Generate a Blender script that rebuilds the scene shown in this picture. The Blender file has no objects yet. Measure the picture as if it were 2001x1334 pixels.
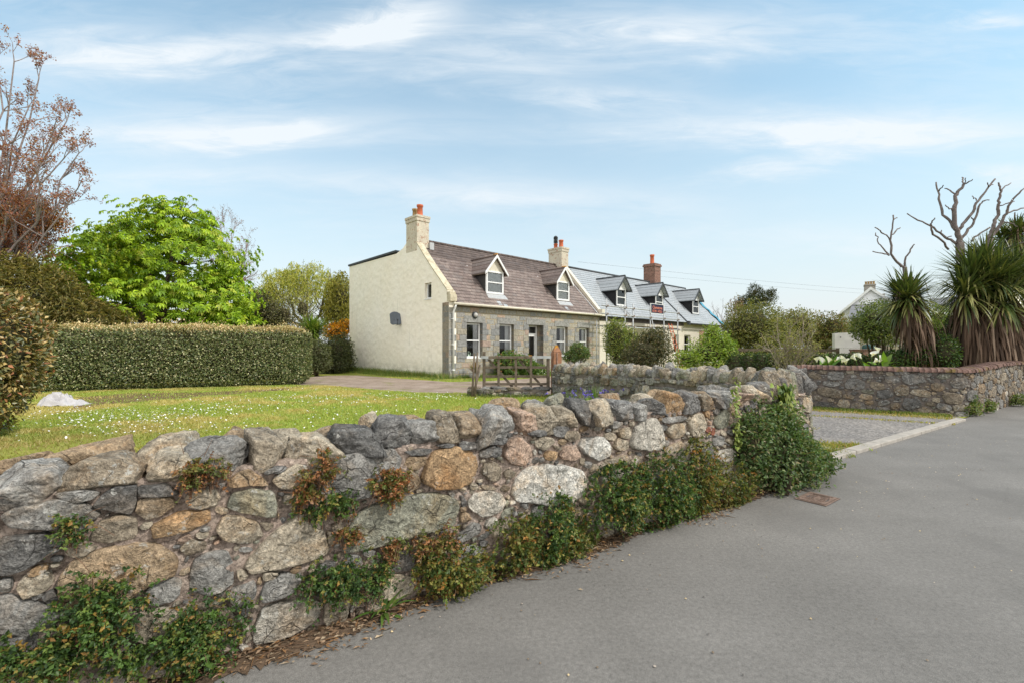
import bpy, bmesh, math, random
import numpy as np
from mathutils import Vector, Matrix
rng = np.random.default_rng(11)
random.seed(5)
COL = bpy.context.scene.collection
CAMH = 1.5
F = 897.0

# ---------------------------------------------------------------- geometry of the view (metres, camera at the origin looking along +Y)
def at(px, py, Y):
    return Vector(((px - 1000.5) / F * Y, Y, CAMH + (678 - py) / F * Y))

def onground(px, py, z=0.0):
    Y = F * (CAMH - z) / (py - 678)
    return Vector(((px - 1000.5) / F * Y, Y, z))

# ---------------------------------------------------------------- noise
def _hash(i, j, k, seed):
    h = (i * 374761393 + j * 668265263 + k * 2147483647 + seed * 144269504) & 0xFFFFFFFF
    h = ((h ^ (h >> 13)) * 1274126177) & 0xFFFFFFFF
    h = h ^ (h >> 16)
    return (h & 0xFFFF) / 32767.5 - 1.0

def vnoise(P, seed=0):
    P = np.asarray(P, float)
    I = np.floor(P).astype(np.int64)
    f = P - I
    f = f * f * (3 - 2 * f)
    r = 0
    for a in (0, 1):
        for b in (0, 1):
            for c in (0, 1):
                w = (f[:, 0] if a else 1 - f[:, 0]) * (f[:, 1] if b else 1 - f[:, 1]) * (f[:, 2] if c else 1 - f[:, 2])
                r = r + w * _hash(I[:, 0] + a, I[:, 1] + b, I[:, 2] + c, seed)
    return r

def fbm(P, octs=3, seed=0):
    P = np.asarray(P, float)
    r = 0; a = 1.0
    for o in range(octs):
        r = r + a * vnoise(P * 2 ** o + 17.3 * o, seed + o)
        a *= 0.5
    return r

# ---------------------------------------------------------------- objects
def tag(o, label=None, cat=None, group=None, kind=None):
    if label: o['label'] = label
    if cat: o['category'] = cat
    if group: o['group'] = group
    if kind: o['kind'] = kind
    return o

def empty(name, loc, rz=0.0, **kw):
    o = bpy.data.objects.new(name, None)
    COL.objects.link(o)
    o.location = loc
    o.rotation_euler = (0, 0, rz)
    o.empty_display_size = 0.2
    tag(o, **kw)
    return o

def link(name, me, mats, parent=None, loc=None):
    if not isinstance(mats, (list, tuple)): mats = [mats]
    for m in mats: me.materials.append(m)
    o = bpy.data.objects.new(name, me)
    COL.objects.link(o)
    if parent is not None: o.parent = parent
    if loc is not None: o.location = loc
    return o

def npmesh(name, V, Fc, mats, parent=None, col=None, smooth=False, loc=None, mi=None):
    """V (n,3); Fc (m,k) all faces of k corners; col (n,3) per vertex."""
    V = np.asarray(V, np.float32); Fc = np.asarray(Fc, np.int32)
    me = bpy.data.meshes.new(name)
    n, (m, k) = len(V), Fc.shape
    me.vertices.add(n); me.vertices.foreach_set('co', V.ravel())
    me.loops.add(m * k); me.loops.foreach_set('vertex_index', Fc.ravel())
    me.polygons.add(m)
    me.polygons.foreach_set('loop_start', np.arange(0, m * k, k, dtype=np.int32))
    me.polygons.foreach_set('loop_total', np.full(m, k, np.int32))
    if mi is not None: me.polygons.foreach_set('material_index', np.asarray(mi, np.int32))
    me.update(calc_edges=True)
    if smooth: me.polygons.foreach_set('use_smooth', np.ones(m, bool))
    if col is not None:
        a = me.color_attributes.new('Col', 'FLOAT_COLOR', 'POINT')
        c = np.ones((n, 4), np.float32); c[:, :3] = col
        a.data.foreach_set('color', c.ravel())
    return link(name, me, mats, parent, loc)

class MB:
    """collects shapes into one mesh"""
    def __init__(self):
        self.v = []; self.f = []; self.m = []; self.c = []; self.M = None; self.col = (1, 1, 1); self.mi = 0; self.sm = []
    def add(self, vs, fs, smooth=False, cols=None):
        b = len(self.v)
        for i, p in enumerate(vs):
            p = Vector(p)
            if self.M is not None: p = self.M @ p
            self.v.append(tuple(p)); self.c.append(self.col if cols is None else cols[i])
        for f in fs:
            self.f.append(tuple(b + i for i in f)); self.m.append(self.mi); self.sm.append(smooth)
        return self
    def box(self, x0, x1, y0, y1, z0, z1):
        return self.add([(x0, y0, z0), (x1, y0, z0), (x1, y1, z0), (x0, y1, z0), (x0, y0, z1), (x1, y0, z1), (x1, y1, z1), (x0, y1, z1)],
                        [(3, 2, 1, 0), (4, 5, 6, 7), (0, 1, 5, 4), (1, 2, 6, 5), (2, 3, 7, 6), (3, 0, 4, 7)])
    def quad(self, a, b, c, d): return self.add([a, b, c, d], [(0, 1, 2, 3)])
    def hexa(self, bot, top):
        return self.add(list(bot) + list(top), [(3, 2, 1, 0), (4, 5, 6, 7), (0, 1, 5, 4), (1, 2, 6, 5), (2, 3, 7, 6), (3, 0, 4, 7)])
    def prism(self, poly, ext):
        """poly: list of points, ext: vector"""
        n = len(poly); e = Vector(ext)
        vs = [Vector(p) for p in poly] + [Vector(p) + e for p in poly]
        fs = [tuple(range(n - 1, -1, -1)), tuple(range(n, 2 * n))] + [(i, (i + 1) % n, n + (i + 1) % n, n + i) for i in range(n)]
        return self.add(vs, fs)
    def tube(self, path, r, n=6, cap=True, smooth=True):
        path = [Vector(p) for p in path]
        rs = r if isinstance(r, (list, tuple, np.ndarray)) else [r] * len(path)
        vs = []; fs = []
        up = None
        for i, p in enumerate(path):
            t = (path[min(i + 1, len(path) - 1)] - path[max(i - 1, 0)])
            if t.length < 1e-9: t = Vector((0, 0, 1))
            t.normalize()
            if up is None:
                up = t.orthogonal().normalized()
            else:
                up = (up - t * up.dot(t))
                up = up.normalized() if up.length > 1e-6 else t.orthogonal().normalized()
            w = t.cross(up)
            for k in range(n):
                a = 2 * math.pi * k / n
                vs.append(p + (up * math.cos(a) + w * math.sin(a)) * rs[i])
        for i in range(len(path) - 1):
            for k in range(n):
                fs.append((i * n + k, i * n + (k + 1) % n, (i + 1) * n + (k + 1) % n, (i + 1) * n + k))
        if cap:
            fs.append(tuple(range(n - 1, -1, -1))); fs.append(tuple(range((len(path) - 1) * n, len(path) * n)))
        return self.add(vs, fs, smooth)
    def lathe(self, prof, c, n=14, smooth=True):
        vs = []; fs = []
        for (r, z) in prof:
            for k in range(n):
                a = 2 * math.pi * k / n
                vs.append((c[0] + r * math.cos(a), c[1] + r * math.sin(a), c[2] + z))
        for i in range(len(prof) - 1):
            for k in range(n):
                fs.append((i * n + k, i * n + (k + 1) % n, (i + 1) * n + (k + 1) % n, (i + 1) * n + k))
        fs.append(tuple(range(n - 1, -1, -1))); fs.append(tuple(range((len(prof) - 1) * n, len(prof) * n)))
        return self.add(vs, fs, smooth)
    def build(self, name, mats, parent=None, bevel=0.0, loc=None):
        me = bpy.data.meshes.new(name)
        off = Vector(loc) if loc is not None else Vector((0, 0, 0))
        me.from_pydata([tuple(Vector(p) - off) for p in self.v] if loc is not None else self.v, [], self.f)
        me.polygons.foreach_set('material_index', np.array(self.m, np.int32))
        me.polygons.foreach_set('use_smooth', np.array(self.sm, bool))
        a = me.color_attributes.new('Col', 'FLOAT_COLOR', 'POINT')
        c = np.ones((len(self.v), 4), np.float32); c[:, :3] = np.array(self.c, np.float32)
        a.data.foreach_set('color', c.ravel())
        me.update()
        o = link(name, me, mats, parent, loc)
        if bevel > 0:
            b = o.modifiers.new('bevel', 'BEVEL'); b.width = bevel; b.segments = 2; b.limit_method = 'ANGLE'
        return o

def sheet(name, pts, z, mat, **kw):
    me = bpy.data.meshes.new(name)
    me.from_pydata([(p[0], p[1], z) for p in pts], [], [tuple(range(len(pts)))])
    bm = bmesh.new(); bm.from_mesh(me)
    bm.normal_update()
    for f in bm.faces:
        if f.normal.z < 0: f.normal_flip()
    bm.to_mesh(me); bm.free()
    o = link(name, me, mat)
    tag(o, **kw)
    return o

# ---------------------------------------------------------------- materials
class N:
    def __init__(self, name, spec=0.3):
        m = bpy.data.materials.new(name); m.use_nodes = True
        self.m = m; self.nt = m.node_tree; self.nt.nodes.clear()
        self.out = self.nt.nodes.new('ShaderNodeOutputMaterial')
        self.b = self.nt.nodes.new('ShaderNodeBsdfPrincipled')
        self.b.inputs['Specular IOR Level'].default_value = spec
        self.nt.links.new(self.b.outputs[0], self.out.inputs[0])
    def new(self, t, **kw):
        n = self.nt.nodes.new(t)
        for k, v in kw.items(): setattr(n, k, v)
        return n
    def set(self, sock, v):
        if isinstance(v, bpy.types.NodeSocket): self.nt.links.new(v, sock)
        elif isinstance(v, (tuple, list)) and len(v) == 3 and sock.type == 'RGBA': sock.default_value = (*v, 1)
        else: sock.default_value = v
    def coord(self, kind='Position', scale=(1, 1, 1), rot=(0, 0, 0)):
        if kind == 'Position': s = self.new('ShaderNodeNewGeometry').outputs['Position']
        else: s = self.new('ShaderNodeTexCoord').outputs[kind]
        if scale == (1, 1, 1) and rot == (0, 0, 0): return s
        mp = self.new('ShaderNodeMapping'); self.set(mp.inputs['Vector'], s)
        mp.inputs['Scale'].default_value = scale; mp.inputs['Rotation'].default_value = rot
        return mp.outputs[0]
    def noise(self, vec, scale, detail=4, rough=0.6, dist=0.0):
        n = self.new('ShaderNodeTexNoise'); self.set(n.inputs['Vector'], vec)
        n.inputs['Scale'].default_value = scale; n.inputs['Detail'].default_value = detail
        n.inputs['Roughness'].default_value = rough; n.inputs['Distortion'].default_value = dist
        return n.outputs[0]
    def ridged(self, vec, scale, detail=6, rough=0.6):
        n = self.new('ShaderNodeTexNoise', noise_type='RIDGED_MULTIFRACTAL'); self.set(n.inputs['Vector'], vec)
        n.inputs['Scale'].default_value = scale; n.inputs['Detail'].default_value = detail; n.inputs['Roughness'].default_value = rough
        n.inputs['Offset'].default_value = 0.9; n.inputs['Gain'].default_value = 1.6
        return n.outputs[0]
    def ramp(self, fac, stops):
        r = self.new('ShaderNodeValToRGB'); self.set(r.inputs[0], fac)
        e = r.color_ramp.elements
        while len(e) < len(stops): e.new(0.5)
        for i, (p, c) in enumerate(stops):
            e[i].position = p; e[i].color = (*c, 1) if isinstance(c, (tuple, list)) else (c, c, c, 1)
        return r.outputs[0]
    def mix(self, fac, a, b, blend='MIX'):
        n = self.new('ShaderNodeMix', data_type='RGBA', blend_type=blend)
        self.set(n.inputs[0], fac); self.set(n.inputs[6], a); self.set(n.inputs[7], b)
        return n.outputs[2]
    def math(self, op, a, b=0.0, c=0.0):
        n = self.new('ShaderNodeMath', operation=op)
        self.set(n.inputs[0], a); self.set(n.inputs[1], b); self.set(n.inputs[2], c)
        return n.outputs[0]
    def attr(self, name='Col'):
        return self.new('ShaderNodeAttribute', attribute_name=name).outputs['Color']
    def bump(self, h, strength=0.5, dist=0.02, nrm=None):
        n = self.new('ShaderNodeBump'); self.set(n.inputs['Height'], h)
        n.inputs['Strength'].default_value = strength; n.inputs['Distance'].default_value = dist
        if nrm is not None: self.set(n.inputs['Normal'], nrm)
        return n.outputs[0]
    def done(self, col, rough=0.8, nrm=None):
        self.set(self.b.inputs['Base Color'], col); self.set(self.b.inputs['Roughness'], rough)
        if nrm is not None: self.set(self.b.inputs['Normal'], nrm)
        return self.m

def plain(name, c, rough=0.7, var=0.25, scale=6, bump=0.15, spec=0.3, metal=0.0, kind='Position', bdist=0.01):
    n = N(name, spec); v = n.coord(kind)
    a = n.noise(v, scale, 5)
    col = n.mix(n.ramp(a, [(0.3, 0.0), (0.75, 1.0)]), tuple(x * (1 - var) for x in c), tuple(min(1, x * (1 + var)) for x in c))
    n.b.inputs['Metallic'].default_value = metal
    return n.done(col, rough, n.bump(n.noise(v, scale * 6, 4), bump, bdist) if bump else None)

def attr_mat(name, rough=0.7, var=0.2, scale=20, bump=0.3, bdist=0.01, spec=0.3):
    n = N(name, spec); v = n.coord()
    a = n.noise(v, scale, 4)
    k = n.ramp(a, [(0.3, 1 - var), (0.7, 1 + var)])
    return n.done(n.mix(1.0, n.attr(), k, 'MULTIPLY'), rough, n.bump(n.noise(v, scale * 3, 4), bump, bdist))

def leaf_mat(name, trans=0.35, rough=0.45, spec=0.35):
    n = N(name, spec); c = n.attr()
    n.set(n.b.inputs['Base Color'], c); n.b.inputs['Roughness'].default_value = rough
    t = n.new('ShaderNodeBsdfTranslucent')
    n.set(t.inputs['Color'], n.mix(1.0, c, (1.25, 1.2, 0.6), 'MULTIPLY'))
    mx = n.new('ShaderNodeMixShader'); mx.inputs[0].default_value = trans
    n.nt.links.new(n.b.outputs[0], mx.inputs[1]); n.nt.links.new(t.outputs[0], mx.inputs[2])
    n.nt.links.new(mx.outputs[0], n.out.inputs[0])
    return n.m

def stone_mat(name, lichen=0.5, yellow=0.3, gain=1.0):
    n = N(name, 0.25); v = n.coord()
    big = n.noise(v, 5.0, 6, 0.65); fine = n.noise(v, 75, 4, 0.75); mid = n.noise(v, 16, 6, 0.7, 0.6)
    c = n.mix(1.0, n.attr(), (gain, gain * .985, gain * .95), 'MULTIPLY')
    k = n.ramp(big, [(0.25, 0.62), (0.5, 1.0), (0.75, 1.38)])
    c = n.mix(1.0, c, k, 'MULTIPLY')
    c = n.mix(1.0, c, n.ramp(mid, [(0.3, 0.55), (0.52, 1.0), (0.72, 1.45)]), 'MULTIPLY')
    c = n.mix(1.0, c, n.ramp(fine, [(0.28, 0.42), (0.5, 1.0), (0.72, 1.75)]), 'MULTIPLY')
    st = n.ramp(n.noise(v, 3.1, 5, 0.7, 0.5), [(0.5, 0.0), (0.68, 0.55)])           # rust-brown staining
    c = n.mix(st, c, n.mix(1.0, c, (1.25, 0.92, 0.6), 'MULTIPLY'))
    li = n.math('MULTIPLY', n.ramp(n.noise(v, 26, 4, 0.7), [(0.57, 0.0), (0.63, 1.0)]), n.ramp(n.noise(v, 4.3, 3), [(0.45, 0.0), (0.65, lichen)]))
    c = n.mix(li, c, (0.56, 0.55, 0.5))
    ye = n.math('MULTIPLY', n.ramp(n.noise(v, 17, 4, 0.7), [(0.58, 0.0), (0.7, 1.0)]), n.ramp(n.noise(v, 2.2, 3), [(0.52, 0.0), (0.7, yellow)]))
    c = n.mix(ye, c, (0.42, 0.27, 0.06))
    rg = n.ridged(v, 7.0, 8, 0.62)
    vc = n.new('ShaderNodeTexVoronoi', feature='DISTANCE_TO_EDGE'); wv = n.new('ShaderNodeVectorMath', operation='ADD'); nz = n.new('ShaderNodeTexNoise'); n.set(nz.inputs['Vector'], v); nz.inputs['Scale'].default_value = 6
    sv = n.new('ShaderNodeVectorMath', operation='SCALE'); n.set(sv.inputs[0], nz.outputs['Color']); sv.inputs['Scale'].default_value = 0.25; n.set(wv.inputs[0], v); n.set(wv.inputs[1], sv.outputs[0])
    n.set(vc.inputs['Vector'], wv.outputs[0]); vc.inputs['Scale'].default_value = 6.5
    crack = n.math('MULTIPLY', n.ramp(vc.outputs[0], [(0.0, 1.0), (0.022, 0.0)]), n.ramp(n.noise(v, 5.5, 3), [(0.5, 0.0), (0.6, 1.0)]))
    c = n.mix(n.math('MULTIPLY', crack, 0.65), c, (0.05, 0.045, 0.04))
    h = n.math('ADD', n.math('MULTIPLY', mid, 0.9), n.math('MULTIPLY', fine, 0.3)); h = n.math('ADD', h, n.math('MULTIPLY', n.math('MINIMUM', rg, 2.0), 0.35)); h = n.math('SUBTRACT', h, n.math('MULTIPLY', crack, 0.5))
    return n.done(c, 0.9, n.bump(h, 1.0, 0.045))

M = {}
def make_materials():
    M['stone'] = stone_mat('wall_stone', 0.85, 0.35, 1.28)
    M['stone_dark'] = stone_mat('garden_wall_stone', 0.95, 0.2)
    M['stone_mid'] = stone_mat('inner_wall_stone', 1.0, 0.15, 1.12)
    n = N('mortar', 0.1); v = n.coord()
    c = n.ramp(n.noise(v, 9, 6, 0.7), [(0.25, (0.25, 0.19, 0.155)), (0.5, (0.43, 0.34, 0.28)), (0.75, (0.55, 0.45, 0.37))])
    c = n.mix(n.ramp(n.noise(v, 60, 4, 0.7), [(0.36, 0.7), (0.52, 0.0)]), c, (0.10, 0.08, 0.065))
    vv = n.new('ShaderNodeTexVoronoi'); n.set(vv.inputs['Vector'], v); vv.inputs['Scale'].default_value = 55
    c = n.mix(1.0, c, n.ramp(vv.outputs['Color'], [(0.1, 0.6), (0.9, 1.3)]), 'MULTIPLY')
    M['mortar'] = n.done(c, 0.95, n.bump(n.noise(v, 45, 6, 0.75), 1.0, 0.02))
    n = N('dark_mortar', 0.1); v = n.coord()
    c = n.ramp(n.noise(v, 9, 6, 0.7), [(0.25, (0.09, 0.075, 0.065)), (0.5, (0.17, 0.145, 0.125)), (0.75, (0.26, 0.22, 0.19))])
    M['mortar_dark'] = n.done(c, 0.95, n.bump(n.noise(v, 40, 6, 0.75), 1.0, 0.02))
    n = N('asphalt', 0.3); v = n.coord()
    c = n.ramp(n.noise(v, 1.3, 5, 0.6), [(0.3, (0.15, 0.142, 0.13)), (0.7, (0.185, 0.175, 0.161))])
    c = n.mix(1.0, c, n.ramp(n.noise(v, 230, 3, 0.8), [(0.3, 0.55), (0.5, 1.0), (0.72, 1.6)]), 'MULTIPLY')
    c = n.mix(1.0, c, n.ramp(n.noise(v, 45, 3, 0.7), [(0.3, 0.8), (0.7, 1.2)]), 'MULTIPLY')
    lane = n.noise(n.coord('Position', (0.25, 1.6, 1), (0, 0, -0.583)), 0.9, 4, 0.6)
    c = n.mix(1.0, c, n.ramp(lane, [(0.35, 0.94), (0.65, 1.06)]), 'MULTIPLY')
    pt = n.ramp(n.noise(v, 0.55, 4, 0.6, 0.8), [(0.54, 0.0), (0.64, 0.55)])
    c = n.mix(pt, c, (0.132, 0.125, 0.116))
    vr = n.new('ShaderNodeTexVoronoi', feature='DISTANCE_TO_EDGE'); n.set(vr.inputs['Vector'], n.mix(0.12, v, n.new('ShaderNodeTexNoise').outputs['Color']))
    vr.inputs['Scale'].default_value = 0.8
    cr = n.math('MULTIPLY', n.ramp(vr.outputs[0], [(0.0, 1.0), (0.006, 0.0)]), n.ramp(n.noise(v, 0.7, 2), [(0.55, 0.0), (0.62, 0.12)]))
    c = n.mix(cr, c, (0.05, 0.047, 0.043))
    M['asphalt'] = n.done(c, 0.82, n.bump(n.noise(v, 150, 3, 0.8), 0.55, 0.008))
    n = N('gravel', 0.2); v = n.coord()
    vr = n.new('ShaderNodeTexVoronoi'); n.set(vr.inputs['Vector'], v); vr.inputs['Scale'].default_value = 28
    c = n.mix(n.ramp(n.noise(v, 0.8, 4), [(0.4, 0.0), (0.65, 1.0)]), (0.20, 0.187, 0.175), (0.26, 0.238, 0.215))
    c = n.mix(1.0, c, n.ramp(vr.outputs['Color'], [(0.1, 0.6), (0.9, 1.35)]), 'MULTIPLY')
    M['gravel'] = n.done(c, 0.9, n.bump(vr.outputs['Distance'], 0.9, 0.02))
    n = N('path_gravel', 0.2); v = n.coord()
    c = n.ramp(n.noise(v, 1.1, 6, 0.7), [(0.3, (0.17, 0.125, 0.085)), (0.5, (0.27, 0.21, 0.165)), (0.72, (0.36, 0.29, 0.24))])
    g = n.ramp(n.noise(v, 0.7, 5, 0.7, 0.4), [(0.56, 0.0), (0.66, 0.7)])
    c = n.mix(g, c, (0.17, 0.17, 0.05))
    c = n.mix(1.0, c, n.ramp(n.noise(v, 30, 3, 0.8), [(0.3, 0.7), (0.7, 1.3)]), 'MULTIPLY')
    M['path'] = n.done(c, 0.95, n.bump(n.noise(v, 30, 4), 0.6, 0.02))
    n = N('lawn_soil', 0.1); v = n.coord()
    c = n.ramp(n.noise(v, 0.5, 6, 0.65), [(0.3, (0.18, 0.22, 0.04)), (0.5, (0.26, 0.28, 0.055)), (0.7, (0.36, 0.32, 0.095))])
    c = n.mix(1.0, c, n.ramp(n.noise(v, 20, 4, 0.7), [(0.3, 0.6), (0.7, 1.35)]), 'MULTIPLY')
    M['lawn'] = n.done(c, 0.95, n.bump(n.noise(v, 35, 4), 0.8, 0.03))
    M['soil'] = plain('verge_soil', (0.13, 0.09, 0.06), 0.95, 0.45, 6, 0.8, 0.1, bdist=0.02)
    M['earth'] = plain('bare_earth', (0.15, 0.1, 0.055), 0.95, 0.4, 3, 0.8, 0.1, bdist=0.02)
    M['leaf'] = leaf_mat('leaf')
    M['leaf_thick'] = leaf_mat('leathery_leaf', 0.18, 0.36, 0.5)
    M['leaf_palm'] = leaf_mat('strap_leaf', 0.2, 0.32, 0.5)
    M['dry'] = leaf_mat('dry_leaf', 0.15, 0.8, 0.1)
    M['bark'] = attr_mat('bark', 0.9, 0.35, 14, 0.8, 0.02, 0.15)
    M['twig'] = plain('dark_twig_core', (0.06, 0.055, 0.03), 0.95, 0.4, 8, 0.6, 0.1, bdist=0.03)  # dark brown that also stands in for the shade inside foliage
    M['white'] = plain('white_paint', (0.78, 0.78, 0.76), 0.45, 0.05, 5, 0.05, 0.4)
    M['cream'] = plain('cream_paint', (0.66, 0.61, 0.49), 0.6, 0.12, 5, 0.1, 0.3)
    M['wood'] = plain('weathered_wood', (0.145, 0.115, 0.085), 0.85, 0.45, 9, 0.6, 0.2)
    M['steel'] = plain('galvanised_steel', (0.42, 0.43, 0.43), 0.5, 0.25, 9, 0.1, 0.5, 0.3)
    M['rust'] = plain('rusty_iron', (0.20, 0.14, 0.11), 0.85, 0.4, 14, 0.6, 0.25)
    M['concrete'] = plain('kerb_concrete', (0.36, 0.33, 0.29), 0.9, 0.2, 7, 0.5, 0.2)
    M['dark'] = plain('dark_lead', (0.055, 0.06, 0.065), 0.6, 0.25, 6, 0.15)
    M['cheek'] = plain('slate_cheek', (0.05, 0.047, 0.047), 0.6, 0.3, 7, 0.3)
    M['pot'] = plain('terracotta', (0.50, 0.13, 0.06), 0.8, 0.25, 8, 0.2)
    M['pot_buff'] = plain('buff_clay', (0.36, 0.24, 0.11), 0.85, 0.25, 8, 0.2)
    M['curtain'] = plain('curtain_cloth', (0.72, 0.73, 0.72), 0.9, 0.12, 6, 0.1)
    M['room'] = plain('dim_room', (0.05, 0.048, 0.045), 0.9, 0.2, 3, 0)  # near-black colour stands in for the dimness indoors
    M['moss'] = plain('orange_lichen', (0.42, 0.2, 0.03), 0.95, 0.3, 20, 0.6)
    # thin window glass: mostly clear, mirror-like at grazing angles
    n = N('window_glass'); gl = n.new('ShaderNodeBsdfGlossy'); gl.inputs['Roughness'].default_value = 0.02
    tr = n.new('ShaderNodeBsdfTransparent'); fr = n.new('ShaderNodeFresnel'); fr.inputs[0].default_value = 1.75
    mx = n.new('ShaderNodeMixShader'); n.set(mx.inputs[0], fr.outputs[0])
    n.nt.links.new(tr.outputs[0], mx.inputs[1]); n.nt.links.new(gl.outputs[0], mx.inputs[2]); n.nt.links.new(mx.outputs[0], n.out.inputs[0])
    M['glass'] = n.m
    # painted rubble gable
    n = N('painted_rubble', 0.25); v = n.coord('Object')
    big = n.noise(v, 4.2, 5, 0.65); fine = n.noise(v, 18, 4, 0.65)
    c = n.mix(n.ramp(n.noise(v, 0.45, 5, 0.7), [(0.35, 0.0), (0.7, 1.0)]), (0.90, 0.83, 0.69), (0.93, 0.88, 0.765))
    sp = n.math('MULTIPLY', n.ramp(n.noise(n.coord('Object', (3, 3, 1.2)), 1.6, 5, 0.75), [(0.60, 0.0), (0.70, 0.5)]), n.ramp(n.noise(v, 0.5, 2), [(0.5, 0.0), (0.62, 1.0)]))
    c = n.mix(sp, c, (0.36, 0.32, 0.25))
    vr = n.new('ShaderNodeTexVoronoi', feature='SMOOTH_F1'); n.set(vr.inputs['Vector'], n.mix(0.1, v, big)); vr.inputs['Scale'].default_value = 3.6
    vr.inputs['Smoothness'].default_value = 0.6
    h = n.math('ADD', n.math('MULTIPLY', vr.outputs[0], 0.8), n.math('ADD', n.math('MULTIPLY', big, 1.0), n.math('MULTIPLY', fine, 0.25)))
    sz = n.new('ShaderNodeSeparateXYZ'); n.set(sz.inputs[0], v)
    low = n.math('MULTIPLY', n.ramp(sz.outputs[2], [(0.0, 1.0), (0.9, 0.0)]), n.ramp(n.noise(v, 2.2, 5, 0.7), [(0.4, 0.0), (0.6, 0.7)]))
    c = n.mix(low, c, (0.33, 0.31, 0.22))
    stk = n.math('MULTIPLY', n.ramp(n.noise(n.coord('Object', (5, 5, .35)), 1.3, 5, 0.7), [(0.56, 0.0), (0.68, 0.4)]), n.ramp(n.noise(v, 0.35, 3), [(0.42, 0.0), (0.6, 1.0)]))
    c = n.mix(stk, c, (0.45, 0.42, 0.33))
    M['rubble_paint'] = n.done(c, 0.8, n.bump(h, 0.55, 0.06))
    # plain cream render
    n = N('cream_render', 0.25); v = n.coord('Object')
    c = n.mix(n.ramp(n.noise(v, 0.8, 5, 0.7), [(0.35, 0.0), (0.7, 1.0)]), (0.58, 0.52, 0.43), (0.70, 0.66, 0.57))
    M['render'] = n.done(c, 0.85, n.bump(n.noise(v, 12, 4), 0.25, 0.02))
    # squared granite front
    n = N('granite_blocks', 0.25)
    tc = n.coord('Object'); sx = n.new('ShaderNodeSeparateXYZ'); n.set(sx.inputs[0], tc)
    cb = n.new('ShaderNodeCombineXYZ'); n.set(cb.inputs[0], n.math('ADD', sx.outputs[0], n.math('MULTIPLY', sx.outputs[1], 1.0))); n.set(cb.inputs[1], sx.outputs[2])
    wob = n.noise(tc, 2.2, 3)
    vec = n.new('ShaderNodeVectorMath', operation='ADD'); n.set(vec.inputs[0], cb.outputs[0])
    sc_ = n.new('ShaderNodeVectorMath', operation='SCALE'); nz = n.new('ShaderNodeTexNoise'); n.set(nz.inputs['Vector'], tc); nz.inputs['Scale'].default_value = 2.5
    n.set(sc_.inputs[0], nz.outputs['Color']); sc_.inputs['Scale'].default_value = 0.11; n.set(vec.inputs[1], sc_.outputs[0])
    br = n.new('ShaderNodeTexBrick'); n.set(br.inputs['Vector'], vec.outputs[0])
    br.inputs['Scale'].default_value = 1.0; br.inputs['Brick Width'].default_value = 0.52; br.inputs['Row Height'].default_value = 0.27
    br.inputs['Mortar Size'].default_value = 0.022; br.inputs['Mortar Smooth'].default_value = 0.4; br.offset = 0.4
    br.inputs['Color1'].default_value = (0, 0, 0, 1); br.inputs['Color2'].default_value = (1, 1, 1, 1); br.inputs['Mortar'].default_value = (0.5, 0.5, 0.5, 1)
    c = n.ramp(br.outputs['Color'], [(0.0, (0.21, 0.215, 0.21)), (0.25, (0.32, 0.31, 0.275)), (0.5, (0.37, 0.33, 0.25)), (0.75, (0.27, 0.27, 0.255)), (0.92, (0.41, 0.30, 0.22))])
    c = n.mix(1.0, c, n.ramp(n.noise(tc, 9, 6, 0.75), [(0.3, 0.62), (0.5, 1.0), (0.7, 1.4)]), 'MULTIPLY')
    c = n.mix(br.outputs['Fac'], c, (0.37, 0.30, 0.19))
    dirt = n.ramp(n.noise(tc, 0.6, 5, 0.7), [(0.55, 0.0), (0.75, 0.5)])
    c = n.mix(dirt, c, (0.14, 0.135, 0.12))
    h = n.math('SUBTRACT', n.math('MULTIPLY', n.noise(tc, 12, 5, 0.7), 0.6), br.outputs['Fac'])
    M['granite'] = n.done(c, 0.9, n.bump(h, 0.7, 0.03))
    M['dressed'] = plain('dressed_granite', (0.27, 0.265, 0.245), 0.9, 0.3, 9, 0.6, 0.25, kind='Object', bdist=0.02)
    # slate roofs: joints run with the ridge (x) and up the slope
    def slate(name, cols, joint, w, spots, spotc, rough, va=1.0):
        n = N(name, 0.4); tc = n.coord('Object'); sx = n.new('ShaderNodeSeparateXYZ'); n.set(sx.inputs[0], tc)
        cb = n.new('ShaderNodeCombineXYZ'); n.set(cb.inputs[0], sx.outputs[0]); n.set(cb.inputs[1], n.math('MULTIPLY', sx.outputs[2], 1.4))
        br = n.new('ShaderNodeTexBrick'); n.set(br.inputs['Vector'], cb.outputs[0])
        br.inputs['Scale'].default_value = 1.0; br.inputs['Brick Width'].default_value = w; br.inputs['Row Height'].default_value = 0.25
        br.inputs['Mortar Size'].default_value = 0.012; br.inputs['Mortar Smooth'].default_value = 0.3
        br.inputs['Color1'].default_value = (0, 0, 0, 1); br.inputs['Color2'].default_value = (1, 1, 1, 1); br.inputs['Mortar'].default_value = (0.5, 0.5, 0.5, 1)
        c = n.ramp(br.outputs['Color'], [(0.0, cols[0]), (0.35, cols[1]), (0.7, cols[2]), (1.0, cols[3])])
        c = n.mix(1.0, c, n.ramp(n.noise(tc, 0.7, 5, 0.7), [(0.3, 1 - .25 * va), (0.7, 1 + .25 * va)]), 'MULTIPLY')
        c = n.mix(1.0, c, n.ramp(n.noise(tc, 8, 5, 0.75), [(0.3, 1 - .28 * va), (0.7, 1 + .28 * va)]), 'MULTIPLY')
        c = n.mix(n.math('MULTIPLY', br.outputs['Fac'], 0.75), c, joint)
        s = n.ramp(n.noise(tc, 3.3, 2, 0.4), [(spots, 0.0), (spots + 0.03, 0.8)])
        c = n.mix(s, c, spotc)
        return n.done(c, rough, n.bump(n.math('SUBTRACT', n.noise(tc, 10, 4), n.math('MULTIPLY', br.outputs['Fac'], 1.0)), 0.5, 0.015))
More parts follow.
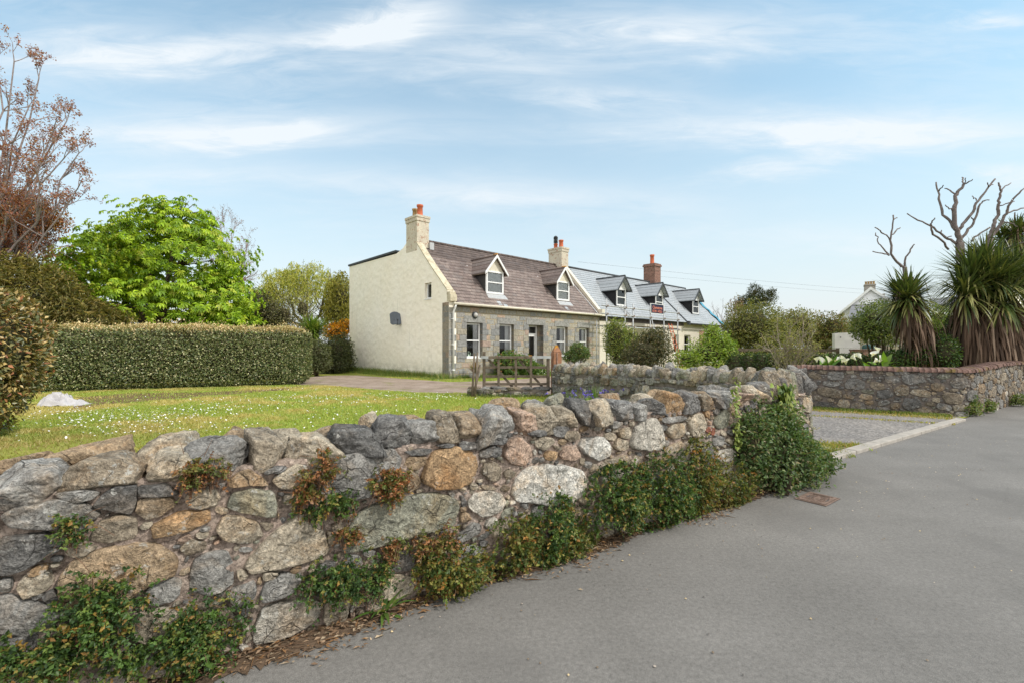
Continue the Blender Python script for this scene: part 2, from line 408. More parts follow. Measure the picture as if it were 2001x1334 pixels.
    M['slate_brown'] = slate('brown_slate', [(0.145, 0.108, 0.095), (0.182, 0.138, 0.12), (0.22, 0.173, 0.15), (0.165, 0.135, 0.122)], (0.06, 0.047, 0.042), 0.32, 0.78, (0.45, 0.44, 0.4), 0.72)
    M['slate_upper'] = slate('darker_slate', [(0.085, 0.064, 0.056), (0.11, 0.082, 0.07), (0.135, 0.102, 0.088), (0.10, 0.08, 0.074)], (0.05, 0.04, 0.035), 0.32, 0.75, (0.45, 0.44, 0.4), 0.78)  # darker browns than the slates lower down
    M['slate_grey'] = slate('new_grey_slate', [(0.315, 0.34, 0.355), (0.335, 0.36, 0.375), (0.36, 0.38, 0.395), (0.325, 0.35, 0.365)], (0.20, 0.21, 0.22), 0.34, 0.9, (0.4, 0.4, 0.4), 0.55, .4)
    n = N('peeling_brick', 0.25); tc = n.coord('Object'); sx = n.new('ShaderNodeSeparateXYZ'); n.set(sx.inputs[0], tc)
    cb = n.new('ShaderNodeCombineXYZ'); n.set(cb.inputs[0], n.math('ADD', sx.outputs[0], sx.outputs[1])); n.set(cb.inputs[1], sx.outputs[2])
    br = n.new('ShaderNodeTexBrick'); n.set(br.inputs['Vector'], cb.outputs[0]); br.inputs['Scale'].default_value = 1.0
    br.inputs['Brick Width'].default_value = 0.23; br.inputs['Row Height'].default_value = 0.08; br.inputs['Mortar Size'].default_value = 0.012
    br.inputs['Color1'].default_value = (0.33, 0.15, 0.085, 1); br.inputs['Color2'].default_value = (0.42, 0.22, 0.14, 1); br.inputs['Mortar'].default_value = (0.4, 0.36, 0.28, 1)
    pe = n.ramp(n.noise(tc, 4.5, 6, 0.75), [(0.55, 0.0), (0.60, 1.0)])
    c = n.mix(pe, n.mix(n.ramp(n.noise(tc, 2, 4), [(0.4, 0.0), (0.7, 1.0)]), (0.60, 0.54, 0.42), (0.5, 0.45, 0.36)), br.outputs['Color'])
    M['chimney'] = n.done(c, 0.9, n.bump(n.math('SUBTRACT', n.noise(tc, 20, 4), br.outputs['Fac']), 0.5, 0.015))
    n = N('red_brick', 0.25); tc = n.coord('Object'); sx = n.new('ShaderNodeSeparateXYZ'); n.set(sx.inputs[0], tc)
    cb = n.new('ShaderNodeCombineXYZ'); n.set(cb.inputs[0], n.math('ADD', sx.outputs[0], sx.outputs[1])); n.set(cb.inputs[1], sx.outputs[2])
    br = n.new('ShaderNodeTexBrick'); n.set(br.inputs['Vector'], cb.outputs[0]); br.inputs['Scale'].default_value = 1.0
    br.inputs['Brick Width'].default_value = 0.23; br.inputs['Row Height'].default_value = 0.08; br.inputs['Mortar Size'].default_value = 0.01
    br.inputs['Color1'].default_value = (0.17, 0.075, 0.05, 1); br.inputs['Color2'].default_value = (0.26, 0.12, 0.085, 1); br.inputs['Mortar'].default_value = (0.24, 0.2, 0.17, 1)
    M['brick'] = n.done(n.mix(1.0, br.outputs['Color'], n.ramp(n.noise(tc, 5, 5), [(0.3, 0.6), (0.7, 1.3)]), 'MULTIPLY'), 0.9, n.bump(br.outputs['Fac'], -0.4, 0.01))
    n = N('cap_brick', 0.2); v = n.coord()
    c = n.ramp(n.noise(v, 7, 5, 0.7), [(0.3, (0.075, 0.05, 0.04)), (0.5, (0.145, 0.085, 0.068)), (0.7, (0.22, 0.145, 0.12))])
    c = n.mix(n.ramp(n.noise(v, 3, 4, 0.7), [(0.55, 0.0), (0.65, 0.7)]), c, (0.14, 0.105, 0.02))
    c = n.mix(n.ramp(n.noise(v, 40, 3), [(0.64, 0.0), (0.7, 0.7)]), c, (0.45, 0.42, 0.38))
    M['cap_brick'] = n.done(c, 0.9, n.bump(n.noise(v, 40, 4), 0.7, 0.01))
    M['block'] = attr_mat('granite_dressing', 0.9, 0.32, 9, 0.6, 0.02, 0.25)
    n = N('verge_cream', 0.25); v = n.coord()
    c = n.mix(n.ramp(n.noise(v, 3.5, 5, 0.75), [(0.45, 0.0), (0.62, 0.85)]), (0.56, 0.50, 0.37), (0.34, 0.29, 0.19))
    M['verge'] = n.done(c, 0.9, n.bump(n.noise(v, 14, 4), 0.4, 0.02))
    M['gatepost'] = plain('ochre_stone', (0.30, 0.15, 0.085), 0.9, 0.35, 7, 0.6)
    M['rail_wood'] = M['wood']
    M['tarp'] = plain('grey_sheeting', (0.43, 0.41, 0.41), 0.5, 0.12, 5, 0.2, 0.4)
    M['blue_tarp'] = plain('blue_sheeting', (0.05, 0.25, 0.36), 0.5, 0.25, 5, 0.3, 0.4)
    M['panel'] = plain('pale_board', (0.50, 0.49, 0.46), 0.8, 0.12, 3, 0.15)
    M['navy'] = plain('navy_board', (0.012, 0.012, 0.04), 0.5, 0.1, 5, 0)
    M['letter'] = plain('salmon_letter', (0.75, 0.26, 0.17), 0.6, 0.1, 5, 0)
    M['orange'] = plain('orange_ladder', (0.60, 0.13, 0.05), 0.5, 0.15, 5, 0)
    M['alu'] = plain('ladder_metal', (0.45, 0.45, 0.44), 0.45, 0.15, 9, 0.05, 0.5, 0.3)
    M['dish'] = plain('dish_grey', (0.115, 0.135, 0.16), 0.55, 0.12, 5, 0.05, 0.4)
    M['petal'] = leaf_mat('white_petal', 0.25, 0.5, 0.3)
    M['houseslate'] = plain('far_slate', (0.19, 0.19, 0.20), 0.7, 0.2, 2, 0.1)
    M['housewhite'] = plain('far_white_wall', (0.88, 0.89, 0.90), 0.8, 0.05, 1, 0)
    M['wire'] = plain('black_cable', (0.05, 0.05, 0.05), 0.6, 0.1, 3, 0)

# ---------------------------------------------------------------- foliage
def unit(a):
    return a / np.maximum(np.linalg.norm(a, axis=-1, keepdims=True), 1e-9)

def rdirs(n): return unit(rng.normal(size=(n, 3)))

def leaves(name, P, D, Nn, L, W, C, mat, parent=None, fold=0.25, droop=0.15, loc=None):
    """folded pointed leaves: P base, D direction, Nn upper side, length, width, colour"""
    n = len(P); D = unit(D); S = unit(np.cross(D, Nn)); U = np.cross(S, D)
    L = np.broadcast_to(np.asarray(L, float), (n,))[:, None]; W = np.broadcast_to(np.asarray(W, float), (n,))[:, None]
    a = P; m = P + D * L * 0.45
    l = m - S * W * 0.5 + U * W * fold; r = m + S * W * 0.5 + U * W * fold
    t = P + D * L - U * L * droop
    V = np.stack([a, l, t, r], 1).reshape(-1, 3)
    b = np.arange(n)[:, None] * 4
    Fc = np.concatenate([b + np.array([[0, 2, 1]]), b + np.array([[0, 3, 2]])], 0)
    col = np.repeat(np.clip(C, 0, 1), 4, 0)
    if loc is not None: V = V - np.array(loc)
    return npmesh(name, V, Fc, mat, parent, col, False, loc)

def palette(n, cols, w=None, jit=0.18):
    cols = np.array(cols); i = rng.choice(len(cols), n, p=None if w is None else np.array(w) / np.sum(w))
    return cols[i] * (1 + jit * rng.normal(size=(n, 1)))

def lumpy(centers, radii, n, amp=0.22, freq=2.2, shell=(0.72, 1.0), seed=0, zmin=None):
    """points near the lumpy surface of a union of ellipsoids; returns P, outward direction"""
    cs = np.array(centers, float); rs = np.array(radii, float)
    if cs.ndim == 1: cs = cs[None]; rs = rs[None]
    area = (rs[:, 0] * rs[:, 1] + rs[:, 1] * rs[:, 2] + rs[:, 0] * rs[:, 2])
    Ps = []; Ds = []
    for i in range(len(cs)):
        k = int(n * area[i] / area.sum() * 1.25) + 1
        d = rdirs(k)
        f = 1 + amp * fbm(d * freq + 31.7 * i, 3, seed + i)
        r = f * (shell[0] + (shell[1] - shell[0]) * rng.random(k) ** 0.6)
        p = cs[i] + d * r[:, None] * rs[i]
        keep = np.ones(k, bool)
        for j in range(len(cs)):
            if j != i:
                q = (p - cs[j]) / rs[j]
                keep &= (np.linalg.norm(q, axis=1) > 0.62)
        if zmin is not None: keep &= p[:, 2] > zmin
        Ps.append(p[keep]); Ds.append(unit(d / rs[i])[keep])
    P = np.concatenate(Ps); D = np.concatenate(Ds)
    if len(P) > n:
        s = rng.permutation(len(P))[:n]; P = P[s]; D = D[s]
    return P, D

def core_blob(name, centers, radii, scale, mat, parent, zmin=None, seed=3):
    """the mass of twigs inside a bush"""
    V = []; Fc = []
    bm = bmesh.new(); bmesh.ops.create_icosphere(bm, subdivisions=3, radius=1.0)
    d = np.array([v.co[:] for v in bm.verts]); f = np.array([[v.index for v in q.verts] for q in bm.faces]); bm.free()
    b = 0
    for i, (c, r) in enumerate(zip(np.atleast_2d(centers), np.atleast_2d(radii))):
        p = np.array(c) + d * (scale * (1 + 0.25 * fbm(d * 2.2 + 31.7 * i, 3, seed)))[:, None] * np.array(r)
        if zmin is not None: p[:, 2] = np.maximum(p[:, 2], zmin)
        V.append(p); Fc.append(f + b); b += len(p)
    return npmesh(name, np.concatenate(V), np.concatenate(Fc), mat, parent, None, True)

GAIN = 1.4
def bush(name, label, cat, centers, radii, n, L, W, cols, w=None, group=None, base=None, core=0.6, up=0.35, amp=0.22, mat='leaf', shell=(0.6, 1.05),
         droop=0.2, freq=2.2, stems=8, seed=0, zmin=0.03, fold=0.25, topcol=None):
    """a shrub: leaves round a dark twiggy core, on a few stems; centres are world points"""
    cs = np.atleast_2d(np.array(centers, float)); rs = np.atleast_2d(np.array(radii, float))
    if base is None: base = (cs[:, 0].mean(), cs[:, 1].mean(), 0.0)
    base = np.array(base)
    e = empty(name, tuple(base), label=label, cat=cat, group=group)
    P, D = lumpy(cs - base, rs, n, amp, freq, shell, seed, zmin - base[2])
    n = len(P)
    dirs = unit(D * 0.55 + rdirs(n) * 0.8 + np.array([0, 0, up]))
    nn = unit(np.array([0, 0, 0.8]) + D * 0.6 + rdirs(n) * 0.6)
    C = palette(n, np.array(cols) * GAIN, w)
    if topcol is not None:
        m = (D[:, 2] + 0.3 * rng.normal(size=n)) > topcol[0]
        C[m] = palette(int(m.sum()), [topcol[1]])
    leaves('foliage', P, dirs, nn, L * (0.7 + 0.6 * rng.random(n)), W * (0.7 + 0.6 * rng.random(n)), C, M[mat], e, fold, droop)
    if core: core_blob('dark_twig_core', cs - base, rs, core, M['twig'], e, zmin - base[2], seed + 9)
    if stems:
        b = MB(); b.col = (0.10, 0.08, 0.055)
        for i in range(stems):
            c = cs[i % len(cs)] - base; r = rs[i % len(rs)]
            d = rdirs(1)[0]; tip = c + d * r * 0.85; tip[2] = max(tip[2], c[2])
            st = Vector((rng.normal() * 0.08, rng.normal() * 0.08, 0.0))
            mid = (st + Vector(tip)) * 0.5 + Vector((0, 0, 0.15 * r[2]))
            b.tube([st, mid, tip], [0.03, 0.02, 0.006], 5)
        b.build('stems', M['bark'], e)
    return e

def branch_tree(b, tips, start, d, length, r, depth, maxd, spread=0.6, up=0.15, nseg=4, kids=(3, 4), jit=0.12, minr=0.006, shrink=0.68):
    p = Vector(start); d = Vector(d).normalized(); path = [p.copy()]; rr = [r]
    pts = []
    for i in range(nseg):
        d = (d + Vector(rng.normal(size=3)) * jit + Vector((0, 0, up * 0.3))).normalized()
        p = p + d * (length / nseg); path.append(p.copy()); rr.append(max(minr, r * (1 - 0.5 * (i + 1) / nseg)))
        pts.append((p.copy(), d.copy(), rr[-1]))
    b.tube(path, rr, 6 if depth < 2 else 4 if depth < 3 else 3, cap=False)
    if depth >= maxd:
        tips.extend(pts); return
    if depth >= maxd - 1: tips.extend(pts[1:])
    for k in range(rng.integers(kids[0], kids[1] + 1)):
        q, dd, r2 = pts[min(nseg - 1, int(rng.integers(max(0, nseg - 3), nseg)))]
        ax = Vector(rng.normal(size=3)); ax = (ax - dd * ax.dot(dd)).normalized()
        nd = (dd + ax * spread * (0.7 + 0.6 * rng.random()) + Vector((0, 0, up))).normalized()
        branch_tree(b, tips, q, nd, length * shrink * (0.8 + 0.4 * rng.random()), r2 * 0.72, depth + 1, maxd, spread, up, nseg, kids, jit, minr, shrink)

# ---------------------------------------------------------------- stonework
class Path:
    """a wall's line on the ground; its face is on the right of travel"""
    def __init__(self, pts):
        p = [np.array(pts[0], float)]
        for a, b in zip(pts[:-1], pts[1:]):
            a = np.array(a, float); b = np.array(b, float); k = max(1, int(np.linalg.norm(b - a) / 0.1))
            for i in range(1, k + 1): p.append(a + (b - a) * i / k)
        self.p = np.array(p)
        sg = np.linalg.norm(np.diff(self.p, axis=0), axis=1)
        self.s = np.concatenate([[0], np.cumsum(sg)]); self.L = self.s[-1]
        t = np.gradient(self.p, axis=0); t = unit(t)
        self.n = np.stack([t[:, 1], -t[:, 0]], 1)
    def pos(self, s):
        s = np.asarray(s, float)
        x = np.interp(s, self.s, self.p[:, 0]); y = np.interp(s, self.s, self.p[:, 1])
        # straight on beyond the ends
        t0 = self.p[1] - self.p[0]; t0 = t0 / np.linalg.norm(t0); t1 = self.p[-1] - self.p[-2]; t1 = t1 / np.linalg.norm(t1)
        lo = np.minimum(s, 0); hi = np.maximum(s - self.L, 0)
        x = x + lo * t0[0] + hi * t1[0]; y = y + lo * t0[1] + hi * t1[1]
        nx = np.interp(s, self.s, self.n[:, 0]); ny = np.interp(s, self.s, self.n[:, 1]); l = np.hypot(nx, ny)
        return x, y, nx / l, ny / l
    def world(self, s, v, w):
        x, y, nx, ny = self.pos(s)
        return np.stack([x + nx * w, y + ny * w, np.broadcast_to(v, x.shape)], 1)

PAL = {'g': (0.225, 0.22, 0.21), 'd': (0.135, 0.133, 0.130), 'b': (0.23, 0.195, 0.15), 't': (0.32, 0.28, 0.22), 'o': (0.30, 0.205, 0.12),
       'q': (0.28, 0.21, 0.14), 'w': (0.47, 0.46, 0.43), 'l': (0.40, 0.375, 0.33), 'p': (0.34, 0.25, 0.195), 'e': (0.23, 0.23, 0.185), 'r': (0.24, 0.105, 0.075)}

def chaikin(p, k=1, c=0.11):
    for _ in range(k):
        q = np.roll(p, -1, 0)
        p = np.stack([p * (1 - c) + q * c, p * c + q * (1 - c)], 1).reshape(-1, 2)
    return p

class Stones:
    def __init__(self): self.V = []; self.F = []; self.C = []; self.n = 0
    def add(self, poly, depth, colour, seed, res=0.022, path=None, lift=0.0, outline=0.008, facet=0.5):
        p = chaikin(np.array(poly, float))
        seg = np.linalg.norm(np.roll(p, -1, 0) - p, axis=1); per = seg.sum()
        cum = np.concatenate([[0], np.cumsum(seg)]); n = int(np.clip(per / res, 9, 90))
        t = np.arange(n) / n * per
        pc = np.vstack([p, p[:1]])
        p = np.stack([np.interp(t, cum, pc[:, 0]), np.interp(t, cum, pc[:, 1])], 1)
        c = p.mean(0)
        size = math.sqrt(max(1e-5, per * per / 16))
        o = fbm(np.column_stack([p * 14, np.full(n, seed * 3.1)]), 3, 5)
        p = p + unit(p - c) * (o * outline)[:, None]
        rad = size * 0.5
        frs = [1.0, 1.0, 0.985, 0.955, 0.88] + ([0.8, 0.7, 0.6, 0.5, 0.4, 0.28, 0.14] if rad > 0.09 else [0.65, 0.4, 0.2])
        w = [-0.03, 0.10, 0.78, 0.95, 1.0] + [1.0] * (len(frs) - 5)
        R = []; W = []
        r0 = random.Random(seed)
        planes = [(r0.uniform(0, 2 * math.pi), r0.uniform(0.2, 1.5), r0.uniform(0.8, 1.25)) for _ in range(6)]
        tilt = np.array([r0.uniform(-.3, .3), r0.uniform(-.3, .3)])
        for k, (fr, ww) in enumerate(zip(frs, w)):
            q = c + (p - c) * fr
            if k < 1: h = np.full(n, ww)
            else:
                rel = (q - c) / max(rad, 1e-4)
                h = np.full(n, ww * depth)
                if k > 1:
                    top = depth * (1 + rel @ tilt * facet)
                    for (a, sl, of) in planes:
                        top = np.minimum(top, depth * (of + 0.12 - sl * facet * (rel[:, 0] * math.cos(a) + rel[:, 1] * math.sin(a))))
                    h = np.minimum(h, np.maximum(top, depth * 0.25)) * (0.6 + 0.4 * ww)
                    h = h + (depth * 0.22 * fbm(np.column_stack([q * 11, np.full(n, seed * 1.7)]), 4, 3) + 0.011 * (0.5 - np.abs(fbm(np.column_stack([q * 17, np.full(n, seed * 2.7)]), 3, 13)))) * min(1, ww)
            R.append(q); W.append(h + (lift if k else 0))
        R.append(c[None]); W.append(np.array([np.mean(W[-1])]))
        uv = np.concatenate(R); wv = np.concatenate(W)
        fs = []
        for k in range(len(frs) - 1):
            i = np.arange(n); j = (i + 1) % n
            a = k * n + i; b = k * n + j; d = (k + 1) * n + j; e = (k + 1) * n + i
            fs.append(np.stack([a, b, d], 1)); fs.append(np.stack([a, d, e], 1))
        k = len(frs) - 1; i = np.arange(n); j = (i + 1) % n
        fs.append(np.stack([k * n + i, k * n + j, np.full(n, len(uv) - 1)], 1))
        fs = np.concatenate(fs)
        # orientation: outline must run anticlockwise seen from the face
        ar = np.sum(p[:, 0] * np.roll(p[:, 1], -1) - np.roll(p[:, 0], -1) * p[:, 1])
        if ar < 0: fs = fs[:, ::-1]
        P = path.world(uv[:, 0], uv[:, 1], wv)
        self.V.append(P); self.F.append(fs + self.n); self.n += len(P)
        self.C.append(np.tile(np.array(colour), (len(P), 1)))
    def build(self, name, mat, parent, off):
        return npmesh(name, np.concatenate(self.V) - np.array(off), np.concatenate(self.F), mat, parent, np.concatenate(self.C), True)

_bm = bmesh.new(); bmesh.ops.create_icosphere(_bm, subdivisions=5, radius=1.0)
ICO_D = np.array([v.co[:] for v in _bm.verts]); ICO_F = np.array([[v.index for v in q.verts] for q in _bm.faces]); _bm.free()
_bm = bmesh.new(); bmesh.ops.create_icosphere(_bm, subdivisions=3, radius=1.0)
ICO3_D = np.array([v.co[:] for v in _bm.verts]); ICO3_F = np.array([[v.index for v in q.verts] for q in _bm.faces]); _bm.free()

def boulder(dims, seed, p=16, rough=0.05, low=False):
    """an angular broken stone: rounded meet of cutting planes"""
    D, Fc = (ICO3_D, ICO3_F) if low else (ICO_D, ICO_F)
    r = np.random.default_rng(seed)
    ns = np.array([[1, 0, 0], [-1, 0, 0], [0, 1, 0], [0, -1, 0], [0, 0, 1], [0, 0, -1]], float) + r.normal(size=(6, 3)) * 0.17
    ds = 0.92 + 0.16 * r.random(6)
    ex = unit(r.normal(size=(8, 3)) * np.array([1, 0.9, 0.6]) + np.array([0, 0, 0.55])); ed = 0.80 + 0.34 * r.random(8)
    ns = np.concatenate([unit(ns), ex]); ds = np.concatenate([ds, ed])
    t = np.maximum(D @ ns.T / ds, 0) ** p
    rad = t.sum(1) ** (-1 / p)
    rad = rad * (1 + rough * 1.1 * fbm(D * 1.7 + seed * 3.3, 2, 1) + rough * 0.75 * fbm(D * 6 + seed, 4, 2) + rough * .6 * (.5 - np.abs(fbm(D * 3.1 + seed * 1.3, 3, 7))))
    return D * rad[:, None] * np.array(dims) * 0.5, Fc

def coursed(s0, s1, top, hr, wr, rs, gap=0.010, start=-0.05, wave=1.0):
    """irregular courses of stones between s0 and s1 up to top(s)"""
    out = []; v = start; row = 0
    while v < 1.6:
        h = rs.uniform(*hr); s = s0
        if v > top((s0 + s1) / 2) + 0.15: break
        while s < s1:
            w = h * rs.uniform(*wr)
            if s1 - s - w < 0.08: w = s1 - s
            tp = top(s + w / 2)
            lo = v + wave * (0.05 * math.sin(s * 1.7 + row * 2.1) + 0.03 * math.sin(s * 4.3 + row)); hi = lo + h * (1 if wave == 1 else rs.uniform(.85, 1.2))
            hi = min(hi, tp)
            if hi - lo > 0.045:
                cells = [(s, s + w, lo, hi)]
                if h > hr[0] * 1.3 and rs.random() < 0.28:
                    m = lo + (hi - lo) * rs.uniform(0.35, 0.65); cells = [(s, s + w, lo, m), (s, s + w, m, hi)]
                for (a, b, c, d) in cells:
                    j = lambda k: rs.uniform(-k, k) * min(b - a, d - c)
                    g = gap
                    pl = [(a + g + abs(j(.14)), c + g + abs(j(.10))), ((a + b) / 2 + j(.2), c + g + j(.04)), (b - g - abs(j(.14)), c + g + abs(j(.10))), (b - g + j(.04), (c + d) / 2 + j(.15)),
                          (b - g - abs(j(.16)), d - g - abs(j(.12))), ((a + b) / 2 + j(.2), d - g + j(.03)), (a + g + abs(j(.16)), d - g - abs(j(.12))), (a + g + j(.04), (c + d) / 2 + j(.15))]
                    out.append(pl)
            s += w
        v += h; row += 1
    return out

def wall_core(name, path, s0, s1, top, th, mat, parent, off, ds=0.035, dv=0.035, amp=0.012, vmin=-0.06):
    """the mortared body behind the stones: face, top, back and both ends, one lumpy sheet"""
    ns = int((s1 - s0) / ds) + 1; ss = np.linspace(s0, s1, ns)
    nv = int(1.05 / dv)
    prof = [(k / nv, 0.0) for k in range(nv + 1)] + [(1.0, -th * k / 8) for k in range(1, 8)] + [(1 - k / nv, -th) for k in range(nv + 1)]
    m = len(prof)
    S = np.repeat(ss, m); tv = np.array([top(s) for s in ss])
    fr = np.tile(np.array([q[0] for q in prof]), ns); w = np.tile(np.array([q[1] for q in prof]), ns)
    v = vmin + (np.repeat(tv, m) - vmin) * fr
    q = np.column_stack([S, v, w])
    a = fbm(q * 9, 3, 8) * amp + fbm(q * 26, 2, 9) * amp * 0.5
    face = np.tile(np.array([1.0] * (nv + 1) + [0] * 7 + [-1.0] * (nv + 1)), ns)
    w2 = w + face * a; v2 = v + (1 - abs(face)) * a
    P = path.world(S, v2, w2); P[:, 2] = v2
    i = np.arange(ns - 1)[:, None] * m + np.arange(m - 1)[None]
    i = i.ravel()
    Fc = np.stack([i, i + m, i + m + 1, i + 1], 1)
    # end caps as strips between face and back
    caps = []
    for base in (0, (ns - 1) * m):
        for k in range(nv):
            caps.append((base + k, base + k + 1, base + m - 2 - k, base + m - 1 - k))
    Fc = np.concatenate([Fc, np.array(caps)])
    return npmesh(name, P - np.array(off), Fc, mat, parent, None, True)

# ---------------------------------------------------------------- the roadside wall
DX, DY = 0.8346, 0.5509
O0 = np.array([0.0, 3.15]); DV = np.array([DX, DY]); NL = np.array([-DY, DX])   # NL points to the lawn
S0 = 3.2
def px2u(px, off=0.0):
    """wall coordinate of a photo column on the plane set back off metres"""
    k = (px - 1000.5) / F
    bx, by = O0 + NL * off
    return (by * k - bx) / (DX - DY * k)
def px2sv(px, py, off=0.0):
    u = px2u(px, off); Y = (O0 + NL * off)[1] + DY * u
    return u + S0, CAMH + (678 - py) / F * Y

arc = []
U1, R1 = 3.84, 2.0
Sx = O0 + DV * U1; Cx = Sx + NL * R1
a0 = math.atan2(-NL[1], -NL[0])
for i in range(0, 13):
    a = a0 + math.radians(76) * i / 12
    arc.append(Cx + R1 * np.array([math.cos(a), math.sin(a)]))
ENDP = np.array([1.60, 14.05])
PW = Path([O0 - DV * S0, Sx] + arc[1:] + [ENDP])
SARC = S0 + U1; SARC2 = SARC + R1 * math.radians(76)
def wtop(s):
    return float(np.interp(s, [0, 1, 3.7, 6.4, SARC, SARC2, PW.L], [0.90, 0.905, 0.935, 0.965, 0.95, 0.93, 0.80]))
WTH = 0.42

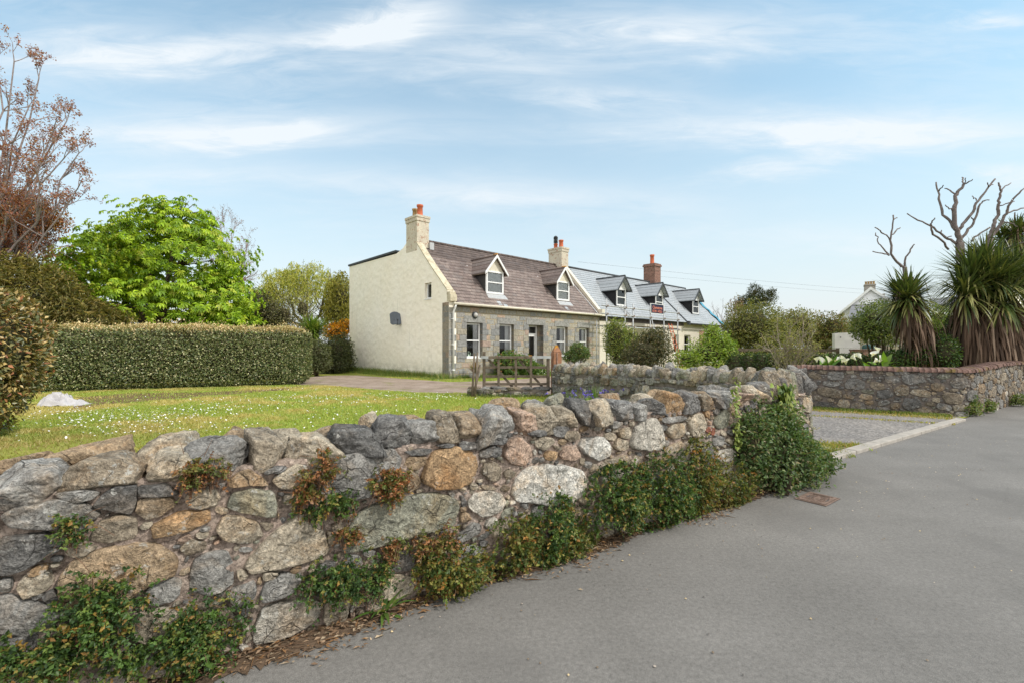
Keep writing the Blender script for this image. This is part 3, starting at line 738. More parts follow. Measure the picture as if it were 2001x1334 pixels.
CR6 = (2.173, 0, 720); CR7 = (2.668, 560, 740); CR8 = (3.177, 1060, 700)
TR = [
 (CR6, 'd', '0,550 60,545 100,565 90,590 0,600'), (CR6, 'd', '110,545 170,530 270,530 240,555 150,565'), (CR6, 'g', '230,530 330,512 430,520 400,550 310,555'),
 (CR6, 'g', '10,620 60,580 150,570 270,550 370,575 420,610 380,645 230,670 120,675 40,665'), (CR6, 'd', '400,585 440,530 500,490 585,485 585,560 560,610 510,590'),
 (CR6, 'd', '590,490 700,485 770,525 700,535 590,535'), (CR6, 'b', '577,600 592,552 650,542 725,542 738,575 690,622 622,640'), (CR6, 'd', '760,490 780,450 850,470 870,495 800,510'),
 (CR6, 't', '792,540 840,507 910,503 940,540 920,575 850,583 800,575'), (CR6, 'q', '965,480 1000,440 1060,422 1110,460 1138,490 1060,490 980,498'), (CR6, 't', '1150,475 1190,440 1250,407 1308,410 1300,470 1240,510 1180,500'),
 (CR6, 'd', '1110,440 1150,412 1215,412 1190,435 1130,450'), (CR6, 'e', '963,585 985,527 1060,505 1163,508 1175,580 1168,628 1080,615'), (CR6, 'b', '388,715 420,642 500,618 573,627 580,690 560,715 480,723'),
 (CR6, 'o', '637,662 720,622 800,602 888,592 890,640 800,680 720,700 650,713'), (CR6, 't', '922,680 950,622 1020,617 1090,650 1120,700 1050,733 960,725'), (CR6, 'd', '0,710 100,702 200,692 268,722 260,760 200,790 130,838 60,868 0,868'),
 (CR6, 'b', '280,760 330,742 420,747 370,775 310,785'), (CR6, 'q', '243,880 290,822 400,772 520,732 640,737 740,772 760,810 740,870 650,900 560,960 460,1020 380,1040 300,1010 250,940'),
 (CR6, 'g', '803,900 830,812 880,782 960,777 992,830 983,900 940,938 870,953 810,930'), (CR6, 't', '1038,830 1060,792 1140,702 1220,642 1320,570 1350,640 1380,720 1397,780 1300,813 1180,843 1060,858'),
 (CR6, 'g', '1103,960 1130,902 1190,872 1270,862 1283,880 1240,938 1170,973 1110,983'), (CR6, 'l', '1078,1140 1083,1080 1110,1012 1200,983 1300,963 1370,987 1340,1060 1250,1108 1160,1143 1085,1158'),
 (CR6, 'o', '120,860 150,837 200,827 205,845 150,868'), (CR6, 't', '70,930 110,882 220,852 225,900 180,938 110,963'), (CR6, 'g', '0,962 40,952 120,972 200,987 258,1010 250,1060 180,1098 100,1118 0,1110'),
 (CR6, 'g', '962,950 1010,922 1080,884 1085,940 1060,1010 1030,1058 1000,1010'), (CR6, 't', '1002,850 1030,842 1050,870 1020,888'), (CR6, 't', '1112,860 1180,857 1170,885 1120,893'), (CR6, 'g', '0,900 40,892 50,930 10,940'),
 (CR6, 'b', '150,1180 210,1142 380,1152 400,1200 300,1258 170,1240'), (CR6, 'g', '400,1300 440,1272 520,1262 530,1320 420,1334'), (CR6, 'd', '282,680 300,662 380,652 388,690 340,718'), (CR6, 'b', '770,760 810,722 880,732 870,763 800,778'),
 (CR6, 'b', '1102,650 1130,642 1160,660 1130,678'), (CR6, 'b', '1402,660 1450,642 1458,690 1430,718'), (CR6, 'd', '182,960 230,932 268,978 230,988'), (CR6, 'd', '0,1160 80,1130 160,1120 150,1180 60,1230 0,1240'),
 (CR6, 't', '560,1040 700,1010 800,1040 780,1130 640,1160 570,1120'), (CR6, 'g', '420,1090 540,1060 550,1170 450,1240 400,1180'), (CR6, 'b', '820,990 950,1000 1010,1060 900,1110 820,1070'), (CR6, 'g', '600,1190 800,1150 960,1110 930,1200 760,1280 620,1290'),
 (CR7, 'g', '183,530 240,422 330,387 480,357 560,362 593,410 583,480 500,558 430,598 330,636 240,618 193,580'), (CR7, 'q', '602,458 622,402 728,397 720,440 660,468'), (CR7, 'q', '597,492 640,467 680,510 690,550 640,588 602,560'),
 (CR7, 'o', '693,530 722,440 762,372 900,357 978,382 993,450 958,528 890,568 780,568'), (CR7, 'd', '892,332 920,322 1008,327 1000,360 900,368'), (CR7, 'd', '602,375 690,362 753,362 730,388 640,393'), (CR7, 'd', '772,345 830,332 880,340 830,354'),
 (CR7, 'd', '1032,325 1080,307 1150,303 1130,333 1050,338'), (CR7, 'd', '1002,400 1012,372 1080,347 1118,360 1108,400 1030,408'), (CR7, 'p', '1133,400 1143,332 1200,298 1248,330 1272,400 1220,448 1152,438'),
 (CR7, 'b', '1012,490 1032,442 1080,432 1118,470 1108,518 1050,528'), (CR7, 'b', '1132,490 1152,467 1193,480 1178,508 1140,513'), (CR7, 't', '1282,330 1320,298 1380,302 1388,330 1340,368 1300,358'), (CR7, 'o', '1337,400 1360,372 1408,377 1398,413 1350,418'),
 (CR7, 'p', '1417,390 1442,347 1500,352 1528,400 1480,428 1430,418'), (CR7, 'b', '1432,300 1452,267 1508,267 1518,300 1470,328'), (CR7, 'd', '1242,280 1280,267 1348,262 1338,288 1270,298'), (CR7, 'd', '1382,270 1402,252 1468,248 1440,298 1390,298'),
 (CR7, 'w', '1168,590 1182,522 1230,462 1330,442 1460,447 1538,472 1562,530 1538,600 1450,648 1390,676 1280,638 1200,638'), (CR7, 'l', '938,630 960,592 1040,577 1110,592 1137,640 1100,688 1010,713 950,670'),
 (CR7, 'e', '288,890 322,770 372,692 480,642 640,602 780,588 878,622 893,680 878,750 760,788 600,828 430,878 310,898'), (CR7, 'd', '493,950 530,893 620,858 678,882 688,940 620,988 510,998'), (CR7, 'q', '907,740 912,692 948,692 958,730'),
 (CR7, 'g', '873,850 900,802 960,742 1008,760 998,800 920,838'), (CR7, 'g', '292,950 330,912 380,922 388,968 310,978'), (CR7, 'b', '392,970 430,932 480,942 480,970'), (CR7, 't', '453,1090 472,1032 560,1012 680,1012 708,1080 600,1128 500,1148'),
 (CR7, 'b', '202,790 230,742 288,732 270,790 230,828'), (CR7, 'd', '892,602 910,602 933,650 910,658'), (CR7, 'b', '1002,550 1060,552 1088,570 1020,573'), (CR7, 'b', '1102,570 1130,547 1158,560 1140,588'), (CR7, 't', '1382,720 1450,672 1538,662 1528,740 1450,748'),
 (CR7, 'd', '1192,920 1230,872 1288,882 1260,908'), (CR7, 'b', '720,1060 800,1020 850,1050 800,1090 740,1090'), (CR7, 'g', '860,900 960,860 1030,880 1000,960 900,1000'), (CR7, 't', '1060,800 1150,720 1240,760 1200,850 1090,870'), (CR7, 'g', '880,1020 1000,980 1050,1010 980,1060 900,1070'),
 (CR7, 'l', '0,1150 120,1120 180,1160 160,1250 60,1290 0,1310'),
 (CR8, 'w', '208,530 242,492 368,478 407,540 397,600 330,637 262,598'), (CR8, 't', '437,540 460,492 518,512 523,560 450,568'), (CR8, 'l', '533,530 562,422 600,383 688,363 718,420 742,510 718,558 620,567 560,558'), (CR8, 't', '467,460 500,422 548,432 528,488 480,488'),
 (CR8, 'g', '412,400 440,387 488,392 478,428 420,428'), (CR8, 't', '763,450 790,403 878,398 882,450 840,488 780,493'), (CR8, 't', '893,400 930,343 983,338 998,430 970,483 920,488'), (CR8, 'g', '732,380 760,362 850,353 888,367 850,388 750,398'),
 (CR8, 'e', '1058,400 1063,352 1110,313 1143,332 1138,428 1070,438'), (CR8, 'b', '1152,330 1190,312 1228,322 1180,353'), (CR8, 't', '1222,370 1260,332 1308,342 1298,385 1240,388'), (CR8, 't', '1322,340 1350,298 1388,312 1398,350 1340,358'),
 (CR8, 'r', '1002,450 1020,422 1053,432 1048,478'), (CR8, 'g', '1047,500 1080,472 1128,492 1108,533 1060,538'), (CR8, 'b', '1172,400 1200,362 1218,390 1200,428'), (CR8, 'l', '823,620 852,542 900,503 933,532 928,590 898,658 840,678'),
 (CR8, 't', '752,570 780,533 848,508 858,540 800,588 760,598'), (CR8, 't', '353,655 400,622 508,593 538,640 430,668 370,678'), (CR8, 'b', '522,650 560,603 608,613 598,678 550,688'), (CR8, 'l', '358,760 372,693 540,688 572,720 568,768 480,788 380,798'),
 (CR8, 't', '292,690 312,652 343,662 343,708 300,713'), (CR8, 'q', '653,660 700,603 758,613 768,660 720,678'), (CR8, 'l', '1073,620 1083,573 1150,553 1188,582 1178,618 1110,648'), (CR8, 'd', '963,560 1010,513 1048,580 1058,648 1020,668 982,620'),
 (CR8, 'b', '622,600 660,582 698,592 650,618'), (CR8, 'o', '1002,340 1015,312 1028,340 1015,368'), (CR8, 'd', '1047,330 1070,307 1088,320 1070,348'), (CR8, 'd', '52,460 62,432 108,432 98,468'), (CR8, 't', '1132,510 1150,492 1178,502 1168,538'),
 (CR8, 'b', '942,500 1000,497 988,538 950,543'), (CR8, 'd', '1242,290 1300,277 1308,308 1250,328'), (CR8, 'g', '620,720 720,700 780,760 700,830 630,800'), (CR8, 't', '800,720 900,700 940,780 850,830'), (CR8, 'b', '980,720 1080,690 1110,780 1000,800'),
 (CR8, 'l', '500,840 600,830 640,900 540,960'), (CR8, 't', '1220,480 1300,430 1360,470 1320,560 1240,560'), (CR8, 'g', '1380,440 1470,400 1490,500 1400,540'), (CR8, 't', '140,1000 220,930 250,1010 190,1080'), (CR8, 'b', '700,880 800,860 820,940 730,960'),
]
COPE = [  # px left, right, top, bottom, colour: the front row
 (0, 126, 906, 964, 'g'), (131, 274, 890, 948, 'b'), (281, 377, 879, 932, 't'), (370, 483, 853, 909, 'g'), (492, 557, 849, 899, 'b'), (568, 656, 849, 904, 't'), (659, 734, 830, 879, 'd'), (736, 802, 809, 866, 'd'),
 (803, 849, 822, 864, 'g'), (852, 897, 802, 854, 'b'), (898, 945, 811, 851, 'b'), (948, 1004, 792, 851, 'g'), (1008, 1042, 796, 841, 'p'), (1044, 1083, 794, 834, 't'), (1086, 1126, 790, 826, 't'), (1128, 1157, 779, 823, 'd'),
 (1159, 1197, 782, 823, 't'), (1199, 1239, 780, 813, 'd'), (1241, 1266, 785, 812, 'g'), (1267, 1294, 777, 804, 'd'), (1297, 1335, 763, 804, 'o'), (1337, 1364, 760, 794, 'd'), (1366, 1389, 763, 794, 'b'), (1391, 1412, 768, 788, 'd'),
 (1414, 1436, 761, 785, 'g'), (1439, 1461, 766, 782, 'p'), (1463, 1484, 750, 779, 't'), (1486, 1503, 746, 772, 'd')]
COPEB = [(9, 115, 888, 922, 'q'), (112, 258, 862, 908, 'q'), (276, 388, 845, 890, 't'), (442, 497, 840, 872, 'q'), (531, 594, 838, 862, 't'), (598, 658, 840, 858, 'b'), (700, 742, 808, 830, 't'), (774, 822, 808, 837, 'q'), (836, 858, 812, 835, 'q'),
 (866, 905, 812, 840, 'b'), (916, 952, 800, 826, 'g'), (970, 1013, 775, 811, 'q'), (1025, 1059, 781, 811, 'g'), (1062, 1111, 771, 797, 'e'), (1116, 1142, 790, 812, 't'), (1150, 1180, 790, 812, 'g'), (1184, 1212, 770, 786, 'q'), (1243, 1265, 767, 785, 't'), (1276, 1297, 760, 780, 'q'),
 (1302, 1330, 772, 790, 'b'), (1338, 1360, 768, 784, 'g'), (1378, 1401, 752, 771, 'g'), (1404, 1424, 757, 772, 'd'), (1440, 1460, 752, 768, 'g'), (1470, 1490, 744, 760, 'e')]

def build_wall():
    off = (float(O0[0]), float(O0[1]), 0.0)
    e = empty('rubble_wall', off, label='low rubble stone garden wall along the road, topped with jagged upright stones and curving in at the drive', cat='stone wall')
    wall_core('mortar', PW, 0, SARC2 + .2, wtop, WTH, M['mortar'], e, off, 0.028, 0.028, 0.019)
    wall_core('inner_mortar', PW, SARC2 + .2, PW.L, wtop, WTH, M['mortar_dark'], e, off, 0.04, 0.04, 0.014)
    st = Stones(); rs = random.Random(3)
    # free space on the face, 1 cm cells
    SM = SARC2 + 0.6; g = 0.01; nS = int(SM / g); nV = 104
    occ = np.zeros((nS, nV), bool)
    sc = (np.arange(nS) + 0.5) * g; vc = (np.arange(nV) + 0.5) * g - 0.04
    tops = np.array([wtop(s) for s in sc])
    occ |= vc[None, :] > tops[:, None] - 0.012
    polys = []
    for (cr, c, txt) in TR:
        q = np.array([tuple(map(float, t.split(','))) for t in txt.split()])
        pxy = np.column_stack([cr[1] + q[:, 0] / cr[0], cr[2] + q[:, 1] / cr[0]])
        sv = np.array([px2sv(a, b) for a, b in pxy]); sv = sv + unit(sv - sv.mean(0)) * 0.0035
        polys.append((sv, c))
    def mask_poly(p, grow):
        c = p.mean(0); p = p + unit(p - c) * grow
        i0 = max(0, int(p[:, 0].min() / g)); i1 = min(nS, int(p[:, 0].max() / g) + 2)
        j0 = max(0, int((p[:, 1].min() + 0.04) / g)); j1 = min(nV, int((p[:, 1].max() + 0.04) / g) + 2)
        if i1 <= i0 or j1 <= j0: return None
        X, Y = np.meshgrid(sc[i0:i1], vc[j0:j1], indexing='ij')
        ins = np.zeros(X.shape, bool); n = len(p)
        for a in range(n):
            x0, y0 = p[a]; x1, y1 = p[(a + 1) % n]
            if y0 == y1: continue
            cr = ((y0 > Y) != (y1 > Y)) & (X < (x1 - x0) * (Y - y0) / (y1 - y0) + x0)
            ins ^= cr
        return i0, i1, j0, j1, ins
    for k, (sv, c) in enumerate(polys):
        m = mask_poly(sv, 0.004)
        if m is None: continue
        i0, i1, j0, j1, ins = m
        if ins.sum() and (occ[i0:i1, j0:j1] & ins).sum() > 0.35 * ins.sum(): continue     # a stone seen in two crops
        occ[i0:i1, j0:j1] |= ins
        ext = np.sqrt(max(1e-4, ins.sum() * g * g))
        col = np.array(PAL[c]) * rs.uniform(0.88, 1.12)
        st.add(sv, float(np.clip(0.022 + 0.06 * ext, 0.024, 0.044)), col, 100 + k, 0.013, PW, 0.010, 0.010)
    k = 1000
    for (a, b, tries) in [(0.34, 0.22, 500), (0.24, 0.15, 1200), (0.17, 0.11, 2500), (0.12, 0.07, 4500), (0.08, 0.045, 7000), (0.055, 0.03, 9000), (0.035, 0.018, 9000)]:
        for t in range(tries):
            s = rs.uniform(0.02, SM - 0.02); v = rs.uniform(-0.03, 0.98)
            i = min(nS - 1, int(s / g)); j = min(nV - 1, int((v + 0.04) / g))
            if occ[i, j]: continue
            A = a * rs.uniform(0.75, 1.15) / 2; B = b * rs.uniform(0.75, 1.15) / 2; th = rs.gauss(0, 0.3)
            if rs.random() < 0.15: A, B = B, A
            nn = rs.choice((5, 6, 7)); ph = rs.random()
            pl = []
            for q in range(nn):
                an = 2 * math.pi * (q + ph + rs.uniform(-.22, .22)) / nn; f = rs.uniform(0.85, 1.18)
                x, y = A * math.cos(an) * f, B * math.sin(an) * f
                e1 = 0.75
                x = math.copysign(A * f * abs(math.cos(an)) ** e1, math.cos(an)); y = math.copysign(B * f * abs(math.sin(an)) ** e1, math.sin(an))
                pl.append((s + x * math.cos(th) - y * math.sin(th), v + x * math.sin(th) + y * math.cos(th)))
            pl = np.array(pl)
            m = mask_poly(pl, 0.004)
            if m is None: continue
            i0, i1, j0, j1, ins = m
            if (occ[i0:i1, j0:j1] & ins).any(): continue
            occ[i0:i1, j0:j1] |= ins
            c = rs.choice('gdbttbeqpgdlt')
            st.add(pl, float(np.clip(0.016 + 0.12 * B * 2, 0.016, 0.04)), np.array(PAL[c]) * rs.uniform(0.75, 1.2), k, 0.014, PW, 0.008, 0.008)
            k += 1
    # the side towards the lawn, along the drive: rough courses
    inner = [ENDP + np.array([-0.94, -0.27]) * WTH]
    x, y, nx, ny = PW.pos(np.linspace(PW.L - 0.01, SARC + 0.3, 60))
    inner = list(np.stack([x - nx * WTH, y - ny * WTH], 1))
    PI_ = Path(inner)
    rr = random.Random(8); st2 = Stones()
    for q, pl in enumerate(coursed(0.0, PI_.L, lambda s: float(np.interp(s, [0, PI_.L], [0.80, 0.94])), (0.10, 0.23), (0.9, 2.3), rr, .005)):
        c = rr.choice('gdgdebgdbgl')
        st2.add(pl, rr.uniform(0.025, 0.05), np.array(PAL[c]) * rr.uniform(0.75, 1.2), 5000 + q, 0.03, PI_, 0.006, 0.008)
    # end of the wall beside the gate
    PE = Path([ENDP + np.array([0.0, 0.0]), inner[0]])
    st.build('stonework', M['stone'], e, off); st2.build('inner_stonework', M['stone_mid'], e, off)
    # coping stones
    cope = []
    def place(s, v0, v1, w, width, back, col, seed, turn=0.0):
        x, y, nx, ny = PW.pos(np.array([s])); x, y, nx, ny = float(x[0]), float(y[0]), float(nx[0]), float(ny[0])
        cope.append((x - nx * back, y - ny * back, (v0 + v1) / 2, width, w, v1 - v0, math.atan2(nx, -ny) + turn, col, seed))
    for k, (l, r, t, b, c) in enumerate(COPE):
        s0, vb = px2sv(l, b, -0.0); s1, _ = px2sv(r, b); sm, vt = px2sv((l + r) / 2, t, 0.05)
        _, vb = px2sv((l + r) / 2, b)
        place((s0 + s1) / 2, vb - 0.035, vt - 0.004, 0.26 + 0.05 * rs.random(), (s1 - s0) * 1.03, 0.10, c, 900 + k, rs.gauss(0, 0.09))
    for k, (l, r, t, b, c) in enumerate(COPEB):
        s0, vb = px2sv(l, b, 0.30); s1, _ = px2sv(r, b, 0.30); sm, vt = px2sv((l + r) / 2, t, 0.30)
        place((s0 + s1) / 2, min(vb, wtop((s0 + s1) / 2)) - 0.05, vt - 0.002, 0.22, (s1 - s0) * 1.05, 0.32, c, 950 + k, rs.gauss(0, 0.12))
    s = px2u(1506) + S0 + 0.05
    k = 0
    while s < PW.L - 0.05:
        f = (s - SARC) / (PW.L - SARC)
        onarc_ = s < SARC2 + .4; w = rs.uniform(0.11, 0.19) if onarc_ else rs.uniform(0.12, 0.19)
        h = rs.uniform(0.14, 0.27) * (1.0 if f > 0.25 else 1.05)
        onarc = s < SARC2
        place(s + w / 2, wtop(s) - 0.04, wtop(s) + h, 0.2 + 0.06 * rs.random(), w, 0.11, rs.choice('gdgbdtge'), 2000 + k, rs.gauss(0, 0.12))
        k += 1; s += w * 1.1
    s = px2u(1490, .3) + S0 + 0.1
    while s < PW.L - 0.05:
        w = rs.uniform(0.12, 0.19); h = rs.uniform(0.13, 0.25)
        place(s + w / 2, wtop(s) - 0.04, wtop(s) + h, 0.2 + 0.05 * rs.random(), w, 0.33, rs.choice('gdtbegqt'), 3000 + k, rs.gauss(0, 0.12))
        k += 1; s += w * 1.1
    cope.sort(key=lambda q: math.hypot(q[0], q[1]) / (q[3] * q[5]) ** 0.5 + (9 if q[8] < 3000 and q[8] >= 2000 and q[1] > 7.6 else 0))
    rest_v = []; rest_f = []; rest_c = []; nb = 0
    for i, (x, y, z, wid, dep, hei, rz, c, seed) in enumerate(cope):
        V, Fc = boulder((wid * 1.1, dep, hei * 1.02), seed, 30, 0.055, low=(y > 6.5))
        V = V @ np.array([[math.cos(rz), math.sin(rz), 0], [-math.sin(rz), math.cos(rz), 0], [0, 0, 1]])
        V = V * np.where(V[:, 2:3] > 0, [[0.94, 0.94, 1.0]], [[1.0, 1.0, 1.0]])
        colr = np.tile(np.array(PAL[c]) * random.Random(seed).uniform(0.85, 1.15), (len(V), 1))
        loc = (x - off[0], y - off[1], z)
        if i < 98:
            npmesh('coping_stone', V, Fc, M['stone'], e, colr, True, loc)
        else:
            rest_v.append(V + np.array(loc)); rest_f.append(Fc + nb); rest_c.append(colr); nb += len(V)
    if nb:
        o = npmesh('coping_stone', np.concatenate(rest_v), np.concatenate(rest_f), M['stone'], e, np.concatenate(rest_c), True); o['kind'] = 'stuff'
    return e

# ---------------------------------------------------------------- the wall across the drive, with rounded red brick on top
NLv = NL
A_ = np.array([7.03, 11.51]); B_ = np.array([9.78, 9.83])
def pack(path, s0, s1, top, sizes, rs, g=0.012, grow=0.004, vlo=-0.03):
    nS = int((s1 - s0) / g); nV = int(1.25 / g); sc = s0 + (np.arange(nS) + .5) * g; vc = (np.arange(nV) + .5) * g + vlo - .02
    occ = vc[None, :] > np.array([top(s) for s in sc])[:, None] - .01
    out = []
    for (a, b, tries) in sizes:
        for t in range(tries):
            s = rs.uniform(s0, s1); v = rs.uniform(vlo, 1.15)
            i = min(nS - 1, int((s - s0) / g)); j = min(nV - 1, int((v - vlo + .02) / g))
            if occ[i, j]: continue
            A = a * rs.uniform(.75, 1.2) / 2; B = b * rs.uniform(.75, 1.2) / 2; th = rs.gauss(0, .14); nn = rs.choice((5, 6, 7, 8)); ph = rs.random(); pl = []
            for q in range(nn):
                an = 2 * math.pi * (q + ph + rs.uniform(-.2, .2)) / nn; f = rs.uniform(.88, 1.15)
                x = math.copysign(A * f * abs(math.cos(an)) ** .7, math.cos(an)); y = math.copysign(B * f * abs(math.sin(an)) ** .7, math.sin(an))
                pl.append((s + x * math.cos(th) - y * math.sin(th), v + x * math.sin(th) + y * math.cos(th)))
            p = np.array(pl); p = p + unit(p - p.mean(0)) * grow
            i0 = max(0, int((p[:, 0].min() - s0) / g)); i1 = min(nS, int((p[:, 0].max() - s0) / g) + 2); j0 = max(0, int((p[:, 1].min() - vlo + .02) / g)); j1 = min(nV, int((p[:, 1].max() - vlo + .02) / g) + 2)
            if i1 <= i0 or j1 <= j0: continue
            X, Y = np.meshgrid(sc[i0:i1], vc[j0:j1], indexing='ij'); ins = inpoly(np.column_stack([X.ravel(), Y.ravel()]), p).reshape(X.shape)
            if (occ[i0:i1, j0:j1] & ins).any(): continue
            occ[i0:i1, j0:j1] |= ins; out.append((pl, B))
    return out

def build_right_wall():
    t0 = unit(B_ - A_); r = 0.55
    p1 = B_ - t0 * r; p2 = B_ + DV * r
    mid = [(1 - t) ** 2 * p1 + 2 * t * (1 - t) * B_ + t * t * p2 for t in np.linspace(0, 1, 9)]
    far = B_ + DV * 26
    P = Path([A_] + mid + [far])
    off = (float(A_[0]), float(A_[1]), 0.0)
    e = empty('capped_wall', off, label='dark stone wall with rounded red brick capping, across the gravel drive under the palms', cat='stone wall')
    top = lambda s: float(np.interp(s, [0, 3.2, 6, 30], [1.0, 0.98, 1.06, 1.15]))
    Lv = 14.0
    wall_core('mortar', P, 0, P.L, top, 0.36, M['mortar_dark'], e, off, 0.08, 0.06)
    st = Stones(); rr = random.Random(21)
    for q, (pl, B) in enumerate(pack(P, 0.0, Lv, top, [(.42, .24, 500), (.32, .19, 1200), (.24, .14, 2200), (.17, .10, 4000), (.12, .07, 5000), (.08, .045, 6000), (.05, .03, 5000)], rr)):
        s = pl[0][0]
        c = rr.choice('gdgdbegdbt' if s < 3.2 else 'gbtqbgtl')  # shaded drive side painted with darker stones, sunlit road side paler
        st.add(pl, float(np.clip(.015 + .14 * B, .016, .045)), np.array(PAL[c]) * rr.uniform(0.8, 1.15), 7000 + q, 0.025, P, 0.008, 0.009)
    o = st.build('stonework', M['stone_dark'], e, off)
    # half-round capping, one brick after another
    b = MB(); s = 0.0; rr = random.Random(4)
    V = []; Fc = []; nb = 0
    while s < P.L - 0.3:
        w = rr.uniform(.09, .125)
        ss = np.array([s + 0.0015, s + w - 0.0015]); K = 9
        ring = []
        jz = rr.uniform(-.009, .007); jr = rr.uniform(-.010, .008)
        for a in range(K + 1):
            an = math.pi * a / K
            ring.append((0.03 - 0.18 + 0.215 * math.cos(an), 0.0 + 0.07 * math.sin(an) ** 0.8 if 0 < a < K else -0.03))
        pts = []
        for x in ss:
            for (ww, zz) in ring:
                pts.append(P.world(np.array([x]), top(x) + zz + jz, np.array([ww + jr]))[0])
        n = K + 1
        for a in range(K): Fc.append((nb + a, nb + a + 1, nb + n + a + 1, nb + n + a))
        for a in range(1, K // 2 + 1):
            Fc.append((nb + a - 1, nb + a, nb + K - a, nb + K - a + 1)); Fc.append((nb + n + a - 1, nb + n + K - a + 1, nb + n + K - a, nb + n + a))
        V += pts; nb += 2 * n; s += w
    npmesh('brick_capping', np.array(V) - np.array(off), np.array(Fc), M['cap_brick'], e, None, False)
    return P

# ---------------------------------------------------------------- growth on the roadside wall
CREEP = [  # px, py, rx, ry, leaves, thickness, kind
 (45, 1280, 90, 52, 2600, .10, 'green', 'olive creeper in the bottom corner of the roadside wall, at the near end'),
 (215, 1205, 88, 88, 4200, .13, 'green', 'dark green creeper spreading over the big orange brown boulder of the wall'),
 (385, 1228, 92, 74, 3800, .13, 'green', 'bushy green creeper at the foot of the wall just right of the orange brown boulder'),
 (413, 912, 46, 28, 800, .06, 'red', 'small red tinged tuft right under the coping near the flat grey capping stone'),
 (160, 1027, 36, 26, 420, .05, 'green', 'small green sprig between two dark stones near the left end of the wall'),
 (622, 915, 26, 45, 900, .06, 'red', 'upright red berried tuft hanging from the joint below the coping'),
 (640, 985, 50, 28, 900, .06, 'green', 'fresh green tuft beneath the red berried one, beside the big ribbed grey stone'),
 (590, 965, 26, 22, 350, .05, 'red', 'thin reddish sprig left of the fresh green tuft'),
 (758, 955, 40, 36, 1300, .07, 'red', 'round orange red tuft left of the big orange block'),
 (676, 1027, 17, 18, 300, .045, 'red', 'tiny orange tuft beside the long greenish slab'),
 (655, 1130, 82, 52, 3000, .12, 'green', 'low green creeper between the pale base stone and the greenish slab'),
 (765, 1060, 30, 18, 450, .05, 'red', 'narrow rusty tuft along the lower edge of the greenish slab'),
 (845, 1055, 48, 30, 1200, .08, 'red', 'rusty topped tuft at the right end of the greenish slab'),
 (880, 1100, 68, 46, 2800, .12, 'mix', 'olive creeper at the wall foot under the rusty topped tuft'),
 (985, 1055, 46, 48, 2000, .11, 'mix', 'olive brown creeper below the round pale stone'),
 (1050, 1030, 48, 62, 2600, .12, 'green', 'green creeper growing up in front of the large white boulder'),
 (1105, 1050, 40, 36, 900, .08, 'mix', 'thin straggly olive creeper under the right edge of the white boulder'),
 (1190, 980, 60, 66, 3200, .14, 'green', 'dense green creeper at the foot of the wall right of the white boulder'),
 (1285, 958, 62, 68, 3400, .14, 'green', 'second dense green creeper right of the white boulder, just left of the tall olive one'),
 (1352, 930, 34, 66, 1900, .12, 'mix', 'tall olive creeper reaching up the wall left of the big shrub'),
 (1408, 940, 46, 50, 1900, .13, 'mix', 'olive creeper touching the left side of the big wall foot shrub'),
]
LCOL = {'green': [(0.045, 0.085, 0.02), (0.065, 0.115, 0.025), (0.10, 0.14, 0.03), (0.03, 0.06, 0.018), (0.20, 0.13, 0.03)],
        'mix': [(0.07, 0.10, 0.02), (0.11, 0.125, 0.028), (0.14, 0.12, 0.03), (0.05, 0.08, 0.02), (0.24, 0.12, 0.03)],
        'red': [(0.085, 0.105, 0.025), (0.13, 0.12, 0.03), (0.22, 0.10, 0.035), (0.27, 0.11, 0.045), (0.15, 0.07, 0.03)]}
LW = {'green': [4, 4, 2, 3, 0.5], 'mix': [4, 4, 2, 3, 1], 'red': [4, 3, 1.6, 1, 1.4]}

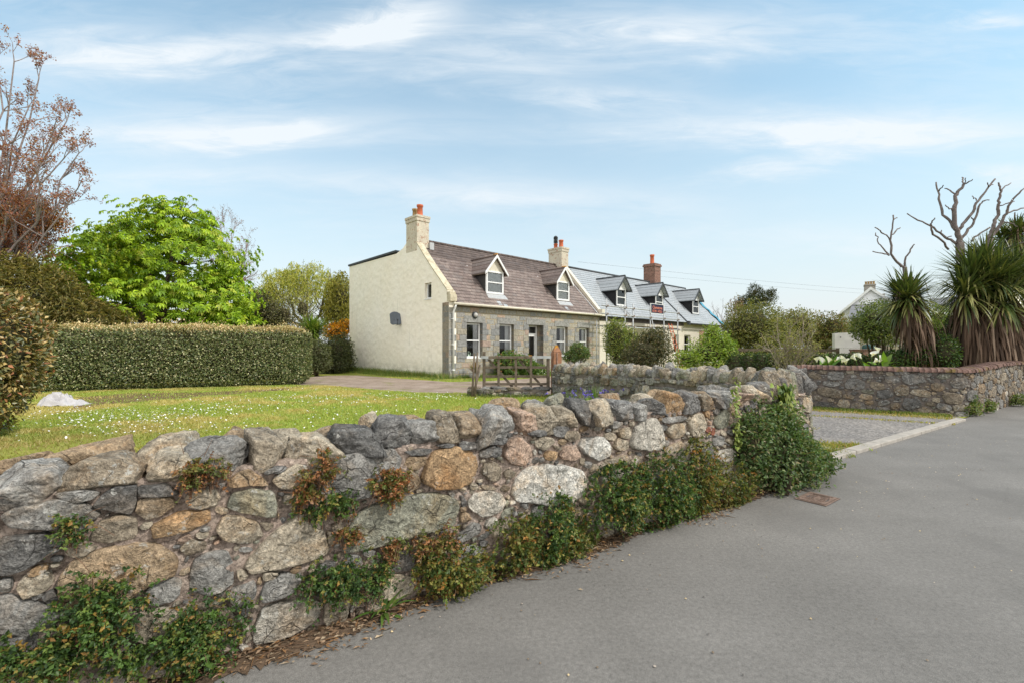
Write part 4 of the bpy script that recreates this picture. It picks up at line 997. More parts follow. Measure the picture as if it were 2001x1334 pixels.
def creepers():
    for k, (px, py, rx, ry, n, th, kind, lab) in enumerate(CREEP):
        s, v = px2sv(px, py); s1, _ = px2sv(px + rx, py); s0, _ = px2sv(px - rx, py); _, v1 = px2sv(px, py - ry)
        rs_, rv = (s1 - s0) / 2, v1 - v
        base = PW.world(np.array([s]), max(0, v - rv), np.array([0.03]))[0]
        e = empty('wall_creeper', tuple(base), label=lab, cat='creeper', group='creepers on the roadside wall')
        # many small sprigs, each a short stem set with leaves
        full = px > 800 and kind != 'red'; n = int(n * (3.6 if px > 1100 else 2.6 if full else 1.5)); q = 13; th = th * (1.55 if full else 1.0); ns = max(12, n // q); n = ns * q
        m = int(4 + 30 * rs_ * rv * 4)
        cc = rng.normal(size=(m, 2)) * 0.40; cw = 0.16 + 0.22 * rng.random(m); i = rng.integers(0, m, ns)
        rim = rng.random(ns) < .16
        b0 = cc[i] + rng.normal(size=(ns, 2)) * cw[i][:, None] * np.where(rim, 1.5, 1.0)[:, None]
        b0 = b0 / np.maximum(1, np.linalg.norm(b0, axis=1) / 1.15)[:, None]
        dep = th * rng.random(ns) ** (.55 if full else .8) * np.clip(1.15 - np.linalg.norm(b0, axis=1) * .75, .15, 1)
        sl = (0.035 + 0.06 * rng.random(ns)) * np.where(rim, 1.5, 1.0) * (1 if rv > .08 else .8)
        sd = np.stack([rng.normal(size=ns) * .7 + b0[:, 0] * .5, rng.normal(size=ns) * .7 + b0[:, 1] * .4 + .15, .45 + .5 * rng.random(ns)], 1); sd = unit(sd)
        t = (np.arange(q) + rng.random((ns, q)) * .8) / q
        ps = (s + b0[:, :1] * rs_ + sd[:, :1] * sl[:, None] * t); pv = (v + b0[:, 1:] * rv + sd[:, 1:2] * sl[:, None] * t - .25 * sl[:, None] * t * t)
        pw = 0.035 + dep[:, None] + sd[:, 2:] * sl[:, None] * t * .8
        pv = np.maximum(pv, 0.01)
        ps, pv, pw = ps.ravel(), pv.ravel(), pw.ravel()
        P = PW.world(ps, pv, pw); P[:, 2] = pv
        x, y, nx, ny = PW.pos(ps)
        out = np.stack([nx, ny, np.zeros(n)], 1); tan = np.stack([-ny, nx, np.zeros(n)], 1)
        D = out * (.4 + .5 * rng.random((n, 1))) + tan * rng.normal(size=(n, 1)) * 0.8 + np.array([0, 0, 1.0]) * rng.normal(0.15, 0.7, size=(n, 1))
        Nn = out * 0.5 + np.array([0, 0, 0.9]) + rdirs(n) * 0.8
        L = (0.0105 + 0.0135 * rng.random(n) ** 1.3) * (1.15 if full else 1.0) * (1.0 if v < 0.7 else 0.9) * np.repeat(.75 + .5 * rng.random(ns), q)
        C = np.repeat(palette(ns, np.array(LCOL[kind]) * 1.35, LW[kind], 0.22), q, 0) * (1 + .14 * rng.normal(size=(n, 1)))
        tip = (t.ravel() > .62) & (np.repeat(rng.random(ns), q) < (.4 if kind != 'green' else .22))
        C[tip] = palette(int(tip.sum()), [(0.22, 0.22, 0.05), (0.30, 0.17, 0.05), (.26, .24, .06)] if kind != 'red' else [(.33, .15, .06), (.28, .18, .06), (.36, .19, .09)])
        leaves('foliage', P - base, D, Nn, L, L * (0.45 + 0.25 * rng.random(n)), C, M['leaf'], e, 0.2, 0.15)
        b = MB(); b.col = (0.20, 0.12, 0.075)
        P2 = P.reshape(ns, q, 3) - base
        for j in rng.permutation(ns)[:min(ns, 90)]:
            o_ = P2[j]; k0 = o_[0] - np.array([0, 0, .02 + .05 * rng.random()]); k0[2] = max(k0[2], .004 - base[2])
            b.tube([k0, o_[0], o_[q // 2], o_[-1]], [0.0022, 0.0018, 0.0014, .001], 3, cap=False)
        for j in range(int(4 + ns / 25)):      # dry straw caught in it
            o_ = P2[rng.integers(ns)][0]; d_ = rdirs(1)[0] * (.06 + .1 * rng.random()); b.tube([o_, o_ + d_ * .5 + np.array([0, 0, .01]), o_ + d_], [.0018, .0015, .001], 3, cap=False)
        so = b.build('stems', M['bark'], e)
        if px > 780 and kind != 'red':        # here the stems only show between the leaves: one mesh with them
            fo = [c for c in e.children if c.name.startswith('foliage')][0]
            bm = bmesh.new(); bm.from_mesh(fo.data); k0 = len(bm.faces); bm.from_mesh(so.data); bm.faces.ensure_lookup_table()
            for f_ in bm.faces[k0:]: f_.material_index = 1
            bm.to_mesh(fo.data); bm.free(); fo.data.materials.append(M['bark']); bpy.data.objects.remove(so)
    # the big shrub at the wall's turn and the ivy above it
    def wpt(px, py, out):
        s, v = px2sv(px, py); p = PW.world(np.array([s]), v, np.array([out]))[0]; p[2] = v; return p
    base = onground(1525, 925)
    B = lambda px, py, o: tuple(wpt(px, py, o))
    c1 = at(1500, 880, 4.82); c2 = at(1545, 895, 5.0); c3 = at(1458, 868, 4.66); c4 = at(1588, 905, 5.3); c5 = at(1518, 835, 5.0)
    bush('wall_foot_shrub', 'large dense dark green shrub at the bend of the roadside wall, spilling onto the tarmac', 'shrub',
         [c1, c2, c3, c4, c5], [(.36, .26, .42), (.34, .25, .33), (.24, .18, .36), (.25, .2, .14), (.26, .2, .24)], 13000, 0.042, 0.022,
         [(0.05, 0.09, 0.028), (0.075, 0.125, 0.04), (0.12, 0.15, 0.055), (0.16, 0.14, 0.07)], [4, 4, 3, 1.2], base=(c1.x, c1.y, 0), core=0.5, up=0.2, amp=0.36, freq=3.0, mat='leaf', seed=40, zmin=0.01)
    s, v = px2sv(1513, 790); base = PW.world(np.array([s]), 0.6, np.array([0.05]))[0]
    e = empty('ivy', tuple(base), label='bright yellow green ivy trailing over the coping above the big wall foot shrub', cat='ivy')
    n = 330
    pv = 1.12 - rng.random(n) * 0.46
    ps = s + rng.normal(size=n) * (0.075 + 0.06 * (1.12 - pv)) + 0.05 * np.sin(pv * 9)
    pw = 0.07 + 0.07 * rng.random(n) + np.where(pv > 0.95, 0.0, 0)
    P = PW.world(ps, pv, pw); P[:, 2] = pv
    x, y, nx, ny = PW.pos(ps); out = np.stack([nx, ny, np.zeros(n)], 1); tan = np.stack([-ny, nx, np.zeros(n)], 1)
    D = tan * rng.normal(size=(n, 1)) * 0.8 + np.array([0, 0, -1.0]) + out * 0.35
    leaves('foliage', P - base, D, out + np.array([0, 0, 0.5]), 0.055 + 0.03 * rng.random(n), 0.05 + 0.02 * rng.random(n), palette(n, [(0.20, 0.27, 0.05), (0.28, 0.33, 0.08), (0.12, 0.19, 0.04), (0.07, 0.12, 0.03)], [3, 3, 2, 2]), M['leaf'], e, 0.12, 0.2)
    for (px, py, n, lab) in [(1095 + 330, 845, 60, 'a few bright ivy leaves on the wall face left of the big shrub'), (1420, 772, 60, 'small ivy sprig on the coping just left of the trailing ivy')]:
        s, v = px2sv(px, py); base = PW.world(np.array([s]), v - 0.1, np.array([0.05]))[0]
        e = empty('ivy', tuple(base), label=lab, cat='ivy')
        ps = s + rng.normal(size=n) * 0.03; pv = v + rng.normal(size=n) * 0.09; pw = 0.07 + 0.03 * rng.random(n)
        P = PW.world(ps, pv, pw); P[:, 2] = pv; x, y, nx, ny = PW.pos(ps); out = np.stack([nx, ny, np.zeros(n)], 1)
        D = rdirs(n) * 0.7 + np.array([0, 0, -0.7]) + out * 0.4
        leaves('foliage', P - base, D, out + np.array([0, 0, 0.4]), 0.04, 0.035, palette(n, [(0.18, 0.25, 0.05), (0.26, 0.31, 0.07)]), M['leaf'], e, 0.12, 0.2)

def rosette(name, label, cat, loc, n, L, W, cols, tilt=(0.3, 1.0), group=None, curve=0.5, mat='leaf', seg=6):
    """long leaves rising from one point and bending over"""
    e = empty(name, tuple(loc), label=label, cat=cat, group=group)
    strap(e, 'blades', np.zeros((n, 3)), np.column_stack([rng.normal(size=(n, 2)), np.abs(rng.normal(size=n)) * 0 + np.tan(rng.uniform(*tilt, size=n))]), L * (0.6 + 0.5 * rng.random(n)), W, palette(n, cols), curve, M[mat], seg)
    return e

def strap(parent, name, P, D, L, W, C, curve, mat, seg=6, fold=0.15):
    n = len(P); D = unit(np.asarray(D, float)); h = D.copy(); h[:, 2] = 0; h = unit(h + 1e-6)
    S = unit(np.cross(D, np.array([0, 0, 1.0]) + 1e-4)); L = np.broadcast_to(np.asarray(L, float), (n,)); W = np.broadcast_to(np.asarray(W, float), (n,))
    curve = np.broadcast_to(np.asarray(curve, float), (n,))
    V = []; p = P.copy(); d = D.copy()
    for k in range(seg + 1):
        t = k / seg; w = W * (0.55 + 0.9 * t * (1 - t) * 2) * (1 - t ** 3) + 0.0005
        V.append(p - S * w[:, None] / 2); V.append(p + S * w[:, None] / 2)
        d = unit(d + np.array([0, 0, -1.0]) * (curve * (0.3 + 1.4 * t) / seg)[:, None])
        p = p + d * (L / seg)[:, None]
    V = np.stack(V, 1).reshape(-1, 3); b = np.arange(n)[:, None] * (2 * seg + 2)
    Fc = np.concatenate([b + np.array([[2 * k, 2 * k + 1, 2 * k + 3, 2 * k + 2]]) for k in range(seg)], 0)
    return npmesh(name, V, Fc, mat, parent, np.repeat(np.clip(C, 0, 1), 2 * seg + 2, 0), True)

# ---------------------------------------------------------------- the terrace of cottages; x runs along the fronts, y into the houses
HA = Vector((-2.98, 21.7, 0.0)); HT = math.atan2(0.6827, 0.7307)
HR = Matrix.Rotation(HT, 4, 'Z'); HINV = (Matrix.Translation(HA) @ HR).inverted()
def hloc(px, py, axis, val):
    o = HINV @ Vector((0, 0, CAMH)); d = (HINV.to_3x3() @ Vector(((px - 1000.5) / F, 1, (678 - py) / F)))
    i = 'xyz'.index(axis); t = (val - o[i]) / d[i]
    return o + d * t
ZE, SL, YR, ZR = 3.60, 1.02, 3.35, 7.17
def roofz(y): return ZE + (y + 0.15) * SL
def hroof(px, py):
    o = HINV @ Vector((0, 0, CAMH)); d = (HINV.to_3x3() @ Vector(((px - 1000.5) / F, 1, (678 - py) / F)))
    t = (ZE + SL * (o.y + 0.15) - o.z) / (d.z - SL * d.y)
    return o + d * t

def wall_holes(b, x0, x1, z0, z1, y0, y1, holes):
    """wall from x0 to x1 with rectangular openings (hx0,hx1,hz0,hz1) side by side"""
    x = x0
    for (a, c, d, e) in sorted(holes):
        if a > x: b.box(x, a, y0, y1, z0, z1)
        if d > z0: b.box(a, c, y0, y1, z0, d)
        if e < z1: b.box(a, c, y0, y1, e, z1)
        x = c
    if x1 > x: b.box(x, x1, y0, y1, z0, z1)

def slates(b, x0, x1, y0, z0, y1, z1, n, lift=0.022, skip=None):
    """stepped courses of slate on a slope"""
    L = math.hypot(y1 - y0, z1 - z0); ny, nz = -(z1 - z0) / L, (y1 - y0) / L
    xs = [x0, x1]
    for k in range(n):
        ta, tb = k / n, (k + 1) / n
        ya, za = y0 + (y1 - y0) * ta, z0 + (z1 - z0) * ta; yb, zb = y0 + (y1 - y0) * tb, z0 + (z1 - z0) * tb
        a = (ya + ny * lift, za + nz * lift); c = (yb + ny * 0.004, zb + nz * 0.004)
        m = max(1, int((x1 - x0) / 0.7)); w = [random.gauss(0, 0.004) for _ in range(m + 1)]
        for i in range(m):
            xa = x0 + (x1 - x0) * i / m; xb = x0 + (x1 - x0) * (i + 1) / m
            b.quad((xa, a[0], a[1] + w[i]), (xb, a[0], a[1] + w[i + 1]), (xb, c[0], c[1]), (xa, c[0], c[1]))
            b.quad((xa, ya, za), (xb, ya, za), (xb, a[0], a[1] + w[i + 1]), (xa, a[0], a[1] + w[i]))

def sash(parent, x0, x1, z0, z1, y, Mx=None, rail=True, curtain=True, sill=True, fw=0.075, name='window', room=0.35):
    f = MB(); f.M = Mx
    f.box(x0, x0 + fw, y, y + .09, z0, z1); f.box(x1 - fw, x1, y, y + .09, z0, z1)
    f.box(x0 + fw, x1 - fw, y, y + .09, z1 - fw, z1); f.box(x0 + fw, x1 - fw, y, y + .09, z0, z0 + fw * 1.1)
    if rail:
        m = (z0 + z1) / 2; f.box(x0 + fw, x1 - fw, y + .004, y + .085, m - .03, m + .03)
    w = f.build(name, M['white'], parent)
    g = MB(); g.M = Mx; g.quad((x0 + fw, y + .05, z0 + fw), (x1 - fw, y + .05, z0 + fw), (x1 - fw, y + .05, z1 - fw), (x0 + fw, y + .05, z1 - fw))
    g.build('pane', M['glass'], w)
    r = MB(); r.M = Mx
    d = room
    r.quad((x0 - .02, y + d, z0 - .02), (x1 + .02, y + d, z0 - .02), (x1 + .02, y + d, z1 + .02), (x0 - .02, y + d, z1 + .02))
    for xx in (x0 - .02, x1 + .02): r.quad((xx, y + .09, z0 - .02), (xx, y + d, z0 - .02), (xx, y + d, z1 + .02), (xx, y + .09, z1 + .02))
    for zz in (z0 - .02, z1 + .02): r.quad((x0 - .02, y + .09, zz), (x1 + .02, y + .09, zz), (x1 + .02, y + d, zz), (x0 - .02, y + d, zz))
    r.build('dark_room_backing', M['room'], w)
    if curtain:
        c = MB(); c.M = Mx
        spans = [(x0 + fw * .6, x0 + (x1 - x0) * .2), (x0 + (x1 - x0) * (.62 if curtain != 'full' else .2), x1 - fw * .6)]
        if curtain == 'full': spans = [(x0 + fw * .6, x1 - fw * .6)]
        if curtain == 'right': spans = spans[1:]
        for (a, e) in spans:
            k = max(4, int((e - a) / .025))
            for i in range(k):
                xa = a + (e - a) * i / k; xb = a + (e - a) * (i + 1) / k
                ya = y + .115 + .008 * math.sin(i * 1.3); yb = y + .115 + .008 * math.sin((i + 1) * 1.3)
                c.quad((xa, ya, z0 + .03), (xb, yb, z0 + .03), (xb, yb, z1 - .03), (xa, ya, z1 - .03))
        c.build('curtain', M['curtain'], w)
    if sill:
        s = MB(); s.M = Mx; s.box(x0 - .03, x1 + .03, y - .15, y + .0, z0 - .06, z0 - .002); s.build('sill', M['white'], w, .006)
    return w

def dormer(parent, xc, yf, zb, w, h, rise, kind):
    """gabled dormer; kind 'old' (brown slates, white boards) or 'new' (grey slates, deep dark overhang)"""
    old = kind == 'old'
    zt = zb + h; hw = w / 2; ov = 0.14 if old else 0.30; side = 0.17; ze = zt - 0.02
    yb_e = (ze - ZE) / SL - 0.15 + 0.1; yb_r = (zt + rise - ZE) / SL - 0.15 + 0.1
    zf = lambda y: roofz(y) - 0.06
    b = MB()
    for sx in (-1, 1):                                           # cheeks
        xo = xc + sx * (hw - 0.002); xi = xo - sx * 0.08
        p = [(xo, yf + .03, zf(yf)), (xo, yf + .03, zt - .03), (xo, yb_e, zt - .03), (xo, yb_e, zf(yb_e) - .1)]
        b.prism(p, (xi - xo, 0, 0))
    d = b.build('dormer', M['cheek'] if old else M['black_felt'], parent)
    g = MB()                                                      # gablet over the window
    g.prism([(xc - hw, yf + .02, zt), (xc + hw, yf + .02, zt), (xc, yf + .02, zt + rise * .92)], (0, .08, 0))
    g.build('gablet', M['cream'] if old else M['white'], d)
    r = MB(); r2 = MB()
    for sx in (-1, 1):
        xe = xc + sx * (hw + side); zz = zt - side * rise / (hw) * .75
        n = 4
        for k in range(n):
            ta, tb = k / n, (k + 1) / n
            xa, za = xe + (xc - xe) * ta, zz + (zt + rise - zz) * ta; xb, z2 = xe + (xc - xe) * tb, zz + (zt + rise - zz) * tb
            ba = yb_e + (yb_r - yb_e) * ta + .05; bb = yb_e + (yb_r - yb_e) * tb + .05
            r.hexa([(xa, yf - ov, za), (xa, ba, za), (xb, bb, z2 - .02), (xb, yf - ov, z2 - .02)], [(xa, yf - ov, za + .05), (xa, ba, za + .05), (xb, bb, z2 + .02), (xb, yf - ov, z2 + .02)])
    r.build('dormer_roof', M['slate_brown' if old else 'slate_grey'], d)
    for sx in (-1, 1):                                            # barge boards
        xe = xc + sx * (hw + side + .03); zz = zt - side * rise / hw * .75 - .03
        q = MB(); yo = yf - ov - .045
        q.hexa([(xe, yo, zz - .05), (xc, yo, zt + rise - .10), (xc, yo + .04, zt + rise - .10), (xe, yo + .04, zz - .05)],
               [(xe, yo, zz + .09), (xc, yo, zt + rise + .06), (xc, yo + .04, zt + rise + .06), (xe, yo + .04, zz + .09)])
        q.build('barge_board', M['white'] if old else M['dark'], d)
        s = MB(); xo = xc + sx * (hw + side); zz = zt - side * rise / hw * .75
        s.box(min(xo, xo - sx * .12), max(xo, xo - sx * .12), yf - ov + .01, yb_e, zz - .045, zz - .003); s.build('soffit', M['wood'] if old else M['dark'], d)
    rt = MB(); rt.tube([(xc, yf - ov - .02, zt + rise + .05), (xc, yb_r + .05, zt + rise + .05)], .05, 6); rt.build('ridge_tile', M['slate_brown'] if old else M['dark'], d)
    if old:
        m_ = MB(); m_.tube([(xc, yf - ov - .03, zt + rise + .07), (xc, yf + .1, zt + rise + .07)], .055, 6); m_.build('lichen_patch', M['moss'], d)
        v = MB(); xo = xc - hw - side; v.hexa([(xo - .1, yb_e - .02, ze - .16), (xo + .03, yb_e - .14, ze - .1), (xo + .03, yb_e - .0, ze - .1), (xo - .1, yb_e + .12, ze - .16)],
                                              [(xo + .02, yb_e + .28, ze + .45), (xo + .13, yb_e + .24, ze + .45), (xo + .13, yb_e + .3, ze + .45), (xo + .02, yb_e + .34, ze + .45)])
        v.build('flashing', M['alu'], d)
        ap = MB(); y0 = yf - .02
        ap.hexa([(xc - hw - .06, y0 - .22, roofz(y0 - .22) + .02), (xc + hw + .1, y0 - .22, roofz(y0 - .22) + .02), (xc + hw + .06, y0, roofz(y0) + .02), (xc - hw - .03, y0, roofz(y0) + .02)],
                [(xc - hw - .06, y0 - .22, roofz(y0 - .22) + .05), (xc + hw + .1, y0 - .22, roofz(y0 - .22) + .05), (xc + hw + .06, y0, roofz(y0) + .06), (xc - hw - .03, y0, roofz(y0) + .06)])
        ap.build('apron', M['alu'], d)
    sash(d, xc - hw + (.0 if old else .1), xc + hw - (.0 if old else .1), zb + .04, zt, yf, None, True, 'full' if old else False, False, .09)
    return d

def pot(parent, c, r, h, mat, cowl=False):
    b = MB()
    b.lathe([(r * 1.05, 0), (r * 1.05, .06), (r * .9, .09), (r * .82, h * .8), (r * 1.0, h * .84), (r * 1.02, h), (r * .75, h), (r * .7, h * .6)], c, 14)
    o = b.build('chimney_pot', mat, parent)
    if cowl:
        q = MB()
        for k in range(4): q.lathe([(r * .95, 0), (r * 1.12, .03), (r * .95, .05)], (c[0], c[1], c[2] + h + .06 + k * .1), 12)
        q.lathe([(r * .6, 0), (r * .6, .42)], (c[0], c[1], c[2] + h - .02), 10)
        q.lathe([(r * 1.1, 0), (r * .7, .1), (r * .2, .14)], (c[0], c[1], c[2] + h + .44), 12)
        q.build('cowl', M['dark'], o)
    return o

def build_houses():
    M['black_felt'] = plain('black_felt', (.018, .018, .02), .8, .3, 6, .2)
    rz = HT
    # ---- stone fronted cottage
    e = empty('cottage', HA, rz, label='stone fronted cottage with cream gable, brown slate roof and two white dormers', cat='house')
    Lh = 11.8; holes = [(1.05, 2.04, .95, 2.70), (3.18, 4.21, .95, 2.70), (5.34, 6.52, .12, 2.73), (7.65, 8.66, .95, 2.70), (9.74, 10.72, .95, 2.70)]
    b = MB(); wall_holes(b, .0, Lh, -.1, ZE + .02, .012, .55, holes); b.build('front_wall', M['granite'], e)
    # dressed blocks round the openings
    q = MB()
    for (x0, x1, z0, z1) in holes:
        q.col = (.27, .265, .245); q.box(x0 - .16, x1 + .18, -.012, .2, z1 + .003, z1 + .33)
        if z0 > .5: pass
        zz = z0; k = 0
        while zz < z1 - .05:
            hh = min(random.uniform(.24, .36), z1 - zz); 
            for sx, xe in ((-1, x0), (1, x1)):
                wl = random.choice((.28, .42)) if k % 2 else random.choice((.4, .55))
                a, c = (xe - wl, xe) if sx < 0 else (xe, xe + wl)
                q.col = random.choice([(.25, .245, .23), (.31, .28, .22), (.22, .22, .21), (.29, .26, .2), (.33, .25, .2)])
                q.box(a, c, -.006 - random.random() * .012, .3, zz + .006, zz + hh - .006)
            zz += hh; k += 1
    q.build('stone_surround', M['block'], e, .006)
    q = MB(); zz = 0.0; k = 0
    while zz < ZE - .25:
        hh = random.uniform(.26, .4); q.col = random.choice([(.26, .26, .245), (.32, .3, .25), (.22, .22, .21)]); q.box(.004, .42 if k % 2 else .28, -.004, .0115, zz + .006, min(zz + hh, ZE - .2) - .006); zz += hh; k += 1
    q.build('corner_stones', M['block'], e, .006)
    q = MB(); q.box(.02, Lh, -.05, .03, -.1, .38); q.build('plinth', M['granite'], e)
    for i, (x0, x1, z0, z1) in enumerate(holes):
        if i == 2: continue
        sash(e, x0 + .02, x1 - .02, z0 + .03, z1 - .02, .17, None, True, 'right' if i < 2 else True, True)
    # door in its deep reveal
    d = MB(); yd = .47; x0, x1 = 5.36, 6.50
    d.box(x0, x0 + .09, yd, yd + .1, .12, 2.72); d.box(x1 - .09, x1, yd, yd + .1, .12, 2.72); d.box(x0 + .09, x1 - .09, yd, yd + .1, 2.63, 2.72); d.box(x0 + .09, x1 - .09, yd, yd + .1, 2.2, 2.28)
    d.box(x0 + .09, x0 + .2, yd + .02, yd + .09, .14, 2.2); d.box(x1 - .2, x1 - .09, yd + .02, yd + .09, .14, 2.2); d.box(x0 + .2, x1 - .2, yd + .02, yd + .09, .14, .95); d.box(x0 + .2, x1 - .2, yd + .02, yd + .09, 2.1, 2.2)
    dr = d.build('door', M['white'], e, .006)
    g = MB(); g.quad((x0 + .2, yd + .06, .95), (x1 - .2, yd + .06, .95), (x1 - .2, yd + .06, 2.1), (x0 + .2, yd + .06, 2.1)); g.quad((x0 + .09, yd + .06, 2.28), (x1 - .09, yd + .06, 2.28), (x1 - .09, yd + .06, 2.63), (x0 + .09, yd + .06, 2.63)); g.build('pane', M['glass'], dr)
    g = MB(); g.box(x0 - .05, x1 + .05, .6, 1.4, .1, 2.75); g.build('dark_hall_backing', M['room'], dr)
    g = MB(); g.box(x0 + .45, x0 + .72, yd + .005, yd + .02, .98, 1.05); g.build('letter_plate', M['moss'], dr)
    g = MB(); g.box(5.2, 6.66, -.35, .46, -.05, .115); g.build('doorstep', M['dressed'], e, .01)
    # gable wall: strips with the small window cut out
    prof = [(.0, 3.72), (.12, 4.16), (1.5, 5.46), (2.1, 6.06), (2.86, 6.86), (3.89, 7.06), (4.3, 6.82), (4.96, 6.64), (7.0, 6.66), (9.0, 6.68), (11.1, 6.70)]
    b = MB(); th = .42
    def strip(y0, t0, y1, t1, lo=-.1):
        b.hexa([(0, y0, lo), (th, y0, lo), (th, y1, lo), (0, y1, lo)], [(0, y0, t0), (th, y0, t0), (th, y1, t1), (0, y1, t1)])
    for (ya, za), (yb, zb) in zip(prof[:-1], prof[1:]):
        ya2 = max(ya, .011)
        if abs(ya - 1.5) < .01:
            strip(ya, 3.89, yb, 3.89); strip(ya, za, yb, zb, 4.71)
        else: strip(ya2, za, yb, zb)
    b.build('gable_wall', M['rubble_paint'], e)
    # lumpy foot of the gable
    # gable window sits in the x = 0 face
    Mg = Matrix(((0, 1, 0, 0), (-1, 0, 0, 0), (0, 0, 1, 0), (0, 0, 0, 1)))    # (x,y,z) -> (y,-x,z)
    sash(e, -2.08, -1.52, 3.92, 4.70, .12, Mg, False, False, True, .06, 'window', .28)
    # parapet coping on the gable's front slope and the kneeler
    c = MB()
    for (ya, za), (yb, zb) in zip(prof[1:4], prof[2:5]):
        c.hexa([(-.03, ya, za + .003), (.36, ya, za + .003), (.36, yb, zb + .003), (-.03, yb, zb + .003)], [(-.03, ya, za + .08), (.36, ya, za + .08), (.36, yb, zb + .08), (-.03, yb, zb + .08)])
    c.box(-.03, .34, -.17, .12, 3.66, 3.98); c.box(-.02, .32, -.10, .16, 3.983, 4.12)
    c.build('verge_coping', M['verge'], e)
    # rear wing
    w = MB(); w.box(th + .003, 7.5, 5.2, 11.08, -.1, 6.62); w.build('rear_wing', M['rubble_paint'], e)
    w = MB(); w.box(-.06, 7.6, 4.98, 11.18, 6.72, 6.83); w.build('flat_roof', M['dark'], e)
    w = MB(); w.box(-.03, .3, 11.1, 11.45, -.1, .45); w.build('plinth', M['rubble_paint'], e)
    # roof
    rf = MB(); x0, x1 = .40, Lh - .05
    t = .70; yk = -.22 + (YR + .22) * t; zk = ZE - .07 + (ZR - ZE + .07) * t + .07
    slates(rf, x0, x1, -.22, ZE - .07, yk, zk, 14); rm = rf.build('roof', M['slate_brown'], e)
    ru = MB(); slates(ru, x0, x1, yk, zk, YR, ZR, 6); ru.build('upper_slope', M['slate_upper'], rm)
    rb = MB(); rb.quad((x0, YR, ZR), (x1, YR, ZR), (x1, 7.0, 3.6), (x0, 7.0, 3.6)); rb.quad((x0, -.2, ZE - .12), (x1, -.2, ZE - .12), (x1, YR, ZR - .1), (x0, YR, ZR - .1)); rb.build('rear_slope', M['slate_brown'], rm)
    rt = MB(); k = 0; x = x0
    while x < x1:
        rt.tube([(x, YR, ZR + .02 + .006 * math.sin(x * 2)), (min(x + .44, x1), YR, ZR + .02)], .085, 8); x += .45
    rt.build('ridge_tile', M['slate_upper'], rm)
    # patched slates below the first dormer
    for px, py in ((1.9 + 0, 0),):
        for (xx, yy) in ((3.05, -.02), (3.4, -.1), (8.5, 0.02)):
            p = MB(); y0 = yy - .1; y1 = yy + .12
            p.quad((xx, y0, roofz(y0) + .035), (xx + .26, y0, roofz(y0) + .035), (xx + .26, y1, roofz(y1) + .03), (xx, y1, roofz(y1) + .03)); p.build('patch_slate', M['slate_grey'], rm)
        pass
    dormer(e, 3.30, .47, 4.25, 1.20, 1.25, .80, 'old'); dormer(e, 8.82, .47, 4.28, 1.14, 1.22, .80, 'old')
    # gutter, fascia, downpipe, lamp
    g = MB(); g.box(.30, Lh, -.16, .0, ZE - .15, ZE - .03); g.build('fascia', M['wood'], e)
    g = MB(); g.tube([(.12, -.27, ZE - .06), (Lh + .05, -.27, ZE - .06)], .065, 8); g.build('gutter', M['cream'], e)
    g = MB(); g.tube([(.2, -.27, ZE - .1), (.2, -.24, ZE - .22), (.2, -.1, ZE - .42), (.2, -.08, .1)], .045, 8)
    for z in (.4, 1.6, 2.8): g.box(.13, .27, -.13, -.02, z, z + .05)
    g.build('downpipe', M['white'], e)
    l = hloc(927.6, 616, 'y', 0); g = MB(); g.M = Matrix.Translation((l.x, -.01, l.z)) @ Matrix.Rotation(math.pi / 2, 4, 'X')
    g.lathe([(.17, 0), (.17, .05), (.14, .08)], (0, 0, 0), 16); wl = g.build('wall_lamp', M['dark'], e)
    g = MB(); g.M = Matrix.Translation((l.x, -.06, l.z)) @ Matrix.Rotation(math.pi / 2, 4, 'X'); g.lathe([(.12, 0), (.11, .06), (.06, .1), (.01, .115)], (0, 0, 0), 14); g.build('lamp_glass', M['panel'], wl)
    # chimneys
    def chimney(x0, x1, y0, y1, z0, z1, mat, cap=True):
        c = MB(); c.box(x0, x1, y0, y1, z0, z1 - .3)
        if cap: c.box(x0 - .035, x1 + .035, y0 - .035, y1 + .035, z1 - .3, z1 - .12); c.box(x0 - .06, x1 + .06, y0 - .06, y1 + .06, z1 - .12, z1)
        return c.build('chimney', M[mat], e)
    ch = chimney(-.003, .72, 2.84, 3.92, 6.5, 8.36, 'chimney')
    pot(ch, (.36, 3.14, 8.36), .17, .62, M['pot']); pot(ch, (.36, 3.64, 8.36), .15, .52, M['pot_buff'])
    fl = MB(); fl.box(.70, .95, 2.7, 3.0, 6.62, 7.0); fl.build('flashing', M['alu'], ch)
    ch = chimney(11.3, 12.0, 2.75, 3.95, 6.6, 8.36, 'chimney')
    pot(ch, (11.65, 3.1, 8.36), .17, .55, M['pot']); pot(ch, (11.65, 3.6, 8.36), .15, .36, M['pot'], True)
    ae = MB(); ae.tube([(12.05, 3.9, 6.9), (12.08, 3.9, 9.0)], .02, 5); ae.build('aerial_mast', M['steel'], e)
    # party verge at the far end
    v = MB(); v.hexa([(Lh - .12, -.15, ZE), (Lh + .16, -.15, ZE), (Lh + .16, YR, ZR), (Lh - .12, YR, ZR)], [(Lh - .12, -.15, ZE + .2), (Lh + .16, -.15, ZE + .2), (Lh + .16, YR - .4, ZR + .08), (Lh - .12, YR - .4, ZR + .08)])
    v.box(Lh - .13, Lh + .17, -.34, .02, ZE - .12, ZE + .32)
    v.build('party_verge', M['cream'], e)
    v = MB(); v.hexa([(Lh - .42, -.15, ZE + .03), (Lh - .34, -.15, ZE + .03), (Lh - .34, YR - .4, ZR - .35), (Lh - .42, YR - .4, ZR - .35)], [(Lh - .42, -.15, ZE + .09), (Lh - .34, -.15, ZE + .09), (Lh - .34, YR - .4, ZR - .3), (Lh - .42, YR - .4, ZR - .3)])
    v.build('lead_gutter', M['alu'], e)
    # satellite dish on the gable: a thing fixed to the wall
    p = hloc(772, 624, 'x', -.28)
    Wm = Matrix.Translation(HA) @ HR
